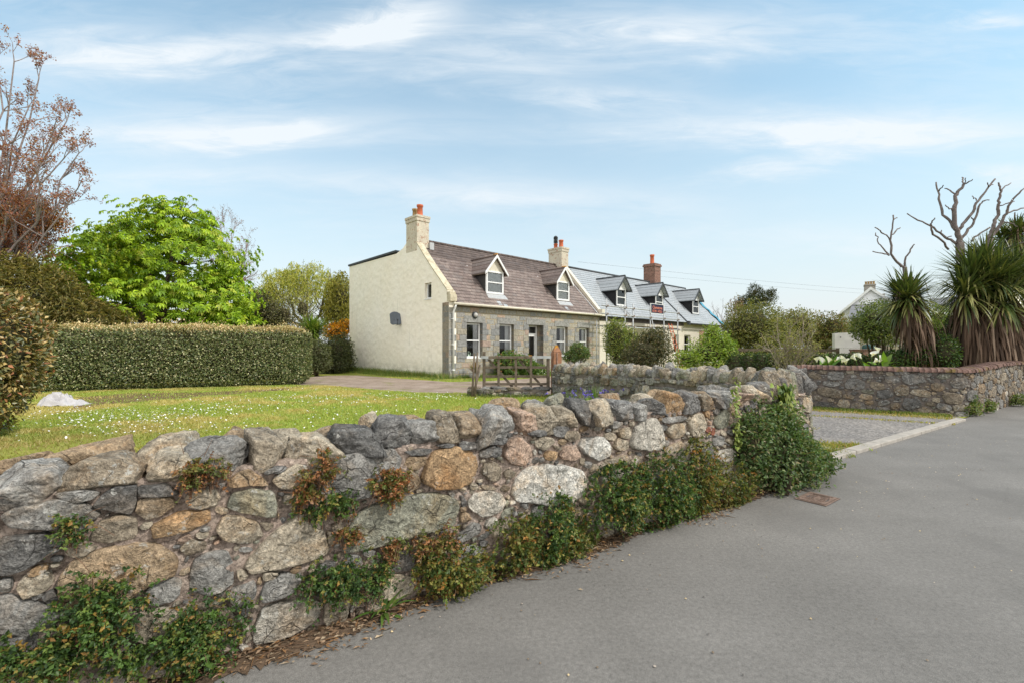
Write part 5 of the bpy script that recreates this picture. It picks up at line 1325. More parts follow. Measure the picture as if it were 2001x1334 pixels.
    de = empty('satellite_dish', Wm @ p, 0, label='dark grey satellite dish on the cream gable wall', cat='satellite dish')
    dm = MB(); tgt = Vector((0.5, -.8, .25)).normalized(); rot = tgt.to_track_quat('Z', 'Y').to_matrix().to_4x4(); dm.M = rot
    n = 28; vs = []; fs = []
    for k in range(5):
        r = k / 4
        for i in range(n):
            a = 2 * math.pi * i / n; x, y = math.cos(a), math.sin(a)
            x = max(-.84, min(.84, x * 1.08)); y = y * 1.02
            if y < -.8: y = -.8 - .3 * (abs(x) * .5)
            vs.append((x * r * .36, y * r * .40, .07 * r * r))
    for k in range(4):
        for i in range(n): fs.append((k * n + i, k * n + (i + 1) % n, (k + 1) * n + (i + 1) % n, (k + 1) * n + i))
    dm.add(vs, fs, True); do = dm.build('reflector', M['dish'], de); so = do.modifiers.new('thick', 'SOLIDIFY'); so.thickness = .012
    ar = MB(); ar.M = rot; ar.tube([(0, -.36, .05), (0, -.42, .3), (0, -.2, .42)], .016, 6); ar.tube([(0, -.2, .40), (0, -.14, .46)], .035, 8); ar.build('receiver_arm', M['dark'], de)
    ar = MB(); q = Vector(HR @ Vector((.28, 0, 0))); ar.tube([(0, 0, -.02), (q.x * .5, q.y * .5, -.06), (q.x, q.y, -.06)], .025, 6); ar.build('wall_bracket', M['steel'], de)
    # green jug inside the first window
    jp = Wm @ Vector((1.35, .29, .99))
    j = MB(); j.lathe([(.06, 0), (.085, .04), (.08, .14), (.055, .24), (.075, .31), (.07, .31), (.05, .24)], (0, 0, 0), 14); j.tube([(.07, 0, .26), (.14, 0, .22), (.13, 0, .12), (.08, 0, .08)], .012, 6)
    jo = j.build('jug', plain('pale_green_glaze', (.5, .62, .5), .3, .1, 8, 0), None, 0, None); jo.location = jp; tag(jo, 'pale green jug standing inside the cottage window nearest the gable', 'jug')

    # ---- grey slate cottage under repair
    e2 = empty('cottage', Wm @ Vector((11.8, 0, 0)), rz, label='rendered cottage with new grey slate roof, two dark cheeked dormers and scaffolding along its front', cat='house')
    x0, x1 = .12, 11.55
    P2 = lambda px, py, ax, val: hloc(px, py, ax, val) - Vector((11.8, 0, 0))
    hl = [(.9, 1.8, 1.0, 2.4), (3.6, 4.5, 1.0, 2.4), (5.6, 6.5, .1, 2.4)]
    a = P2(1319, 652, 'y', 0); hl.append((a.x - .1, a.x + .75, 1.0, 2.5))
    b = MB(); wall_holes(b, x0, x1, -.1, ZE - .12, .05, .5, hl); b.build('front_wall', M['render'], e2)
    b = MB(); b.box(x0, x1, .0, .046, ZE - .38, ZE - .1); b.build('wall_plate', plain('dark_felt', (.10, .085, .08), .9, .4, 4, .3), e2)
    for h in hl: sash(e2, h[0] + .02, h[1] - .02, h[2] + .02, h[3] - .02, .2, None, True, False, h[2] > .5)
    b = MB(); b.box(x0, x1, 5.9, 6.3, -.1, 3.9); b.box(x1 - .4, x1, .5, 5.9, -.1, 3.7); b.build('rear_wall', M['render'], e2)
    rf = MB(); slates(rf, x0, x1, -.25, ZE - .1, YR, ZR, 20); r2 = rf.build('roof', M['slate_grey'], e2)
    rb = MB(); rb.quad((x0, YR, ZR), (x1, YR, ZR), (x1, 7.0, 3.6), (x0, 7.0, 3.6)); rb.quad((x0, -.2, ZE - .13), (x1, -.2, ZE - .13), (x1, YR, ZR - .1), (x0, YR, ZR - .1)); rb.build('rear_slope', M['slate_grey'], r2)
    rt = MB(); rt.tube([(x0, YR, ZR + .02), (x1, YR, ZR + .02)], .09, 8); rt.build('ridge_tile', M['dark'], r2)
    dormer(e2, 15.1 - 11.8, .5, 4.35, 1.35, 1.25, .85, 'new'); dormer(e2, 20.35 - 11.8, .5, 4.35, 1.35, 1.25, .85, 'new')
    b = MB(); b.box(11.9, 12.9, 2.8, 3.9, 6.4, 8.55); b.box(11.83, 12.97, 2.73, 3.97, 8.553, 8.7); b.box(11.88, 12.92, 2.78, 3.92, 8.703, 8.8); c3 = b.build('chimney', M['brick'], e2)
    pot(c3, (12.4, 3.35, 8.8), .2, .85, M['pot'])
    # ---- end cottage
    e3 = empty('cottage', Wm @ Vector((23.4, 0, 0)), rz, label='end cottage of the terrace with grey roof, one dormer and blue sheeting at its edge', cat='house')
    P3 = lambda px, py, ax, val: hloc(px, py, ax, val) - Vector((23.4, 0, 0))
    x0, x1 = .0, 6.9
    a = P3(1345, 660, 'y', 0); h3 = [(a.x - .5, a.x + .6, 1.0, 2.5), (4.6, 5.6, .9, 2.4)]
    b = MB(); wall_holes(b, x0, x1, -.1, ZE - .1, .1, .5, h3); b.build('front_wall', M['render'], e3)
    for h in h3: sash(e3, h[0] + .02, h[1] - .02, h[2] + .02, h[3] - .02, .22, None, True, False, True)
    b = MB(); b.box(3.0, 3.9, .06, .098, .9, 2.9); b.build('brick_patch', plain('salmon_brick', (.45, .26, .19), .9, .2, 6, .3), e3)
    b = MB(); b.box(x0, x1, 5.9, 6.3, -.1, 3.9)
    b.prism([(x1 - .4, .5, -.1), (x1 - .4, 6.3, -.1), (x1 - .4, 6.3, 3.5), (x1 - .4, YR, ZR - .2), (x1 - .4, .5, ZE + .2)], (.4, 0, 0)); b.build('end_wall', M['render'], e3)
    rf = MB(); slates(rf, x0, x1 + .1, -.3, ZE - .15, YR, ZR, 20); r3 = rf.build('roof', M['slate_grey'], e3)
    rb = MB(); rb.quad((x0, YR, ZR), (x1, YR, ZR), (x1, 7.0, 3.6), (x0, 7.0, 3.6)); rb.quad((x0, -.25, ZE - .19), (x1 + .1, -.25, ZE - .19), (x1 + .1, YR, ZR - .1), (x0, YR, ZR - .1)); rb.build('rear_slope', M['slate_grey'], r3)
    rt = MB(); rt.tube([(x0, YR, ZR + .02), (x1 + .1, YR, ZR + .02)], .09, 8); rt.build('ridge_tile', M['dark'], r3)
    v = MB(); v.hexa([(-.06, -.3, ZE - .13), (.06, -.3, ZE - .13), (.06, YR, ZR - .02), (-.06, YR, ZR - .02)], [(-.06, -.3, ZE - .02), (.06, -.3, ZE - .02), (.06, YR, ZR + .08), (-.06, YR, ZR + .08)]); v.box(-.1, .14, -.5, -.3, ZE - .3, ZE + .0); v.build('party_verge', M['dark'], e3)
    g = MB(); g.tube([(.1, -.38, ZE - .2), (x1 + .2, -.38, ZE - .2)], .07, 8); g.build('gutter', M['dark'], e3)
    dormer(e3, 26.6 - 23.4, .5, 4.35, 1.4, 1.3, .85, 'new')
    tp = MB(); n = 12
    for k in range(n):
        ta, tb = k / n, (k + 1) / n
        ya, za = -.5 + (YR + .3) * ta * .8, ZE - .25 + (ZR - ZE) * ta * .8; yb, zb = -.5 + (YR + .3) * tb * .8, ZE - .25 + (ZR - ZE) * tb * .8
        wa, wb = .28 + .12 * math.sin(k * 1.7), .28 + .12 * math.sin((k + 1) * 1.7); ha, hb = .09 + .05 * math.sin(k * 2.3), .09 + .05 * math.sin((k + 1) * 2.3)
        tp.quad((x1 + .12 - wa, ya, za + ha), (x1 + .16, ya, za + ha + .05), (x1 + .16, yb, zb + hb + .05), (x1 + .12 - wb, yb, zb + hb))
        tp.quad((x1 + .16, ya, za + ha + .05), (x1 + .24, ya, za - .4), (x1 + .24, yb, zb - .4), (x1 + .16, yb, zb + hb + .05))
    tp = tp.build('blue_sheet', M['blue_tarp'], None); tp.location = Wm @ Vector((23.4, 0, 0)); tp.rotation_euler = (0, 0, rz); tag(tp, 'crumpled blue sheeting over the far verge of the grey slate roof', 'tarpaulin')
    # ---- scaffold
    sc = empty('scaffold', Wm @ Vector((11.8, -1.0, 0)), rz, label='tube scaffold with a boarded lift along the grey roofed cottage', cat='scaffold')
    xs = [hloc(px, 640, 'y', -1.0).x - 11.8 for px in (1185.2, 1221.2, 1237, 1270.7, 1297.2, 1324.2)]
    for i, x in enumerate(xs):
        b = MB(); tp_ = [4.5, 4.45, 4.4, 4.55, 4.6, 4.5][i]; b.tube([(x, 0, 0), (x, 0, tp_)], .042, 6); b.tube([(x, 0, 0), (x, 0, .02)], .08, 8); b.build('standard', M['steel'], sc)
    for i in (0, 2, 4, 5):
        b = MB(); b.tube([(xs[i], .75, 0), (xs[i], .75, 3.2)], .032, 6); b.build('standard', M['steel'], sc)
    for (z, xa, xb) in ((4.05, xs[0] - .6, xs[5] + .1), (3.55, xs[0] - .7, xs[5] + .15), (2.78, xs[0], xs[5] + .4)):
        b = MB(); b.tube([(xa, -.07, z), (xb, -.07, z)], .038, 6); b.build('ledger', M['steel'], sc)
    b = MB()
    for x in xs:
        b.tube([(x + .06, -.2, 2.85), (x + .06, .95, 2.85)], .028, 6)
    b.build('transom', M['steel'], sc)
    for k in range(3):
        b = MB(); b.box(xs[1] - .3, xs[5] + .2, .02 + k * .26, .25 + k * .26, 2.885, 2.925); b.build('scaffold_board', M['wood'], sc)
    b = MB(); b.tube([(xs[3], -.1, 3.5), (xs[3] + 1.3, -.1, .4)], .028, 6); b.build('brace', M['steel'], sc)
    b = MB()
    for x in xs:
        for z in (4.05, 3.55, 2.8): b.box(x - .05, x + .05, -.12, .05, z - .06, z + .06)
    b.build('coupler', M['rust'], sc)
    # sign on the scaffold
    pa = hloc(1271.8, 606, 'y', -1.14); pb = hloc(1296.2, 591.5, 'y', -1.14); xa, xb, za, zb = pa.x, pb.x, 3.86, 4.50
    si = empty('scaffold_sign', Wm @ Vector((xa, -1.14, za)), rz, label='navy sign board with pink lettering fixed to the scaffold', cat='sign')
    w_, h_ = xb - xa, zb - za
    b = MB(); b.box(0, w_, -.02, .02, 0, h_); b.build('board', M['navy'], si)
    b = MB(); fwd = .03; b.box(-fwd, 0, -.025, .025, -fwd, h_ + fwd); b.box(w_, w_ + fwd, -.025, .025, -fwd, h_ + fwd); b.box(0, w_, -.025, .025, h_, h_ + fwd); b.box(0, w_, -.025, .025, -fwd, 0); b.build('border', M['white'], si)
    for txt, zc, sz in (('Clemstone', .62, .30), ('07781 140351', .22, .21)):
        cu = bpy.data.curves.new('lettering', 'FONT'); cu.body = txt; cu.size = 1.0; cu.extrude = .004; cu.align_x = 'CENTER'; cu.align_y = 'CENTER'
        to = bpy.data.objects.new('lettering', cu); COL.objects.link(to); bpy.context.view_layer.update()
        wd = max(.01, to.dimensions.x); cu.size = min(w_ * .76 / wd, sz * 2)
        cu.offset = 0.0; cu.materials.append(M['letter'])
        dg = bpy.context.evaluated_depsgraph_get(); me = bpy.data.meshes.new_from_object(to.evaluated_get(dg)); bpy.data.objects.remove(to)
        lo = bpy.data.objects.new('lettering', me); COL.objects.link(lo); lo.parent = si; lo.rotation_euler = (math.pi / 2, 0, 0); lo.location = (w_ / 2, -.027, h_ * zc)
    # ladders
    def ladder(name, label, p0, p1, wdt, m, n, parent_m, side):
        p0 = Vector(p0); p1 = Vector(p1); side = Vector(side).normalized() * wdt / 2
        l = empty(name, parent_m @ p0, rz, label=label, cat='ladder')
        for s in (-1, 1):
            b = MB(); b.tube([side * s, p1 - p0 + side * s], .03, 5); b.build('rail', m, l)
        b = MB()
        for k in range(1, n): c = (p1 - p0) * k / n; b.tube([c - side, c + side], .018, 5)
        b.build('rung', m, l)
    a = hroof(1168, 552); c = hroof(1231, 622)
    up = Vector((0, -.7, .7)) * .09
    ladder('roof_ladder', 'silver ladder lying up the grey slate roof left of the first dark dormer', c + up, a + up, .36, M['alu'], 18, Wm, (1, 0, 0))
    a = hloc(1318, 694, 'y', -1.55); c = hloc(1316, 640, 'y', -1.2); a.z = 0.02; c.z = 3.3
    ladder('ladder', 'orange ladder leaning on the right end of the scaffold', a + Vector((.55, -.25, 0)), Vector((a.x + .2, -1.1, 3.2)), .42, M['orange'], 11, Wm, (1, 0, 0))

# ---------------------------------------------------------------- ground, road, drive
def inpoly(P, poly):
    x, y = P[:, 0], P[:, 1]; r = np.zeros(len(P), bool); n = len(poly)
    for i in range(n):
        x0, y0 = poly[i][:2]; x1, y1 = poly[(i + 1) % n][:2]
        if y0 == y1: continue
        r ^= ((y0 > y) != (y1 > y)) & (x < (x1 - x0) * (y - y0) / (y1 - y0) + x0)
    return r

def wl(u, off=0.0):
    p = O0 + DV * u + NL * off
    return (float(p[0]), float(p[1]))

PATHPOLY = [onground(*p)[:2] for p in [(560, 741), (640, 733), (700, 733), (780, 739), (880, 746), (960, 744), (1100, 734), (1240, 728), (1300, 745), (1200, 768), (1085, 772), (940, 768), (860, 768), (800, 766), (720, 760), (640, 753), (560, 752)]]
DRIVE = [wl(4.6, .12), wl(11.4, .12), (9.6, 9.9), (7.2, 11.4), (7.4, 14), (7.0, 20), (4.0, 26), (2.5, 22), (1.4, 16.0), (1.7, 14.0), (4.2, 7.4), (3.9, 6.0)]

def noise2(P, s, seed=0):
    return fbm(np.column_stack([P[:, 0] * s, P[:, 1] * s, np.zeros(len(P))]), 3, seed)

def grass_blades(name, P, H, W, C, **kw):
    n = len(P); a = rng.random(n) * 2 * math.pi
    dx = np.stack([np.cos(a), np.sin(a), np.zeros(n)], 1) * W[:, None] * 0.5
    lean = np.column_stack([rng.normal(size=(n, 2)) * 0.5, np.ones(n)]) * H[:, None]
    V = np.stack([P - dx, P + dx, P + lean], 1).reshape(-1, 3)
    Fc = np.arange(n * 3).reshape(-1, 3)
    o = npmesh(name, V, Fc, M['leaf'], None, np.repeat(np.clip(C, 0, 1), 3, 0))
    tag(o, **kw)
    return o

def build_ground():
    s = 500
    sheet('ground', [(-s, -s), (s, -s), (s, s), (-s, s)], -0.06, M['earth'], kind='structure')
    sheet('lawn', [wl(-60, .22), wl(120, .22), (60, 160), (-120, 130), (-140, 30)], 0.0, M['lawn'], kind='structure')
    me = bpy.data.meshes.new('road')
    sheet('road', [wl(-60, .2), wl(140, .2), wl(140, -7), wl(-60, -7)], -0.004, M['asphalt'], kind='structure')
    sheet('path', PATHPOLY, 0.008, M['path'], kind='structure')
    sheet('driveway', DRIVE, 0.005, M['gravel'], kind='structure')
    # kerb across the drive mouth, a low slab dying into the road at its ends
    k0, k1 = onground(1618, 903), onground(1888, 821)
    b = MB(); d = (k1 - k0); L = d.length; d.normalize(); nl = Vector((-d.y, d.x, 0)); n = 7
    for i in range(n):
        a = k0 + d * (L * i / n + .007); c = k0 + d * (L * (i + 1) / n - .007)
        p = [a, c, c + nl * .16, a + nl * .16]
        bot = [(q.x, q.y, -.05) for q in p]; hz = .045 + random.uniform(-.004, .004)
        top = [(q.x, q.y, hz) for q in p]
        b.hexa(bot, top)
    b.build('kerb', M['concrete'], None, .012); bpy.data.objects['kerb']['kind'] = 'structure'
    # verge of soil along the wall foot
    pts = [wl(u, -.06 - .09 * (0.5 + 0.5 * math.sin(u * 3.1)) - .06 * random.random()) for u in np.linspace(-3.2, 4.3, 420)] + [wl(4.3, .1), wl(-3.2, .1)]
    sheet('verge', pts, 0.003, M['soil'], kind='structure')
    earth = [onground(*p)[:2] for p in [(140, 800), (150, 776), (250, 768), (400, 766), (560, 758), (600, 752), (560, 762), (430, 772), (300, 782), (220, 790)]]
    sheet('bare_strip', earth, 0.006, M['earth'], kind='structure')

    # lawn grass
    n = 330000
    Y = 4.2 + (23 - 4.2) * rng.random(n) ** 1.25; X = -15.5 + 17.5 * rng.random(n)
    P = np.column_stack([X, Y, np.zeros(n)])
    side = (P[:, :2] - O0) @ NL
    px = 1000.5 + P[:, 0] / P[:, 1] * F
    keep = (side > .5) & ~inpoly(P, PATHPOLY) & (px > -30) & (px < 1120)
    ie = inpoly(P, earth) & (rng.random(n) < .8)
    keep &= ~ie
    # worn patch by the near bush and beside the path
    wear = np.exp(-((P[:, 0] + 6.6) / 1.4) ** 2 - ((P[:, 1] - 6.6) / 1.2) ** 2)
    keep &= rng.random(n) > wear * 0.75
    keep &= ~((P[:, 1] > 14.3) & (P[:, 0] > 1.2))
    P = P[keep]; n = len(P)
    g = noise2(P, .55, 2); g2 = noise2(P, 2.2, 5)
    C = palette(n, [(0.27, 0.38, 0.065), (0.34, 0.43, 0.08), (0.43, 0.44, 0.11)], None, .15)
    dry = np.clip(0.5 + 1.3 * g + .8 * g2 - .28, 0, 1)[:, None]
    C = C * (1 - dry * .75) + palette(n, [(0.60, 0.47, 0.19)], None, .18) * dry * .75
    wv = np.exp(-((P[:, 0] + 6.8) / 1.6) ** 2 - ((P[:, 1] - 6.8) / 1.5) ** 2)[:, None]
    C = C * (1 - wv * .6) + np.array([(0.24, .18, .07)]) * wv * .6
    H = (0.028 + 0.03 * rng.random(n)) * (1 + .5 * np.clip(g2, -.6, 1)); W = 0.010 + 0.012 * rng.random(n) + .0006 * P[:, 1]
    grass_blades('grass', P, H, W, C, label='short mown lawn grass between the roadside wall and the cottage', cat='grass', kind='stuff')
    # rough grass along house, low wall, mid wall and drive
    seg = []
    def along(a, b, n, wid, h, base_z=0.0):
        a = np.array(a); b = np.array(b); t = rng.random(n); q = a + (b - a) * t[:, None]
        d = unit((b - a)[None])[0]; nn = np.array([-d[1], d[0]])
        q = q + nn * (rng.normal(size=n) * wid)[:, None]
        seg.append((np.column_stack([q, np.full(n, base_z)]), h * (0.4 + 0.9 * rng.random(n))))
    Wm = Matrix.Translation(HA) @ HR
    h2 = lambda x, y: tuple((Wm @ Vector((x, y, 0)))[:2])
    along(h2(-.15, -.2), h2(-.15, 11.5), 5500, .13, .30)
    along(h2(-.7, -.3), h2(-.6, 11.5), 3000, .25, .14)
    along(h2(.1, -.25), h2(11.5, -.25), 5000, .15, .22)
    along(h2(.1, -.9), h2(11.5, -1.2), 9000, .4, .08)
    along((-1.4, 13.78), (1.0, 13.78), 900, .06, .13)
    along((1.15, 13.6), (3.2, 8.0), 1500, .1, .15)
    along(A_, B_ - unit(B_ - A_) * .3, 3800, .0, .07); 
    q, hh = seg[-1]; nn = np.array([-.523, -.853]); q[:, :2] += nn * (0.05 + np.abs(rng.normal(size=(len(q), 1))) * .11)
    along((7.0, 11.0), (9.3, 9.55), 1800, .10, .035)
    along((6.2, 10.3), (8.6, 8.9), 700, .06, .035)
    along((4.3, 7.1), (5.3, 6.9), 1300, .13, .05)
    along((4.6, 9.5), (5.6, 8.4), 500, .1, .035)
    along((4.15, 6.5), (4.7, 6.5), 700, .1, .06)
    P = np.concatenate([s_[0] for s_ in seg]); H = np.concatenate([s_[1] for s_ in seg]); n = len(P)
    C = palette(n, [(0.13, 0.22, 0.04), (0.19, 0.27, 0.055), (0.30, 0.28, 0.08), (.42, .33, .12)], [4, 4, 1.5, .8])
    dry = (P[:, 0] > 4.2) & (H < .06)
    C[dry] = palette(int(dry.sum()), [(.46, .40, .10), (.34, .33, .075), (.50, .36, .16), (.2, .26, .05)])
    grass_blades('rough_grass', P, H, 0.012 + 0.014 * rng.random(n), C, label='longer rough grass along the cottage, walls and drive edges', cat='grass', kind='stuff')
    # daisies in drifts
    cl = [(at(px, py, F * CAMH / (py - 678)), sx, sy, k) for px, py, sx, sy, k in [(q0, q1, q2 * .8, q3 * .8, int(q4 * .7)) for q0, q1, q2, q3, q4 in [(200, 822, 1.1, .7, 330), (330, 812, 1.2, .8, 360), (130, 808, .6, .5, 120), (300, 838, .9, .5, 160), (400, 800, 1.3, .8, 160), (520, 782, 1.6, .7, 170), (650, 780, 1.5, .7, 200), (790, 776, 1.5, .6, 220), (860, 778, .8, .5, 120), (580, 762, 1.2, .4, 90), (640, 815, 1.5, .8, 90), (450, 840, 1.5, .8, 90), (760, 745, 2, .3, 100), (160, 850, .5, .4, 30), (700, 795, 2, 1, 90)]]]
    P = np.concatenate([np.column_stack([c.x + rng.normal(size=k) * sx, c.y + rng.normal(size=k) * sy, np.zeros(k)]) for c, sx, sy, k in cl])
    ok = ((P[:, :2] - O0) @ NL > .6) & ~inpoly(P, PATHPOLY); P = P[ok]; n = len(P)
    K = 7; r = 0.0105 + 0.006 * rng.random(n); a = np.arange(K) * 2 * math.pi / K
    tx = rng.normal(size=(n, 2)) * .35
    ring = np.stack([np.cos(a), np.sin(a)], 1)
    V = np.zeros((n, K, 3)); V[:, :, :2] = P[:, None, :2] + ring[None] * r[:, None, None]
    V[:, :, 2] = 0.052 + (0.025 * rng.random(n))[:, None] + (ring[None] * tx[:, None]).sum(2) * r[:, None]
    o = npmesh('daisies', V.reshape(-1, 3), np.arange(n * K).reshape(n, K), plain('daisy_white', (.75, .75, .72), .8, .05, 5, 0))
    tag(o, 'white daisies scattered in drifts over the lawn', 'daisies', None, 'stuff')
    # dry litter at the foot of the wall
    n = 4200
    u = rng.uniform(-2.6, 4.6, n); off = -0.035 - np.abs(rng.normal(size=n)) * (0.075 + .04 * np.sin(u * 4)); big = rng.random(n) < .12
    P = np.array([wl(a, b) for a, b in zip(u, off)]); P = np.column_stack([P, 0.006 + 0.02 * rng.random(n) * (off > -.1)])
    D = np.column_stack([rng.normal(size=(n, 2)) + DV * 1.2, rng.normal(size=n) * .25])
    L = np.where(big, .05 + .12 * rng.random(n), .015 + .03 * rng.random(n)); Wd = np.where(big, .004, .005 + .012 * rng.random(n))
    o = leaves('leaf_litter', P, D, np.tile([0, 0, 1.0], (n, 1)) + rdirs(n) * .4, L, Wd, palette(n, [(.20, .13, .08), (.29, .20, .13), (.15, .10, .065), (.36, .28, .19), (.27, .15, .07)], None, .2), M['dry'], None, .2, .1)
    tag(o, 'dry stalks and brown leaves along the foot of the roadside wall', 'leaf litter', None, 'stuff')
    n = 260
    u = rng.uniform(-2.3, 9, n); off = -0.15 - np.abs(rng.normal(size=n)) * .8
    V = []; Fc = []; C = []; nb = 0
    for a, b in zip(u, off):
        p = wl(a, b); d, f = ICO3_D[::1], None
        s = rng.uniform(.003, .010)
        o8 = np.array([(1, 0, 0), (0, 1, 0), (-1, 0, 0), (0, -1, 0), (0, 0, .8), (0, 0, -.3)]) * s * rng.uniform(.6, 1.3, size=(6, 1))
        V.append(o8 + np.array([p[0], p[1], .002])); Fc += [(nb + i, nb + (i + 1) % 4, nb + 4) for i in range(4)]; nb += 6
        C.append(np.tile(palette(1, [(.35, .3, .25), (.2, .15, .1), (.45, .35, .2), (.12, .11, .1)]), (6, 1)))
    o = npmesh('grit', np.concatenate(V), np.array(Fc), attr_mat('grit_stone'), None, np.concatenate(C)); tag(o, 'loose grit and specks scattered on the tarmac', 'grit', None, 'stuff')
    # curled twigs on the tarmac
    for i, (px, py, ln) in enumerate([(545, 1275, .22), (575, 1262, .14), (1385, 1012, .2), (1545, 965, .25), (420, 1310, .2)]):
        p = onground(px, py); b = MB(); b.col = (.13, .08, .05); a = rng.random() * .8 + .2; q = []
        for k in range(7): t = k / 6; q.append(((t - .5) * ln * math.cos(a) + .02 * math.sin(t * 7), (t - .5) * ln * math.sin(a) + .03 * math.sin(t * 4 + i), .006 + .012 * math.sin(t * 3.1)))
        b.tube(q, [.003, .003, .003, .0025, .002, .002, .0015], 4); o = b.build('twig', M['bark']); o.location = p
        tag(o, ['long curled twig on the tarmac in front of the pale base stone', 'short thin twig beside the long curled one', 'dry twig on the tarmac below the row of creepers', 'bent twig on the tarmac behind the drain cover', 'dark twig at the nearest corner of the tarmac under the wall'][i], 'twig')
    # drain cover
    c = [onground(*p) for p in ((1562, 973), (1581, 961), (1633, 974), (1613, 984))]
    ctr = (c[0] + c[2]) / 2; ex = ((c[3] - c[0]) + (c[2] - c[1])) / 2; ey = ((c[1] - c[0]) + (c[2] - c[3])) / 2
    e = empty('drain_cover', ctr, math.atan2(ex.y, ex.x), label='rusty rectangular iron drain cover set in the tarmac', cat='drain cover')
    lx, ly = ex.length / 2, max(.16, ey.length / 2)
    b = MB(); b.box(-lx - .022, lx + .022, -ly - .022, ly + .022, -.03, -.001); b.build('seam', M['dark'], e)
    b = MB()
    for (x0, x1, y0, y1) in ((-lx - .02, lx + .02, -ly - .02, -ly - .006), (-lx - .02, lx + .02, ly + .006, ly + .02), (-lx - .02, -lx - .006, -ly - .006, ly + .006), (lx + .006, lx + .02, -ly - .006, ly + .006)): b.box(x0, x1, y0, y1, -.02, .0045)
    b.build('outer_frame', M['rust'], e)
    b = MB(); b.box(-lx, lx, -ly, ly, -.02, .003); b.build('plate', M['rust'], e)
    b = MB()
    for (x0, x1, y0, y1) in ((-lx, lx, -ly, -ly + .022), (-lx, lx, ly - .022, ly), (-lx, -lx + .022, -ly + .022, ly - .022), (lx - .022, lx, -ly + .022, ly - .022)): b.box(x0, x1, y0, y1, .001, .009)
    b.build('frame', M['rust'], e)
    b = MB()
    for i in range(9):
        for j in range(5):
            x = -lx + .05 + (2 * lx - .1) * i / 8; y = -ly + .05 + (2 * ly - .1) * j / 4
            if 3 <= i <= 5 and 1 <= j <= 3: continue
            if (i + j) % 2: b.box(x - .02, x + .02, y - .006, y + .006, .0025, .0075)
            else: b.box(x - .006, x + .006, y - .02, y + .02, .0025, .0075)
    b.build('tread', M['rust'], e)
    b = MB()
    for sx in (-1, 1):
        for k in range(3): b.box(sx * lx * .72 - .004 + k * .022, sx * lx * .72 + .004 + k * .022, -.05, .05, .0026, .0042)
    b.build('slots', M['dark'], e)

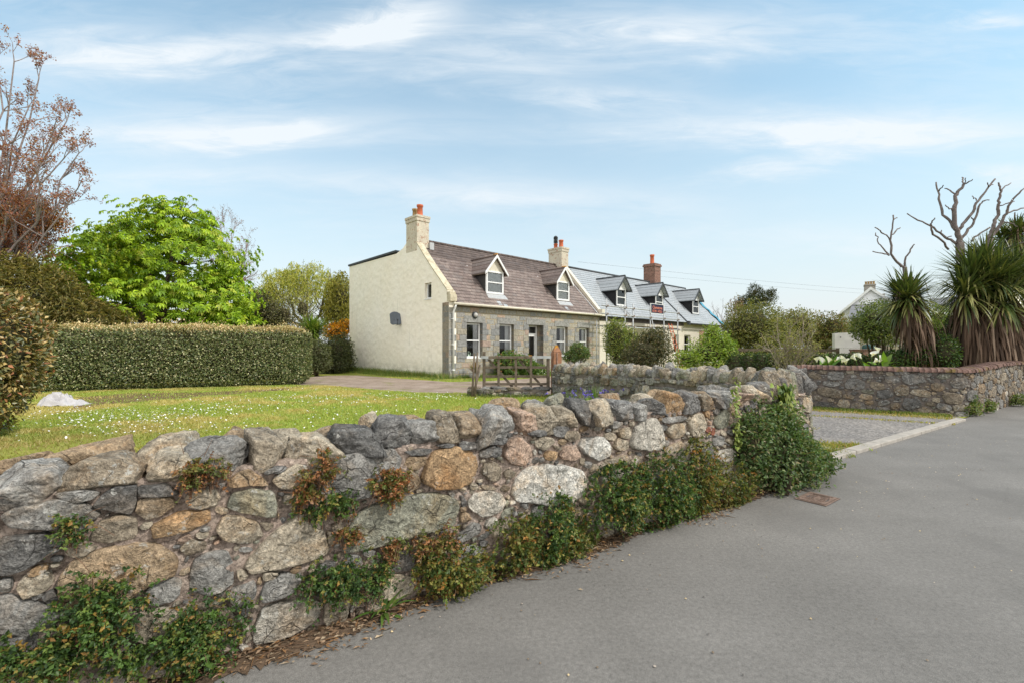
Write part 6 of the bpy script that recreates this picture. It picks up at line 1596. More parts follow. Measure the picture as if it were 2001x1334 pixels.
# ---------------------------------------------------------------- gate, posts, low wall
def build_gate():
    zb = .28
    x0, x1, y = at(944, 0, 14.15).x, at(1070, 0, 14.15).x, 14.15
    e = empty('field_gate', (x0, y, zb), label='weathered wooden field gate with diagonal braces standing on the low stone sill', cat='gate')
    def Z(py): return CAMH + (678 - py) / F * y - zb
    cx = lambda v: (at(860 + v / 4.548, 0, y).x - x0); cz = lambda v: Z(640 + v / 4.548)
    def bar(name, pts, t, dpt, yo=0.0):
        b = MB(); b.prism([(p[0], yo - dpt / 2, p[1]) for p in pts], (0, dpt, 0)); return b.build(name, M['wood'], e, .006)
    bar('stile', [(cx(378), cz(540)), (cx(404), cz(540)), (cx(404), cz(212)), (cx(378), cz(212))], 0, .09)
    bar('stile', [(cx(946), cz(560)), (cx(974), cz(560)), (cx(974), cz(262)), (cx(946), cz(262))], 0, .09)
    bar('top_rail', [(cx(366), cz(276)), (cx(985), cz(271)), (cx(985), cz(249)), (cx(366), cz(252))], 0, .12, -.02)
    for yv in (350, 430, 497):
        bar('rail', [(cx(400), cz(yv + 12)), (cx(950), cz(yv + 12)), (cx(950), cz(yv - 10)), (cx(400), cz(yv - 10))], 0, .035, -.01)
    for xv in (520, 673, 806):
        bar('upright', [(cx(xv - 11), cz(548)), (cx(xv + 11), cz(548)), (cx(xv + 11), cz(270)), (cx(xv - 11), cz(270))], 0, .03, -.05)
    for (a, b_, c, d) in ((430, 280, 660, 545), (700, 282, 940, 560)):
        bar('brace', [(cx(a - 14), cz(b_)), (cx(c - 14), cz(d)), (cx(c + 14), cz(d)), (cx(a + 14), cz(b_))], 0, .03, .035)
    b = MB(); b.box(cx(366), cx(430), -.085, -.08, cz(274), cz(250)); b.box(cx(820), cx(985), -.085, -.08, cz(272), cz(248)); b.build('metal_strap', M['steel'], e)
    # low sill of stones under the gate
    off = (-1.36, 13.86, 0)
    w = empty('low_wall', off, label='knee low sill of lichened stones under the wooden gate', cat='stone wall')
    P = Path([(-1.36, 13.86), (1.05, 13.80)])
    wall_core('mortar', P, 0, P.L, lambda s: .24, .42, M['mortar_dark'], w, off, .05, .05)
    st = Stones(); rr = random.Random(5)
    for q, pl in enumerate(coursed(0, P.L, lambda s: .25, (.10, .15), (1.2, 3.0), rr)):
        st.add(pl, rr.uniform(.03, .05), np.array(PAL[rr.choice('gdlgbe')]) * rr.uniform(.8, 1.1), 8000 + q, .03, P, .01, .008)
    st.build('stonework', M['stone_dark'], w, off)
    s = 0
    while s < P.L - .1:
        wd = rr.uniform(.3, .55); V, Fc = boulder((wd, .36, .11), int(8500 + s * 100), 12, .05, True)
        p = P.world(np.array([min(s + wd / 2, P.L - .1)]), 0, np.array([-.17]))[0]
        npmesh('cap_stone', V, Fc, M['stone_dark'], w, np.tile(np.array(PAL[rr.choice('ddgb')]) * rr.uniform(.8, 1.1), (len(V), 1)), True, (p[0] - off[0], p[1] - off[1], .255)); s += wd
    # ochre stone gate pillar
    p = at(1087, 678, 14.35)
    e = empty('gate_pillar', (p.x, p.y, 0), math.radians(12), label='ochre stone gate pillar with pointed lichened top at the hinge end of the wooden gate', cat='gate post')
    b = MB(); h = CAMH + (678 - 688) / F * 14.35; r = .14
    b.hexa([(-r, -r, 0), (r, -r, 0), (r, r, 0), (-r, r, 0)], [(-r * .97, -r, h), (r * .97, -r, h), (r * .97, r, h), (-r * .97, r, h)]); b.build('shaft', M['gatepost'], e, .02)
    b = MB(); hp = .20; b.add([(-r * .96, -r * .98, h + .003), (r * .96, -r * .98, h + .003), (r * .96, r * .98, h + .003), (-r * .96, r * .98, h + .003), (-r * .3, -r * .3, h + hp), (r * .3, -r * .3, h + hp), (r * .3, r * .3, h + hp), (-r * .3, r * .3, h + hp)],
                      [(0, 1, 5, 4), (1, 2, 6, 5), (2, 3, 7, 6), (3, 0, 4, 7), (4, 5, 6, 7), (3, 2, 1, 0)]); b.build('cap', M['gatepost'], e, .02)
    b = MB(); b.box(-r * .32, r * .32, -r * .32, r * .32, h + hp + .001, h + hp + .02); b.add([(-r * .7, -r * .72, h + .07), (r * .5, -r * .6, h + .1), (r * .3, -r * .32, h + hp + .004), (-r * .3, -r * .32, h + hp + .004)], [(0, 1, 2, 3)]); b.build('lichen_patch', M['moss'], e)
    b = MB(); b.tube([(-.02, -r - .012, .3), (-.02, -r - .012, h)], .014, 6); b.tube([(.0, -r - .01, h * .72), (.12, -r - .03, h * .72)], .02, 6); b.build('hinge_iron', M['rust'], e)
    # stakes at the latch end
    for (a, b_, c, d, lab) in ((927, 690, 922, 775, 'grey stake standing upright at the open end of the gate'), (933, 688, 928, 772, 'taller thin stake right next to the upright grey one by the gate'), (938, 712, 925, 768, 'short stake leaning across the foot of the two upright stakes')):
        p1 = at(a, b_, 13.95); p0 = at(c, d, 13.7); p0.z = max(0, p0.z - .05)
        m = MB(); m.tube([(0, 0, 0), (p1 - p0) * .5 + Vector((.01, 0, 0)), p1 - p0], [.036, .034, .028], 7); o = m.build('stake', M['wood']); o.location = p0; tag(o, lab, 'stake')

# ---------------------------------------------------------------- plants
def hedge():
    a = np.array([-17.2, 14.5]); b = np.array([-8.0, 18.3]); L = np.linalg.norm(b - a); d = (b - a) / L; nn = np.array([d[1], -d[0]])
    e = empty('hedge', (-12.5, 17.2, 0), label='long clipped hedge with pale tan tips behind the lawn', cat='hedge')
    base = np.array([-12.5, 17.2, 0])
    def surf(s, th, r):
        # s along, th cross-section angle (0 front base ... pi back), superellipse
        hw, hh = 1.0, 1.12
        x = np.sign(np.cos(th)) * np.abs(np.cos(th)) ** .45 * hw; z = np.sign(np.sin(th)) * np.abs(np.sin(th)) ** .5 * hh
        taper = np.clip((L - s) / 1.1, 0, 1); f = np.sqrt(1 - (1 - taper) ** 2.4) * .98 + .02
        x = x * f * r; z = 1.12 + z * r * (.55 + .45 * f)
        wob = .075 * fbm(np.column_stack([s * .9, th * 1.6, np.zeros(len(s))]), 2, 4) + .06 * fbm(np.column_stack([s * 3.1, th * 4, np.zeros(len(s))]), 2, 6)
        x = x * (1 + wob); z = z * (1 + wob * .6)
        c = a + d * s[:, None] + nn * (x - 1.0)[:, None]
        N_ = nn * np.cos(th)[:, None]
        return np.column_stack([c, z]), np.column_stack([N_, np.sin(th)])
    n = 56000
    s = L - L * rng.random(n); s[: n // 12] = L - 1.1 * rng.random(n // 12) ** 1.5
    tg = np.linspace(-1.5, 2.2, 4000); cx_ = np.sign(np.cos(tg)) * np.abs(np.cos(tg)) ** .45; cz_ = 1.12 * np.sign(np.sin(tg)) * np.abs(np.sin(tg)) ** .5
    al = np.concatenate([[0], np.cumsum(np.hypot(np.diff(cx_), np.diff(cz_)))]); th = np.interp(rng.random(n) * al[-1], al, tg); r = 0.86 + .18 * rng.random(n) ** .8
    P, Nv = surf(s, th, r); ok = P[:, 2] > .05; P = P[ok]; Nv = Nv[ok]; n = len(P)
    stray = rng.random(n) < .035; P[stray] += Nv[stray] * (.08 + .14 * rng.random(int(stray.sum())))[:, None]
    D = Nv * .8 + rdirs(n) * .8 + np.array([0, 0, .25])
    C = palette(n, [(.085, .13, .04), (.17, .20, .07), (.28, .29, .12), (.46, .43, .24), (.13, .165, .06)], [3, 4, 2.5, 2.2, 3], .25)
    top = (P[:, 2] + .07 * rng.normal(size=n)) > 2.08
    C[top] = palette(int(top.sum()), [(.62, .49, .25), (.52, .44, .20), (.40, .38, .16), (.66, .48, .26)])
    Lf = .075 * (.7 + .6 * rng.random(n))
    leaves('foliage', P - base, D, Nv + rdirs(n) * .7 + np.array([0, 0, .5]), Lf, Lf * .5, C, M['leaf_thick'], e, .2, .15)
    ns, nt = 90, 26
    S, T = np.meshgrid(np.linspace(0, L - .02, ns), np.linspace(-1.5, 3.3, nt), indexing='ij')
    P, _ = surf(S.ravel(), T.ravel(), np.full(ns * nt, .83)); i = (np.arange(ns - 1)[:, None] * nt + np.arange(nt - 1)[None]).ravel()
    P[:, 2] = np.maximum(P[:, 2], .02)
    npmesh('dark_twig_core', P - base, np.stack([i, i + nt, i + nt + 1, i + 1], 1), M['twig'], e, None, True)

def chestnut():
    Y = 24.0; base = at(300, 0, Y); base.z = 0
    e = empty('broadleaf_tree', base, label='wide bright lime green horse chestnut with drooping leaves behind the hedge', cat='tree')
    B = np.array(base)
    spec = [(350, 520, 112, 114), (215, 545, 95, 108), (400, 585, 84, 78), (300, 610, 150, 66), (290, 470, 70, 45), (160, 570, 50, 70), (350, 436, 60, 42), (440, 590, 44, 60), (205, 470, 50, 35)]
    cs = []; rs = []
    for i, (px, py, rx, ry) in enumerate(spec):
        c = at(px, py, Y + [0, .8, .5, -.8, .5, .6, .2, .4, .4][i]); cs.append(tuple(c)); rs.append((rx / F * Y, min(2.6, rx / F * Y * .95), ry / F * Y))
    T, TD = lumpy(cs, rs, 760, .30, 3.0, (.66, 1.04), 12, 1.0)
    kk = 9; o2 = rng.normal(size=(len(T), kk, 3)) * np.array([.36, .36, .10]); o2[..., 2] -= .35 * np.linalg.norm(o2[..., :2], axis=2) ** 1.5
    P = (T[:, None] + o2).reshape(-1, 3); D = np.repeat(TD, kk, 0)
    # layered sprays: each a whorl of drooping leaflets
    n = len(P); k = 6
    ph = rng.random(n)[:, None] * 2 * math.pi + np.arange(k)[None] * 2 * math.pi / k
    out = unit(D + np.array([0, 0, .15]))
    e1 = unit(np.cross(out, np.array([0.1, 0.2, 1.0]))); e2 = np.cross(out, e1)
    dirs = e1[:, None] * np.cos(ph)[..., None] + e2[:, None] * np.sin(ph)[..., None] + out[:, None] * .35 + np.array([0, 0, -.75])
    Pn = np.repeat(P, k, 0); dn = dirs.reshape(-1, 3)
    nr = np.repeat(out, k, 0) * .7 + np.array([0, 0, 1.0])
    C = np.repeat(palette(n, [(.26, .40, .022), (.36, .49, .03), (.17, .29, .02), (.48, .54, .07)], [4, 4, 3, 1.3], .12), k, 0) * (1 + .1 * rng.normal(size=(n * k, 1)))
    L = .235 * (.7 + .6 * np.repeat(rng.random(n), k))
    leaves('foliage', Pn - B, dn, nr, L, L * .46, C, M['leaf'], e, .12, .3)
    b = MB(); b.col = (.12, .09, .07); tips = []
    b.tube([(0, 0, -.1), (.05, 0, 1.2), (0, .1, 2.4)], [.34, .28, .24], 9); b.build('trunk', M['bark'], e)
    b = MB(); b.col = (.12, .09, .07)
    for c in cs:
        c = Vector(c) - base; b.tube([(0, .1, 2.2), c * .5 + Vector((0, 0, .7)), c + Vector((0, 0, .3))], [.16, .1, .04], 6)
    for i in range(60):
        c = Vector(cs[i % len(cs)]) - base; r = Vector(rs[i % len(rs)]); dd = rdirs(1)[0]; dd[2] = abs(dd[2]); t = c + Vector((dd[0] * r.x, dd[1] * r.y, dd[2] * r.z)) * 1.06
        b.tube([c, (c + t) / 2 + Vector((0, 0, .2)), t], [.04, .025, .008], 4)
    b.build('limbs', M['bark'], e)

def twiggy_tree(name, label, base, limbs, lengths, r0, leaf, nper, maxd=3, col=(.23, .19, .17), cat='tree', jit=.1, spread=.55, up=.12, group=None, minr=.006):
    e = empty(name, tuple(base), label=label, cat=cat, group=group); base = Vector(base)
    b = MB(); b.col = col; tips = []
    t = MB(); t.col = col
    fork = Vector((0, 0, limbs[0][1])) if isinstance(limbs[0], tuple) and len(limbs[0]) == 2 and not isinstance(limbs[0][0], Vector) else Vector((0, 0, 2))
    t.tube([(0, 0, -.1), fork * .5 + Vector((.05, 0, 0)), fork], [r0, r0 * .85, r0 * .75], 8); t.build('trunk', M['bark'], e)
    for p in limbs[1:]:
        p = Vector(p) - base; L = (p - fork).length
        n = 7; q = [fork + (p - fork) * (k / n) + Vector((0, 0, -.1 * L * math.sin(math.pi * k / n))) + Vector(rng.normal(size=3)) * L * .015 for k in range(n + 1)]
        rr = [r0 * .5 * (1 - .85 * k / n) + .01 for k in range(n + 1)]; b.tube(q, rr, 6, cap=False)
        for k in range(2, n + 1):
            for _ in range(2):
                d = (q[k] - q[k - 1]).normalized() + Vector(rng.normal(size=3)) * .55 + Vector((0, 0, .25))
                branch_tree(b, tips, q[k], d, lengths * (.7 + .5 * rng.random()) * (1.1 - .5 * k / n), rr[k] * .6 + .006, 1, maxd, spread, up, 4, (2, 3), jit, minr)
    b.build('branches', M['bark'], e)
    if leaf:
        L, W, cols, mat = leaf
        T = np.array([p[:] for p, d, r in tips]); Dd = np.array([d[:] for p, d, r in tips])
        i = rng.integers(0, len(T), int(nper)); P = T[i] + rdirs(len(i)) * .09
        D = Dd[i] * .4 + rdirs(len(i)) + np.array([0, 0, -.2])
        leaves('foliage', P, D, np.array([0, 0, 1.]) + rdirs(len(i)) * .6, L * (.6 + .7 * rng.random(len(i))), W * (.6 + .7 * rng.random(len(i))), palette(len(i), cols), M[mat], e, .2, .2)
    return e

def willow():
    Y = 45.0; base = at(600, 0, Y); base.z = 0; B = np.array(base)
    e = empty('willow', base, label='pale yellow weeping willow with hanging strands left of the cream gable', cat='tree')
    lobes = [(555, 560, 48, 40), (600, 548, 50, 44), (645, 565, 36, 42), (525, 580, 30, 30), (660, 600, 22, 40), (590, 590, 80, 40)]
    P = []
    for i, (px, py, rx, ry) in enumerate(lobes):
        c = np.array(at(px, py, Y)); d = rdirs(330); d[:, 2] = np.abs(d[:, 2]); d = d[fbm(d * 2.6 + i * 9, 2, 3) > -.12]; r = np.array([rx, rx * .9, ry]) / F * Y
        P.append(c + d * r * (.75 + .3 * rng.random((len(d), 1))))
    P = np.concatenate(P); n = len(P); hang = rng.uniform(.5, 2.4, n); k = 15
    t = rng.random((n, k)); sway = rng.normal(size=(n, 1, 2)) * .35
    Q = np.repeat(P[:, None], k, 1); Q[..., 2] -= t * hang[:, None]; Q[..., :2] += sway * t[..., None] + rng.normal(size=(n, k, 2)) * .08
    Q = Q.reshape(-1, 3); ok = Q[:, 2] > 1.5; Q = Q[ok]; m = len(Q)
    D = rdirs(m) * .6 + np.array([0, 0, -1.0])
    leaves('foliage', Q - B, D, rdirs(m), .26 * (.6 + .7 * rng.random(m)), .065, palette(m, [(.40, .42, .06), (.48, .48, .09), (.28, .33, .05), (.54, .50, .14)], None, .12), M['leaf'], e, .2, .2)
    b = MB(); b.col = (.10, .085, .06); b.tube([(0, 0, -.1), (.1, 0, 2), (0, 0, 3.6)], [.4, .33, .28], 8); b.build('trunk', M['bark'], e)
    b = MB(); b.col = (.10, .085, .06); tips = []
    for (px, py, rx, ry) in lobes:
        c = at(px, py, Y) - base; b.tube([(0, 0, 3.4), c * .55 + Vector((0, 0, .6)), c + Vector((0, 0, ry / F * Y * .7))], [.2, .13, .04], 6)
        for _ in range(7): branch_tree(b, tips, c * (.6 + .4 * rng.random()), Vector(rng.normal(size=3)) + Vector((0, 0, .7)), 1.8, .06, 2, 3, .6, .1, 4, (2, 3))
    b.build('limbs', M['bark'], e)

def palm(name, label, base, crown, R, n, skirt, trunk_path, tcol=(.11, .085, .06), seed=0):
    """cordyline: strap leaves from a head, dead brown leaves hanging below it"""
    e = empty(name, tuple(base), label=label, cat='palm'); base = Vector(base)
    b = MB(); b.col = tcol
    pth = [Vector(p) - base for p in trunk_path]; b.tube(pth, [.2 - .06 * k / (len(pth) - 1) for k in range(len(pth))], 9); b.build('trunk', M['bark'], e)
    gP = []; gD = []; gL = []; gC = []; gcur = []
    for (c, r, m) in crown:
        c = np.array(Vector(c) - base); d = rdirs(m); d[:, 2] = d[:, 2] * .9 + .25; d = unit(d)
        gP.append(c + d * .12 + rng.normal(size=(m, 3)) * .05); gD.append(d); gL.append(r * (.75 + .4 * rng.random(m)))
        C = palette(m, [(.07, .105, .028), (.105, .14, .035), (.16, .18, .05), (.045, .072, .022)], [3, 3, 2, 2], .15)
        low = d[:, 2] < .1; C[low & (rng.random(m) < .45)] = (.34, .33, .12)
        gC.append(C); gcur.append(np.where(d[:, 2] < .1, .85, .28) + .3 * rng.random(m))
    strap(e, 'fronds', np.concatenate(gP), np.concatenate(gD), np.concatenate(gL), .055, np.concatenate(gC), np.concatenate(gcur), M['leaf_palm'], 6)
    gP = []; gD = []; gL = []; gC = []
    for (c, r, L, m) in skirt:
        c = np.array(Vector(c) - base); a = rng.random(m) * 2 * math.pi
        o = np.column_stack([np.cos(a), np.sin(a), np.zeros(m)])
        gP.append(c + o * r * (.15 + .45 * rng.random((m, 1))) + np.array([0, 0, .35]) * rng.normal(size=(m, 1))); gD.append(o * (.25 + .5 * rng.random((m, 1))) + np.array([0, 0, -.75])); gL.append(L * (.5 + .6 * rng.random(m)))
        gC.append(palette(m, [(.13, .085, .058), (.20, .135, .095), (.085, .058, .042), (.30, .22, .16)], [3, 3, 3, 1], .15))
    if gP: strap(e, 'dead_leaves', np.concatenate(gP), np.concatenate(gD), np.concatenate(gL), .05, np.concatenate(gC), 3.2, M['dry'], 6)
    return e

def dead_branches(name, label, base, Y, polys, r0, dy):
    e = empty(name, tuple(base), label=label, cat='dead tree'); base = Vector(base)
    b = MB(); b.col = (.185, .155, .14)
    for i, (txt, ra, rb) in enumerate(polys):
        q = [tuple(map(float, t.split(','))) for t in txt.split()]
        pts = [at(1700 + x / 3.422, 330 + y / 3.422, Y + dy * math.sin(i * 2.4) * k / max(1, len(q) - 1)) - base for k, (x, y) in enumerate(q)]
        # finer, knobbly
        f = [pts[0]]
        for a, c in zip(pts[:-1], pts[1:]):
            for k in range(1, 4): f.append(a + (c - a) * k / 3 + (Vector(rng.normal(size=3)) * .013 if k < 3 else Vector((0, 0, 0))))
        ra *= .6; rb *= .7; rr = [ra + (rb - ra) * k / (len(f) - 1) + .006 * rng.random() for k in range(len(f))]
        b.tube(f, rr, 7)
    b.build('branches', M['bark'], e)
    t = MB(); t.col = (.15, .125, .11)
    p = at(1700 + polys[0][0] and 0 or 0, 0, Y) if False else None
    q0 = tuple(map(float, polys[0][0].split()[0].split(','))); top = at(1700 + q0[0] / 3.422, 330 + q0[1] / 3.422, Y) - base
    r0 *= .62; t.tube([(0, 0, -.05), top * .5 + Vector((.05, 0, 0)), top + Vector((0, 0, .03))], [r0 * 1.4, r0 * 1.15, r0], 8); t.build('trunk', M['bark'], e)

def lily(base, label, flowers, nl):
    e = empty('arum_lily', tuple(base), label=label, cat='lily', group='arum lilies behind the capped wall')
    B = Vector(base); proto = None
    P = np.column_stack([rng.normal(size=(nl, 2)) * .10, np.zeros(nl)]); 
    d = np.column_stack([rng.normal(size=(nl, 2)) * .55, np.ones(nl) * 1.0])
    # broad arrow leaves on stalks
    st = MB(); st.col = (.08, .15, .03); tips = []
    tops = []
    for i in range(nl):
        h = rng.uniform(.82, 1.06); t = Vector((P[i, 0] + d[i, 0] * .45, P[i, 1] + d[i, 1] * .3, h)); st.tube([tuple(P[i]), Vector(P[i]) * .5 + t * .5 + Vector((0, 0, .1)), t], [.012, .01, .008], 5, cap=False); tops.append(t)
    Pl = np.array([t[:] for t in tops]); D = np.column_stack([d[:, :2] * .9, .15 + .5 * rng.random(nl)])
    strap(e, 'leaves', Pl, D, .36 + .12 * rng.random(nl), .15, palette(nl, [(.09, .19, .02), (.14, .25, .03), (.19, .28, .05)]), 1.1, M['leaf'], 6)
    for (px, py, Y, tilt) in flowers:
        p = at(px, py, Y) - B
        st.tube([(p.x * .4, p.y * .4, 0), (p.x * .8, p.y * .8, p.z * .5), (p.x, p.y, p.z - .09)], [.011, .01, .009], 5, cap=False)
        f = MB(); n = 16; vs = []; fs = []
        for k in range(5):
            t = k / 4
            for i in range(n + 1):
                a = 2 * math.pi * i / n * .97; r = .012 + .058 * t ** 1.5 * (1 + .35 * max(0, math.cos(a)) * t); z = .17 * t - .03 * t * t + .045 * t * t * math.cos(a)
                vs.append((r * math.cos(a), r * math.sin(a), z))
        for k in range(4):
            for i in range(n): fs.append((k * (n + 1) + i, k * (n + 1) + i + 1, (k + 1) * (n + 1) + i + 1, (k + 1) * (n + 1) + i))
        cols = [(.40, .48, .12) if k < 1 else (.80, .80, .74) for k in range(5) for i in range(n + 1)]
        f.add(vs, fs, True, cols); o = f.build('flower', M['petal'], e); o.location = (p.x, p.y, p.z - .09); o.rotation_euler = (rng.normal() * .25 + .35, rng.normal() * .25, rng.random() * 6)
        s = MB(); s.col = (.7, .45, .05); s.tube([(0, 0, .03), (0, 0, .11)], [.008, .006], 6); s.build('spadix', M['petal'], o)
    st.build('stems', M['leaf'], e)

def build_plants():
    O = [(.10, .115, .03), (.14, .145, .04), (.075, .095, .028), (.18, .165, .05)]
    # near bush at the left edge
    bush('large_bush', 'big rounded bush of leathery bronze and olive leaves at the left edge of the lawn', 'bush', [(-8.72, 7.2, 1.48), (-9.02, 7.1, .72), (-9.4, 7.6, 1.55)], [(.98, 1.15, 1.0), (.95, 1.0, .8), (1.2, 1.2, 1.05)], 20000, .085, .042,
         [(.19, .14, .045), (.13, .12, .04), (.27, .19, .065), (.075, .085, .03), (.34, .25, .10), (.26, .11, .05)], [3, 3, 2, 3, 1.2, .8], base=(-8.9, 7.2, 0), core=.7, up=.1, amp=.16, mat='leaf_thick', shell=(.82, 1.04), freq=3, seed=5, droop=.1)
    hedge(); chestnut(); willow()
    # red leaved tree, its trunk outside the picture
    Y = 20.0; base = at(-75, 0, Y); base.z = 0
    L = [(0, 3.2)] + [tuple(at(px, py, Y + dy)) for px, py, dy in [(30, 120, 0), (-40, 90, 1), (105, 250, -.6), (150, 300, .6), (150, 365, -.3), (75, 430, .4), (-60, 220, -1.5), (60, 330, -1), (100, 410, 1.2), (20, 430, -1), (75, 165, .8), (115, 235, 1.0), (120, 320, -1), (45, 210, 1.2), (15, 285, -.8), (95, 290, .2), (5, 130, -.6), (-20, 330, 1)]]
    twiggy_tree('copper_tree', 'tall half bare tree with small rust red leaves at the left edge', base, L, 1.25, .15, (.105, .055, [(.36, .15, .10), (.42, .19, .12), (.30, .11, .075), (.42, .25, .14)], 'leaf'), 17000, 3, (.30, .25, .24))
    n0 = at(40, 440, 20.5)
    bush('copper_bush', 'dense russet leaved small tree below the tall half bare red tree', 'tree', [tuple(at(45, 440, 20.8)), tuple(at(85, 425, 21)), tuple(at(0, 400, 21))], [(1.3, 1.2, 1.2), (.8, .9, .6), (1.0, 1, 1)], 8000, .13, .065, [(.34, .14, .06), (.40, .19, .08), (.27, .12, .055), (.27, .20, .075)], base=(n0.x, n0.y, 0), core=0, amp=.35, shell=(.2, 1.1), up=0, seed=17, stems=12)
    bush('feathery_shrub', 'dark olive feathery evergreen between the near bush and the lime green tree', 'tree', [tuple(at(65, 580, 19)), tuple(at(130, 605, 19.5)), tuple(at(20, 560, 19)), tuple(at(190, 622, 20))], [(1.5, 1.2, 1.3), (1.2, 1.0, 1.0), (1.4, 1.1, 1.2), (1.1, .9, .6)], 12000, .22, .035,
         [(.15, .14, .04), (.20, .175, .055), (.10, .105, .033), (.25, .20, .075)], base=(-20.0, 19.3, 0), core=.3, up=-.1, amp=.3, seed=23, droop=.4, stems=14, shell=(.5, 1.08))
    # small bare pinkish tree behind the lime green one
    Y = 33.0; base = at(445, 0, Y); base.z = 0
    L = [(0, 5.0)] + [tuple(at(px, py, Y)) for px, py in [(430, 440), (455, 455), (480, 490), (470, 520), (415, 450)]]
    twiggy_tree('bare_tree', 'thin bare pinkish tree showing over the right shoulder of the lime green tree', base, L, 1.5, .12, (.12, .05, [(.32, .20, .17), (.26, .16, .13)], 'leaf'), 1500, 3, (.34, .26, .25))
    bush('dark_bush', 'dark evergreen bush right of the lime green tree', 'bush', [tuple(at(505, 610, 30)), tuple(at(535, 625, 30))], [(1.1, 1, 1.3), (1.0, 1, 1.0)], 3500, .15, .07, [(.035, .045, .018), (.05, .055, .022), (.075, .06, .03)], base=(at(515, 0, 30).x, 30, 0), core=.7, seed=31)
    bush('twiggy_shrub', 'thin greyish olive shrub between the dark bush and the spiky plant', 'shrub', [tuple(at(555, 615, 29)), tuple(at(590, 605, 29.5))], [(1.1, .9, 1.6), (.9, .9, 1.5)], 2600, .11, .05, [(.16, .15, .07), (.20, .18, .09), (.12, .125, .05)], base=(at(570, 0, 29).x, 29, 0), core=.3, seed=33, amp=.35, shell=(.2, 1.05), stems=22)
    # spiky green plant
    c = at(612, 640, 25); e = empty('spiky_plant', (c.x, c.y, 0), label='round spiky green plant above the right end of the hedge', cat='plant')
    n = 750; d = rdirs(n); d[:, 2] = d[:, 2] * .8 + .42
    strap(e, 'blades', np.tile([0, 0, c.z - .25], (n, 1)) + rng.normal(size=(n, 3)) * .12, d, 1.05 * (.6 + .5 * rng.random(n)), .055, palette(n, [(.13, .22, .03), (.21, .30, .045), (.30, .36, .08), (.08, .14, .025)]), .3, M['leaf_palm'], 5)
    b = MB(); b.col = (.11, .09, .06); b.tube([(0, 0, 0), (.03, 0, 1), (0, 0, c.z - .2)], [.16, .13, .12], 8); b.build('trunk', M['bark'], e)
    bush('gorse', 'orange yellow flowering gorse beside the rear corner of the cream gable', 'shrub', [tuple(at(655, 650, 30)), tuple(at(672, 640, 31))], [(.8, .7, .5), (.6, .6, .45)], 2600, .13, .08, [(.55, .24, .015), (.60, .30, .02), (.14, .13, .03), (.08, .09, .025)], [3, 2, 1.2, 1], base=(at(660, 0, 30).x, 30, 0), core=.5, seed=36, amp=.3)
    bush('garden_bush', 'grey green bush at the rear corner of the cream gable under the gorse', 'bush', [tuple(at(650, 690, 27)), tuple(at(668, 680, 28)), tuple(at(630, 700, 26)), tuple(at(652, 714, 26.5)), tuple(at(675, 705, 28))], [(1.0, .8, .95), (.7, .7, .9), (.8, .7, .7), (.9, .7, .55), (.6, .6, .8)], 8000, .11, .05, [(.055, .07, .025), (.085, .10, .04), (.12, .125, .06), (.04, .055, .02)], base=(at(650, 0, 27).x, 27, 0), core=.65, seed=38)
    bush('garden_bush', 'smaller grey green bush tucked against the right end of the clipped hedge', 'bush', [tuple(at(617, 690, 23.8)), tuple(at(622, 706, 23.8))], [(.6, .5, .65), (.65, .5, .5)], 3200, .11, .05, [(.055, .07, .025), (.085, .10, .04), (.12, .125, .06)], base=(at(618, 0, 23.8).x, 23.8, 0), core=.6, seed=37)
    bush('tall_hedge_tree', 'drooping yellow green foliage close behind the rear of the cream gable', 'tree', [tuple(at(668, 580, 42)), tuple(at(655, 610, 42))], [(1.3, 1.2, 2.2), (1.2, 1.1, 1.4)], 2600, .30, .06, [(.20, .19, .035), (.26, .23, .05), (.14, .14, .03)], base=(at(668, 0, 42).x, 42, 0), core=.4, seed=39, droop=.5, up=-.6, shell=(.3, 1.05))
    # in front of the cottages
    Wm = Matrix.Translation(HA) @ HR
    def hp(x, y, z=0): return tuple(Wm @ Vector((x, y, z)))
    bush('flowering_shrub', 'leafy green shrub with a few reddish leaves under the second cottage window', 'shrub', [hp(3.0, -.75, .65), hp(3.9, -.8, .55), hp(4.6, -.8, .4)], [(.65, .5, .62), (.6, .5, .5), (.5, .4, .4)], 3300, .12, .065, [(.055, .11, .025), (.09, .15, .03), (.14, .20, .04), (.26, .12, .05)], [4, 4, 2, .5], base=hp(3.5, -.75), core=.6, seed=51, amp=.3)
    for i, (px, py, Y) in enumerate([(978, 696, 22.6), (990, 693, 22.8), (1006, 697, 23.0), (1013, 700, 23.0)]):
        pass
    bush('garden_bush', 'low green shrub with white flowers beside the cottage doorstep', 'shrub', [hp(5.0, -.7, .3), hp(5.6, -.8, .22)], [(.45, .4, .35), (.4, .35, .28)], 1300, .10, .05, [(.09, .16, .03), (.14, .20, .05), (.6, .6, .55)], [4, 3, .5], base=hp(5.2, -.7), core=.5, seed=53)
    # potted plant
    p = hp(.95, -.75); e = empty('potted_plant', p, label='reddish spiky plant in a round stone pot near the white downpipe', cat='potted plant')
    b = MB(); b.lathe([(.16, 0), (.24, .12), (.27, .28), (.24, .28), (.2, .24)], (0, 0, 0), 16); b.build('pot', M['dressed'], e)
    n = 130; strap(e, 'leaves', np.tile([0, 0, .26], (n, 1)), np.column_stack([rng.normal(size=(n, 2)) * .6, np.ones(n)]), .65 * (.6 + .5 * rng.random(n)), .035, palette(n, [(.28, .13, .07), (.20, .15, .05), (.12, .14, .04), (.36, .2, .12)]), .9, M['leaf'], 5)
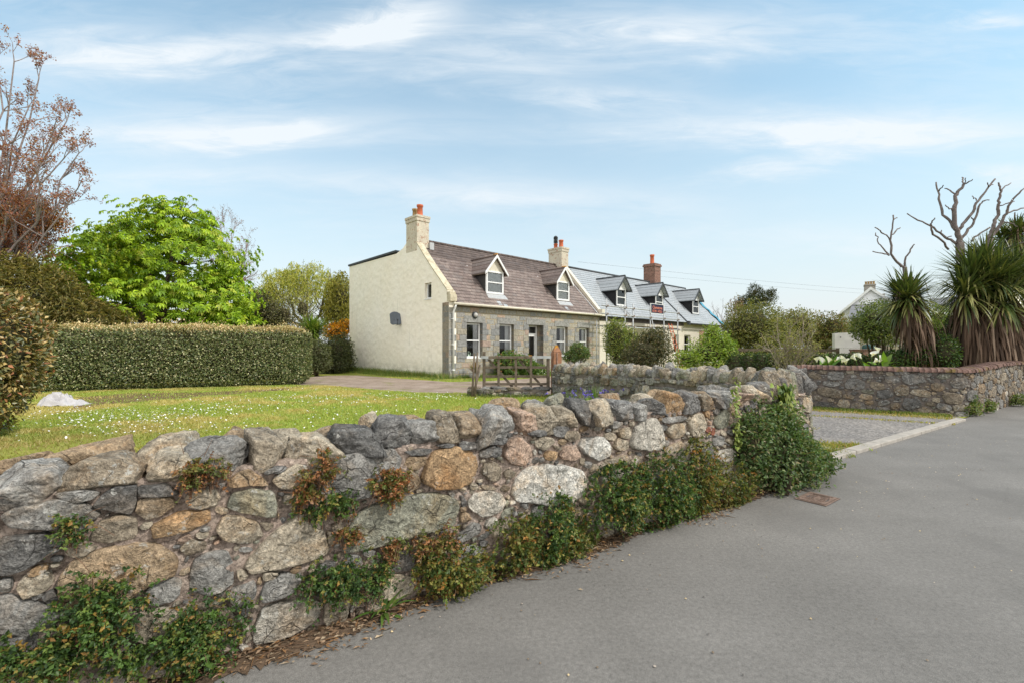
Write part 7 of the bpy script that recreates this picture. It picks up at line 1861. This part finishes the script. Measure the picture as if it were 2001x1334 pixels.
    bush('small_tree', 'small rounded dark green shrub behind the ochre gate pillar', 'shrub', [tuple(at(1128, 685, 15.2)), tuple(at(1115, 697, 15.2)), tuple(at(1140, 692, 15.3))], [(.28, .26, .24), (.26, .24, .2), (.22, .22, .2)], 2300, .065, .03, [(.05, .095, .025), (.08, .13, .03), (.13, .16, .04), (.2, .17, .05)], [4, 4, 2, .6], base=(at(1126, 0, 15.2).x, 15.2, 0), core=.5, seed=55, amp=.35, freq=3.5)
    bush('conifer', 'upright mid green bush against the rendered cottage, left of the dark shrub', 'bush', [tuple(at(1205, 665, 19)), tuple(at(1215, 690, 19)), tuple(at(1228, 668, 19.3)), tuple(at(1200, 645, 19.2))], [(.55, .5, .75), (.6, .5, .6), (.4, .4, .6), (.3, .3, .4)], 5200, .085, .035, [(.12, .17, .03), (.18, .22, .045), (.24, .25, .065), (.065, .10, .025)], base=(at(1210, 0, 19).x, 19, 0), core=.6, seed=57, amp=.28)
    bush('dark_shrub', 'dark brownish green shrub in front of the scaffold, right of the upright green bush', 'shrub', [tuple(at(1262, 690, 17.5)), tuple(at(1282, 680, 17.8)), tuple(at(1245, 700, 17.4)), tuple(at(1275, 665, 17.8))], [(.75, .6, .65), (.6, .5, .7), (.55, .5, .5), (.45, .4, .45)], 5600, .08, .04, [(.045, .055, .022), (.075, .075, .03), (.11, .09, .045), (.15, .12, .06)], [4, 3, 2, 1], base=(at(1265, 0, 17.5).x, 17.5, 0), core=.6, seed=59, amp=.35, shell=(.55, 1.15))
    bush('lime_shrub', 'bright lime green bush behind the coping right of the dark shrub', 'bush', [tuple(at(1385, 690, 17.5)), tuple(at(1400, 672, 17.6)), tuple(at(1345, 700, 17.4)), tuple(at(1420, 685, 17.6)), tuple(at(1392, 652, 17.6))], [(.75, .6, .55), (.55, .5, .5), (.5, .5, .3), (.4, .4, .35), (.28, .3, .3)], 5200, .09, .045, [(.15, .23, .025), (.21, .29, .04), (.10, .17, .02), (.26, .31, .07)], base=(at(1385, 0, 17.5).x, 17.5, 0), core=.55, seed=61, amp=.4, shell=(.45, 1.12))
    # ivy covered low hedge and the rail behind it
    a = np.array(at(1440, 0, 17.0)[:2]); b_ = np.array(at(1735, 0, 15.0)[:2])
    cs = [tuple(np.append(a + (b_ - a) * t, .62)) for t in np.linspace(0, 1, 12)]
    bush('ivy_hedge', 'low dark ivy hedge running behind the capped wall', 'hedge', cs, [(.42, .4, .66)] * 12, 15000, .065, .045, [(.035, .065, .018), (.055, .09, .025), (.09, .12, .04), (.025, .05, .015)], base=(float(a[0]), float(a[1]), 0), core=.85, seed=63, amp=.12, shell=(.85, 1.05), stems=0)
    p0, p1 = at(1445, 683, 21), at(1640, 684, 20); e = empty('rail_fence', (p0.x, p0.y, 0), label='brown wooden rail fence behind the low ivy hedge', cat='fence')
    b = MB(); v = Vector((p1.x - p0.x, p1.y - p0.y, 0)); 
    b.hexa([(0, 0, p0.z - .06), (v.x, v.y, p1.z - .06), (v.x, v.y + .05, p1.z - .06), (0, .05, p0.z - .06)], [(0, 0, p0.z + .05), (v.x, v.y, p1.z + .05), (v.x, v.y + .05, p1.z + .05), (0, .05, p0.z + .05)]); b.build('rail', M['wood'], e)
    b = MB(); b.hexa([(0, 0, .6), (v.x, v.y, .6), (v.x, v.y + .05, .6), (0, .05, .6)], [(0, 0, .72), (v.x, v.y, .72), (v.x, v.y + .05, .72), (0, .05, .72)]); b.build('rail', M['wood'], e)
    for k in range(4):
        t = k / 3; b = MB(); b.box(v.x * t - .05, v.x * t + .05, v.y * t + .055, v.y * t + .15, 0, p0.z + .08); b.build('post', M['wood'], e)
    # trees and bushes to the right of the terrace
    bush('pine', 'dark pine rising behind the olive bushes right of the terrace', 'tree', [tuple(at(1470, 590, 52)), tuple(at(1495, 585, 52)), tuple(at(1455, 600, 52)), tuple(at(1475, 572, 52)), tuple(at(1508, 575, 52))], [(1.5, 1.3, .9), (1.0, 1, .8), (1.1, 1, .8), (.7, .7, .8), (.5, .5, .5)], 3600, .30, .05, [(.035, .05, .025), (.05, .065, .03), (.06, .055, .03)], base=(at(1475, 0, 52).x, 52, 0), core=.35, seed=71, amp=.45, freq=3.5, shell=(.4, 1.1), up=.6, stems=6)
    for i, (lab, sp, Y, n, cols) in enumerate([
        ('broad olive green bush below the pine', [(1470, 640, 52, 45), (1500, 655, 45, 40), (1440, 660, 30, 35)], 36, 9000, O),
        ('yellowish olive bush between the pine and the white house', [(1560, 640, 40, 34), (1535, 650, 34, 34), (1590, 655, 30, 30)], 40, 6500, [(.15, .16, .04), (.19, .185, .05), (.11, .12, .035), (.17, .14, .06)]),
        ('bronze green bush just left of the white house', [(1628, 645, 30, 30), (1650, 660, 26, 26), (1605, 668, 28, 24)], 38, 5200, [(.11, .125, .03), (.15, .14, .045), (.08, .1, .03), (.17, .12, .05)])]):
        cs = [tuple(at(x, y, Y + j)) for j, (x, y, rx, ry) in enumerate(sp)]; rs = [(rx / F * Y, rx / F * Y * .9, ry / F * Y * 1.05) for (x, y, rx, ry) in sp]
        bush('olive_bush', lab, 'bush', cs, rs, n, .20, .08, cols, group='bushes right of the terrace', base=(cs[0][0], cs[0][1], 0), core=.6, seed=80 + i, amp=.3, shell=(.5, 1.1), freq=3, up=.5)
    bush('russet_tree', 'thin russet tree at the left flank of the pine', 'tree', [tuple(at(1440, 615, 47)), tuple(at(1432, 640, 47))], [(.9, .9, 1.6), (.9, .9, 1.2)], 1500, .2, .08, [(.17, .10, .07), (.14, .115, .05), (.2, .14, .09)], base=(at(1438, 0, 47).x, 47, 0), core=0, seed=88, amp=.4, shell=(.2, 1.1))
    Y = 46.; base = at(1408, 0, Y); base.z = 0
    twiggy_tree('bare_tree', 'small grey leafless tree just past the blue sheeting at the end of the terrace', base, [(0, 1.2)] + [tuple(at(x, y, Y)) for x, y in [(1400, 612), (1412, 605), (1420, 618), (1395, 625)]], 1.0, .06, None, 0, 3, (.25, .22, .21))
    # loose light shrub in front of the hedge
    Y = 15.0; base = at(1545, 0, Y); base.z = .05
    twiggy_tree('pale_shrub', 'loose pale stemmed shrub by the left end of the capped wall', base, [(0, .35)] + [tuple(at(x, y, Y)) for x, y in [(1500, 670), (1520, 650), (1545, 640), (1570, 640), (1590, 655), (1560, 660), (1535, 675), (1585, 680)]], .42, .035, (.055, .028, [(.30, .33, .08), (.36, .36, .10), (.22, .26, .06), (.40, .35, .16)], 'leaf'), 3000, 3, (.34, .29, .22), 'shrub', minr=.0035)
    # planting behind the capped wall
    bush('garden_bush', 'tall mid green bush with bare lower stems behind the arum lilies', 'bush', [tuple(at(1705, 625, 19)), tuple(at(1735, 615, 19.5)), tuple(at(1690, 645, 19)), tuple(at(1720, 650, 19)), tuple(at(1760, 640, 20))], [(.75, .7, .7), (.8, .7, .6), (.5, .5, .5), (.8, .6, .5), (.7, .6, .7)], 6500, .10, .05, [(.08, .12, .025), (.12, .155, .035), (.16, .18, .05), (.055, .085, .022)], base=(at(1720, 0, 19).x, 19, 0), core=.4, seed=91, amp=.3, shell=(.35, 1.08), stems=26)
    bush('garden_bush', 'lighter green bush in the gap between the two palms', 'bush', [tuple(at(1830, 630, 19)), tuple(at(1815, 665, 18.5)), tuple(at(1850, 660, 18))], [(.7, .7, .7), (.7, .6, .8), (.6, .6, .8)], 4200, .10, .05, [(.11, .16, .03), (.16, .21, .045), (.08, .12, .025)], base=(at(1830, 0, 18.7).x, 18.7, 0), core=.55, seed=93)
    bush('ground_ivy', 'dark ivy mass under the small palm', 'ivy', [tuple(at(1800, 690, 13.2)), tuple(at(1840, 690, 13)), tuple(at(1760, 702, 13.4)), tuple(at(1870, 660, 13.6))], [(.5, .4, .4), (.4, .4, .5), (.5, .4, .3), (.3, .3, .7)], 5200, .06, .045, [(.03, .065, .018), (.05, .09, .022), (.085, .13, .03)], base=(at(1810, 0, 13.2).x, 13.2, 0), core=.75, seed=95)
    bush('ground_ivy', 'dark undergrowth behind the big palm at the right edge', 'ivy', [tuple(at(1980, 660, 15.5)), tuple(at(1920, 680, 15.3)), tuple(at(2060, 640, 16))], [(1.0, .6, 1.0), (.9, .6, .8), (1.2, .8, 1.3)], 4500, .09, .055, [(.03, .055, .018), (.05, .08, .022), (.075, .1, .03)], base=(at(1980, 0, 15.5).x, 15.5, 0), core=.8, seed=97)
    lily(at(1612, 0, 12.1).xy.to_3d(), 'low arum lily clump with white flowers near the left end of the capped wall', [(1596, 701, 11.95, 0), (1607, 703, 12.05, 0), (1619, 702, 11.95, 0), (1632, 703, 12.05, 0), (1645, 702, 12.0, 0), (1653, 705, 12.1, 0)], 12)
    lily(at(1715, 0, 11.75).xy.to_3d(), 'taller arum lily clump with raised white flowers in front of the small palm', [(1673, 697, 11.7, 0), (1684, 694, 11.8, 0), (1703, 690, 11.7, 0), (1716, 682, 11.8, 0), (1718, 701, 11.7, 0), (1706, 702, 11.9, 0)], 16)
    # palms
    c = at(1772, 588, 13.0)
    palm('cordyline_palm', 'smaller palm with a leaning trunk, left of the big one', at(1836, 0, 13.2).xy.to_3d(), [(c, .86, 420), (c + Vector((.1, 0, .18)), .7, 160)], 0.9, 0, [(c + Vector((.02, 0, -.15)), .34, .95, 220), (at(1795, 630, 13.1), .26, .9, 170), (at(1812, 662, 13.1), .25, .8, 130)], [at(1836, 0, 13.2).xy.to_3d(), at(1815, 665, 13.1), at(1785, 615, 13.0), c])
    cc = [at(1900, 545, 13.4), at(1945, 555, 13.2), at(1985, 540, 13.8), at(1925, 520, 13.6), at(1885, 580, 13.2), at(1960, 595, 13.0), at(2030, 570, 13.4)]
    palm('cordyline_palm', 'big many headed palm with a long skirt of dead brown leaves at the right edge', at(1935, 0, 13.5).xy.to_3d(), [(p, r, n) for p, r, n in zip(cc, [1.05, 1.1, 1.1, .95, .9, 1.0, 1.1], [330, 350, 300, 300, 230, 260, 260])], 1, 0,
         [(at(1890, 610, 13.3), .4, 1.3, 340), (at(1925, 630, 13.2), .5, 1.6, 460), (at(1965, 640, 13.2), .5, 1.6, 420), (at(1905, 660, 13.2), .4, 1.1, 280), (at(2010, 640, 13.4), .6, 1.6, 360), (at(1945, 665, 13.2), .5, 1.0, 300)], [at(1935, 0, 13.5).xy.to_3d(), at(1930, 660, 13.5), at(1930, 600, 13.5), at(1930, 555, 13.5)])
    c = at(1985, 462, 15.5)
    palm('cordyline_palm', 'dry topped palm head at the right edge behind the dead branches', at(1990, 0, 15.6).xy.to_3d(), [(c, .75, 240), (at(2030, 455, 15.7), .8, 240), (at(1960, 470, 15.6), .5, 160)], 1, 0, [(c + Vector((0, 0, -.3)), .4, 1.0, 200)], [at(1990, 0, 15.6).xy.to_3d(), at(1988, 560, 15.6), c])
    dead_branches('dead_tree', 'small bare dead tree rising from the head of the smaller palm', at(1790, 0, 13.6).xy.to_3d(), 13.6, [('232,665 200,640 140,570 135,480 150,400 155,310', .06, .022), ('150,440 175,415 202,395', .026, .014), ('132,475 100,440 70,415 33,393', .03, .014), ('128,575 70,510 50,470 38,428', .032, .014), ('128,580 80,565 18,553', .03, .014), ('232,655 240,590 270,540 298,505', .045, .02), ('155,345 182,330', .02, .012)], .09, .25)
    dead_branches('dead_tree', 'large bare dead tree with forked grey branches above the big palm', at(1885, 0, 14.2).xy.to_3d(), 14.2, [
        ('600,500 590,450 572,400 565,340 566,250 568,180 600,140 625,105', .13, .045), ('625,105 622,80 616,58', .035, .018), ('628,100 655,92 686,72', .03, .014), ('568,170 535,145 498,132', .035, .015), ('558,288 530,270 503,242', .03, .013), ('635,95 640,62', .018, .012),
        ('575,405 545,365 485,310 468,230 455,150 442,90', .07, .025), ('460,150 475,130 492,112', .028, .014), ('592,410 640,350 690,290 710,230 760,170 795,120 838,68', .075, .025), ('712,212 700,195 683,183', .026, .014), ('790,125 786,95', .022, .014), ('805,115 825,108', .018, .012),
        ('603,478 650,420 690,370 720,290 738,235 765,215 798,210', .065, .018), ('690,345 680,325', .022, .014), ('575,500 520,470 470,430 400,380 320,345 248,300', .06, .018), ('525,540 480,480 420,440 410,390 415,360 433,330', .05, .018), ('475,432 478,412', .018, .012), ('510,465 545,452', .02, .012)], .17, .35)
    dead_branches('dead_tree', 'bare dead tree cut by the right edge of the picture, above the dry topped palm', at(1948, 0, 15.0).xy.to_3d(), 15.0, [
        ('800,475 812,420 835,360 860,310 858,240 865,200 880,150 870,120 858,92', .10, .025), ('880,150 905,115 943,95', .035, .016), ('800,470 850,410 880,360 915,300 925,250 980,180 1035,130', .09, .025), ('913,305 960,280 1035,263', .05, .02), ('868,248 920,232 968,218', .03, .013), ('895,355 940,365 990,388', .035, .014), ('680,485 700,455 740,430 802,393', .05, .03), ('920,525 980,505 1035,490', .05, .035)], .14, .4)
    # weeds at the wall foot
    for px, py, lab in [(735, 1172, 'strappy green plantain at the wall foot by the pale base stone'), (1150, 1062, 'larger strappy green weed at the wall foot left of the dense creepers'), (1120, 1075, 'small pale leaved weed just left of the larger strappy one')]:
        p = onground(px, py); q = wl(((np.array(p[:2]) - O0) @ DV), -.06); p = Vector((q[0], q[1], 0))
        rosette('weed', lab, 'weed', p, 13 if 'small' not in lab else 8, .20 if 'small' not in lab else .12, .026, [(.08, .16, .03), (.12, .20, .04), (.18, .22, .06)], (.3, 1.1), 'weeds at the wall foot', .9)
    for px, py, lab, n in [(1895, 806, 'leafy weed clump at the corner of the capped wall', 1100), (1925, 800, 'second leafy weed along the roadside of the capped wall', 800), (1990, 787, 'small weed at the foot of the capped wall at the right edge', 500)]:
        p = onground(px, py + 6); c = (p.x, p.y, .13)
        bush('weed', lab, 'weed', [c, (p.x + .05, p.y + .05, .3)] if n > 1000 else [c], [(.22, .14, .2), (.12, .1, .2)] if n > 1000 else [(.22, .13, .16)], n, .045, .025, [(.06, .11, .025), (.10, .15, .03), (.15, .16, .05)], base=(p.x, p.y, 0), core=.5, seed=px, stems=0, amp=.4)
    # flowers by the inner wall
    for px, py, Y, lab, n in [(1160, 778, 10.0, 'iris clump with violet flowers at the foot of the inner wall', 90), (1115, 785, 9.4, 'bright green iris blades without flowers beside the violet clump', 60)]:
        p = at(px, py, Y); e = rosette('iris', lab, 'iris', (p.x, p.y, 0), n, .72 if 'violet' in lab else .75, .018, [(.14, .25, .03), (.20, .30, .05), (.09, .17, .03)], (1.0, 1.5), None, .35)
        if 'violet' in lab:
            m = 26; P = np.column_stack([rng.normal(size=(m, 2)) * .22 + np.array([.16, .0]), .46 + .14 * rng.random(m)])
            for f_ in P[:16]:
                leaves('flower', np.zeros((5, 3)), rdirs(5) + np.array([0, 0, .5]), rdirs(5), .05, .035, palette(5, [(.13, .10, .45), (.2, .16, .55)]), M['petal'], e, .2, .3).location = tuple(f_)

def sheet_heap():
    """the pale crumpled cover on the grass"""
    p = onground(92, 795); n = 44; w, d = .98, .75
    u, v = np.meshgrid(np.linspace(-1, 1, n), np.linspace(-1, 1, n), indexing='ij'); u = u.ravel(); v = v.ravel()
    q = np.column_stack([u * 2.2, v * 2.0, np.zeros(n * n)])
    ridge = 1 - np.abs(fbm(q * .9, 3, 6)) * 1.1
    r = np.sqrt(u ** 2 + (v * .9) ** 2); h = np.clip(1 - r ** 2, 0, 1) ** .8 * (.31 + .13 * u * -1) * np.clip(ridge, .15, 1.3) + .06 * np.abs(fbm(q * 3, 3, 9)) * np.clip(1 - r ** 2, 0, 1)
    edge = 1 + .18 * fbm(np.column_stack([u * 1.5, v * 1.5, np.ones(n * n)]), 2, 3)
    V = np.column_stack([u * w / 2 * edge, v * d / 2 * edge, h + .010])
    i = (np.arange(n - 1)[:, None] * n + np.arange(n - 1)[None]).ravel()
    o = npmesh('ground_sheet', V, np.stack([i, i + n, i + n + 1, i + 1], 1), M['tarp'], None, None, False, (p.x + .02, p.y + .35, 0)); o.rotation_euler = (0, 0, .25)
    tag(o, 'crumpled pale plastic sheet heaped on the lawn beside the near bush', 'plastic sheet')

def far_things():
    # white house with a grey roofed wing
    Y = 60.0; base = at(1700, 0, Y); base.z = 0
    e = empty('white_house', base, math.radians(-35), label='white gabled house with a row of chimney pots beyond the palms', cat='house')
    X = lambda px: (px - 1700) / F * Y * .8; Z = lambda py: CAMH + (678 - py) / F * Y
    b = MB(); b.prism([(X(1647), 0, -.1), (X(1760), 0, -.1), (X(1760), 0, Z(608)), (X(1701), 0, Z(566)), (X(1647), 0, Z(607))], (0, 12, 0)); b.build('wall', M['housewhite'], e)
    for s, (xa, za) in ((0, (1640, 612)), (1, (1768, 612))):
        r = MB(); r.hexa([(X(xa), -.3, Z(za)), (X(1701), -.3, Z(565.4)), (X(1701), 12.3, Z(565.4)), (X(xa), 12.3, Z(za))], [(X(xa), -.3, Z(za) + .25), (X(1701), -.3, Z(565.4) + .25), (X(1701), 12.3, Z(565.4) + .25), (X(xa), 12.3, Z(za) + .25)]); ro = r.build('roof', M['houseslate'], e)
        r = MB(); r.hexa([(X(xa), -.38, Z(za) - .1), (X(1701), -.38, Z(565.4) - .12), (X(1701), -.31, Z(565.4) - .12), (X(xa), -.31, Z(za) - .1)], [(X(xa), -.38, Z(za) + .27), (X(1701), -.38, Z(565.4) + .28), (X(1701), -.31, Z(565.4) + .28), (X(xa), -.31, Z(za) + .27)]); r.build('barge_board', M['white'], ro)
    c = MB(); c.box(X(1691), X(1713), 2, 3.4, Z(572), Z(555)); c.box(X(1690), X(1714), 1.9, 3.5, Z(554.8), Z(552.5)); ch = c.build('chimney', M['concrete'], e)
    for k in range(4): pot(ch, (X(1694.5 + k * 5.2), 2.7, Z(552.4)), .14, .45, M['pot_buff'])
    c = MB(); c.box(X(1714.5), X(1738), 7, 8.4, Z(580), Z(566)); c.build('chimney', M['concrete'], e)
    c = MB(); c.box(X(1655), X(1664), 5, 6.2, Z(606), Z(592)); c.build('chimney', M['brick'], e)
    Y2 = 52
    w = MB(); w.box(X(1662), X(1760), -7, -.4, -.1, Z(622) - .3); w.build('lean_to', M['granite'], e)
    r = MB(); r.hexa([(X(1654), -7.3, Z(623) - .3), (X(1765), -7.3, Z(623) - .3), (X(1765), -.1, Z(598)), (X(1664), -.1, Z(598))], [(X(1654), -7.3, Z(623) - .1), (X(1765), -7.3, Z(623) - .1), (X(1765), -.1, Z(598) + .2), (X(1664), -.1, Z(598) + .2)]); r.build('roof', M['houseslate'], e)
    b = MB(); b.box(X(1820), X(1880), 0, 5, -.1, Z(600)); b.build('rear_wing', M['housewhite'], e)
    r = MB(); r.hexa([(X(1815), -.5, Z(604)), (X(1885), -.5, Z(604)), (X(1885), 3, Z(588)), (X(1815), 3, Z(588))], [(X(1815), -.5, Z(604) + .2), (X(1885), -.5, Z(604) + .2), (X(1885), 3, Z(588) + .2), (X(1815), 3, Z(588) + .2)]); r.build('roof', M['houseslate'], e)
    # pale board standing on edge, with a slightly bowed top
    p = at(1656, 0, 24.0); p.z = 0; e = empty('upright_slab', p, math.radians(-4), label='pale grey upright panel standing between the ivy hedge and the white house', cat='panel')
    w = 47 / F * 24 / 2; zt = CAMH + (678 - 651.5) / F * 24; zs = CAMH + (678 - 680) / F * 24
    b = MB(); n = 8
    top = [(-w + 2 * w * k / n, 0, zt + .04 * math.sin(math.pi * k / n)) for k in range(n + 1)]
    b.prism([(-w, 0, zs + .012), (w, 0, zs + .012)] + top[::-1], (0, .22, 0)); b.build('upper_board', M['panel'], e)
    b = MB(); b.box(-w + .01, w - .01, -.02, .24, 0, zs); b.build('lower_board', M['panel'], e)
    b = MB()
    for (x, z) in ((-w * .55, zt - .2), (w * .1, zs - .25)): b.box(x - .03, x + .03, -.025 if z < zs else -.006, .0, z - .03, z + .03)
    b.build('bolt', M['dark'], e)
    p = at(1685, 0, 23.0); p.z = 0; b = MB(); b.box(0, 1.15, 0, .5, 0, CAMH - .10); b2 = None
    e = empty('rubble_pier', p, 0, label='reddish brick pier stub right of the pale upright panel', cat='wall'); 
    b = MB(); b.box(-.35, .95, 0, .4, 0, CAMH - .16); b.build('body', M['brick'], e, .02)
    b = MB(); b.box(-.38, .98, -.03, .43, CAMH - .157, CAMH - .10); b.build('capping', M['cap_brick'], e, .02)
    p = at(1697, 0, 26.0); p.z = 0; b = MB(); b.lathe([(.26, 0), (.28, .9), (.30, 1.0), (.3, 1.55), (.26, 1.62), (.05, 1.66)], (0, 0, 0), 14); o = b.build('water_butt', plain('green_plastic', (.03, .07, .07), .5, .1, 5, 0)); o.location = p; tag(o, 'dark green water butt right of the pale panel', 'water butt')
    # overhead wires
    for a, b_, lab, sag in [((1129, 512, 33), (2100, 572, 62), 'upper overhead cable from the aerial across the sky to the right', 1.0), ((1282, 540, 43), (2100, 585, 66), 'lower overhead cable running behind the brick chimney', .7)]:
        p0 = at(*a); p1 = at(*b_); m = MB(); q = [(p1 - p0) * (k / 20) + Vector((0, 0, -sag * math.sin(math.pi * k / 20))) for k in range(21)]
        m.tube(q, .0065, 4); o = m.build('overhead_cable', M['wire']); o.location = p0; tag(o, lab, 'cable')

# ---------------------------------------------------------------- light, sky, camera
SUN_EL, SUN_AZ = 44.0, 112.0         # azimuth clockwise from +Y
def build_light():
    l = bpy.data.lights.new('sun', 'SUN'); l.energy = 2.9; l.angle = math.radians(3.0); l.color = (1.0, .955, .89)
    o = bpy.data.objects.new('sun', l); COL.objects.link(o)
    el, az = math.radians(SUN_EL), math.radians(SUN_AZ)
    d = Vector((math.cos(el) * math.sin(az), math.cos(el) * math.cos(az), math.sin(el)))
    o.rotation_euler = d.to_track_quat('Z', 'Y').to_euler(); o.location = d * 60
    w = bpy.data.worlds.new('World'); bpy.context.scene.world = w; w.use_nodes = True
    nt = w.node_tree; nt.nodes.clear()
    def new(t, **k):
        n = nt.nodes.new(t)
        for a, b in k.items(): setattr(n, a, b)
        return n
    def lk(a, b): nt.links.new(a, b)
    def mth(op, a, b=0.0, c=0.0, clamp=False):
        n = new('ShaderNodeMath', operation=op); n.use_clamp = clamp
        for i, v in enumerate((a, b, c)):
            if isinstance(v, bpy.types.NodeSocket): lk(v, n.inputs[i])
            else: n.inputs[i].default_value = v
        return n.outputs[0]
    out = new('ShaderNodeOutputWorld'); bg = new('ShaderNodeBackground'); bg.inputs['Strength'].default_value = SKY
    sky = new('ShaderNodeTexSky', sky_type='NISHITA'); sky.sun_disc = False
    sky.sun_elevation = el; sky.sun_rotation = az
    sky.air_density = 1.0; sky.dust_density = 1.0; sky.ozone_density = 2.0; sky.altitude = 10
    tc = new('ShaderNodeTexCoord'); sp = new('ShaderNodeSeparateXYZ'); lk(tc.outputs['Generated'], sp.inputs[0])
    x, y, z = sp.outputs
    yy = mth('MAXIMUM', mth('ABSOLUTE', y), 0.12)
    X = mth('DIVIDE', x, yy); Zc = mth('DIVIDE', z, yy)
    cb = new('ShaderNodeCombineXYZ'); lk(X, cb.inputs[0]); lk(Zc, cb.inputs[1]); lk(mth('MULTIPLY', y, 0.3), cb.inputs[2])
    def nz(scale, sx, sy, rot, det=7, rough=.6, dist=.4):
        mp = new('ShaderNodeMapping'); lk(cb.outputs[0], mp.inputs[0]); mp.inputs['Scale'].default_value = (sx, sy, 1); mp.inputs['Rotation'].default_value = (0, 0, rot)
        n = new('ShaderNodeTexNoise'); lk(mp.outputs[0], n.inputs['Vector']); n.inputs['Scale'].default_value = scale; n.inputs['Detail'].default_value = det; n.inputs['Roughness'].default_value = rough; n.inputs['Distortion'].default_value = dist
        return n.outputs[0]
    streak = nz(2.6, 1.0, 5.5, -.05, 8, .6, .7); fine = nz(6.0, 1.0, 4.5, .12, 8, .65, 1.0); broad = nz(1.5, 1.0, 3.2, .0, 4, .5, .3)
    wx = mth('MULTIPLY_ADD', fine, .16, -.08); wz = mth('MULTIPLY_ADD', streak, .10, -.05)
    Xw = mth('ADD', X, wx); Zw = mth('ADD', Zc, wz)
    tot = None
    for (cx, cy, rx, ry, sl, st) in CLOUDS:
        ax, az_, arx, ary = (cx - 1000) / F, (678 - cy) / F, rx / F, ry / F
        dx = mth('SUBTRACT', Xw, ax); dz = mth('SUBTRACT', mth('SUBTRACT', Zw, az_), mth('MULTIPLY', dx, -sl))
        e = mth('ADD', mth('POWER', mth('ABSOLUTE', mth('DIVIDE', dx, arx)), 2.0), mth('POWER', mth('ABSOLUTE', mth('DIVIDE', dz, ary)), 2.0))
        g = mth('MULTIPLY', mth('POWER', 2.718, mth('MULTIPLY', e, -1.0)), st)
        tot = g if tot is None else mth('ADD', tot, g)
    tex = mth('ADD', mth('MULTIPLY', streak, 1.1), mth('MULTIPLY', fine, .9))
    wisps = mth('MULTIPLY', mth('SUBTRACT', tex, .82, 0, True), 1.0)
    mask = mth('MULTIPLY', tot, mth('MULTIPLY', mth('SUBTRACT', tex, .40, 0, True), 1.35))
    mask = mth('ADD', mask, mth('MULTIPLY', mth('SUBTRACT', broad, .42, 0, True), mth('MULTIPLY', wisps, 2.3)))
    mask = mth('MINIMUM', mask, .92)
    # haze whitening towards the horizon
    hz = mth('POWER', mth('SUBTRACT', 1.0, mth('MAXIMUM', z, 0.0)), 1.75)
    base = new('ShaderNodeMix', data_type='RGBA'); lk(mth('MULTIPLY', hz, HAZE[3]), base.inputs[0]); 
    tint = new('ShaderNodeMix', data_type='RGBA', blend_type='MULTIPLY'); tint.inputs[0].default_value = 1.0; lk(sky.outputs[0], tint.inputs[6]); tint.inputs[7].default_value = (*TINT, 1)
    lk(tint.outputs[2], base.inputs[6]); base.inputs[7].default_value = (*HAZE[:3], 1)
    mx = new('ShaderNodeMix', data_type='RGBA'); lk(mask, mx.inputs[0]); lk(base.outputs[2], mx.inputs[6]); mx.inputs[7].default_value = (*CLOUDC, 1)
    # bright overcast added out of view, overhead and behind, as fill light
    fill_cover = mth('MULTIPLY', mth('SUBTRACT', mth('MULTIPLY_ADD', y, -.9, z), .25), 2.0, 0, True)
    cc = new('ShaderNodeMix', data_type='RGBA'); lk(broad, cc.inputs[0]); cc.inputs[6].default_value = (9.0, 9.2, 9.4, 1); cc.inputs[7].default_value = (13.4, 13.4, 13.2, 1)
    m2 = new('ShaderNodeMix', data_type='RGBA'); lk(fill_cover, m2.inputs[0]); lk(mx.outputs[2], m2.inputs[6]); lk(cc.outputs[2], m2.inputs[7])
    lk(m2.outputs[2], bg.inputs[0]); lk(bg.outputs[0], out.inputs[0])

SKY = 0.12
TINT = (1.0, 1.9, 1.8)
HAZE = (6.5, 6.75, 6.85, 1.08)
CLOUDC = (7.0, 7.45, 7.8)
CLOUDS = [(290, 108, 330, 34, -.06, .95), (130, 70, 130, 16, -.12, .5), (770, 45, 120, 40, -.25, .95), (1200, 60, 480, 60, .0, .55), (930, 130, 280, 38, .0, .45), (430, 258, 360, 34, -.03, .85), (560, 250, 90, 14, -.1, .5),
          (1640, 255, 460, 38, .0, 1.0), (1180, 188, 190, 22, .05, .6), (380, 350, 300, 30, .0, .5), (1510, 330, 130, 16, -.2, .6), (960, 375, 330, 32, .05, .5), (1990, 345, 80, 22, .1, .8), (1750, 470, 300, 30, .05, .4), (1960, 40, 60, 10, 0, .6), (1350, 60, 160, 30, .1, .3)]

def build_camera():
    cam = bpy.data.cameras.new('camera'); cam.sensor_width = 36; cam.sensor_fit = 'HORIZONTAL'; cam.lens = F / 2001 * 36; cam.shift_y = 11.0 / 2001
    cam.clip_end = 3000; cam.clip_start = .05
    o = bpy.data.objects.new('camera', cam); COL.objects.link(o); o.location = (0, 0, CAMH); o.rotation_euler = (math.pi / 2, 0, 0)
    s = bpy.context.scene; s.camera = o
    s.view_settings.view_transform = 'Standard'; s.view_settings.look = 'None'; s.view_settings.gamma = 1; s.view_settings.exposure = 0.12
    s.view_settings.use_curve_mapping = False
    s.cycles.use_denoising = True; s.cycles.max_bounces = 8; s.cycles.transparent_max_bounces = 12
    s.cycles.use_adaptive_sampling = True

make_materials()
build_ground(); build_wall(); build_right_wall(); creepers()
build_houses(); build_gate(); build_plants(); sheet_heap(); far_things()
build_light(); build_camera()
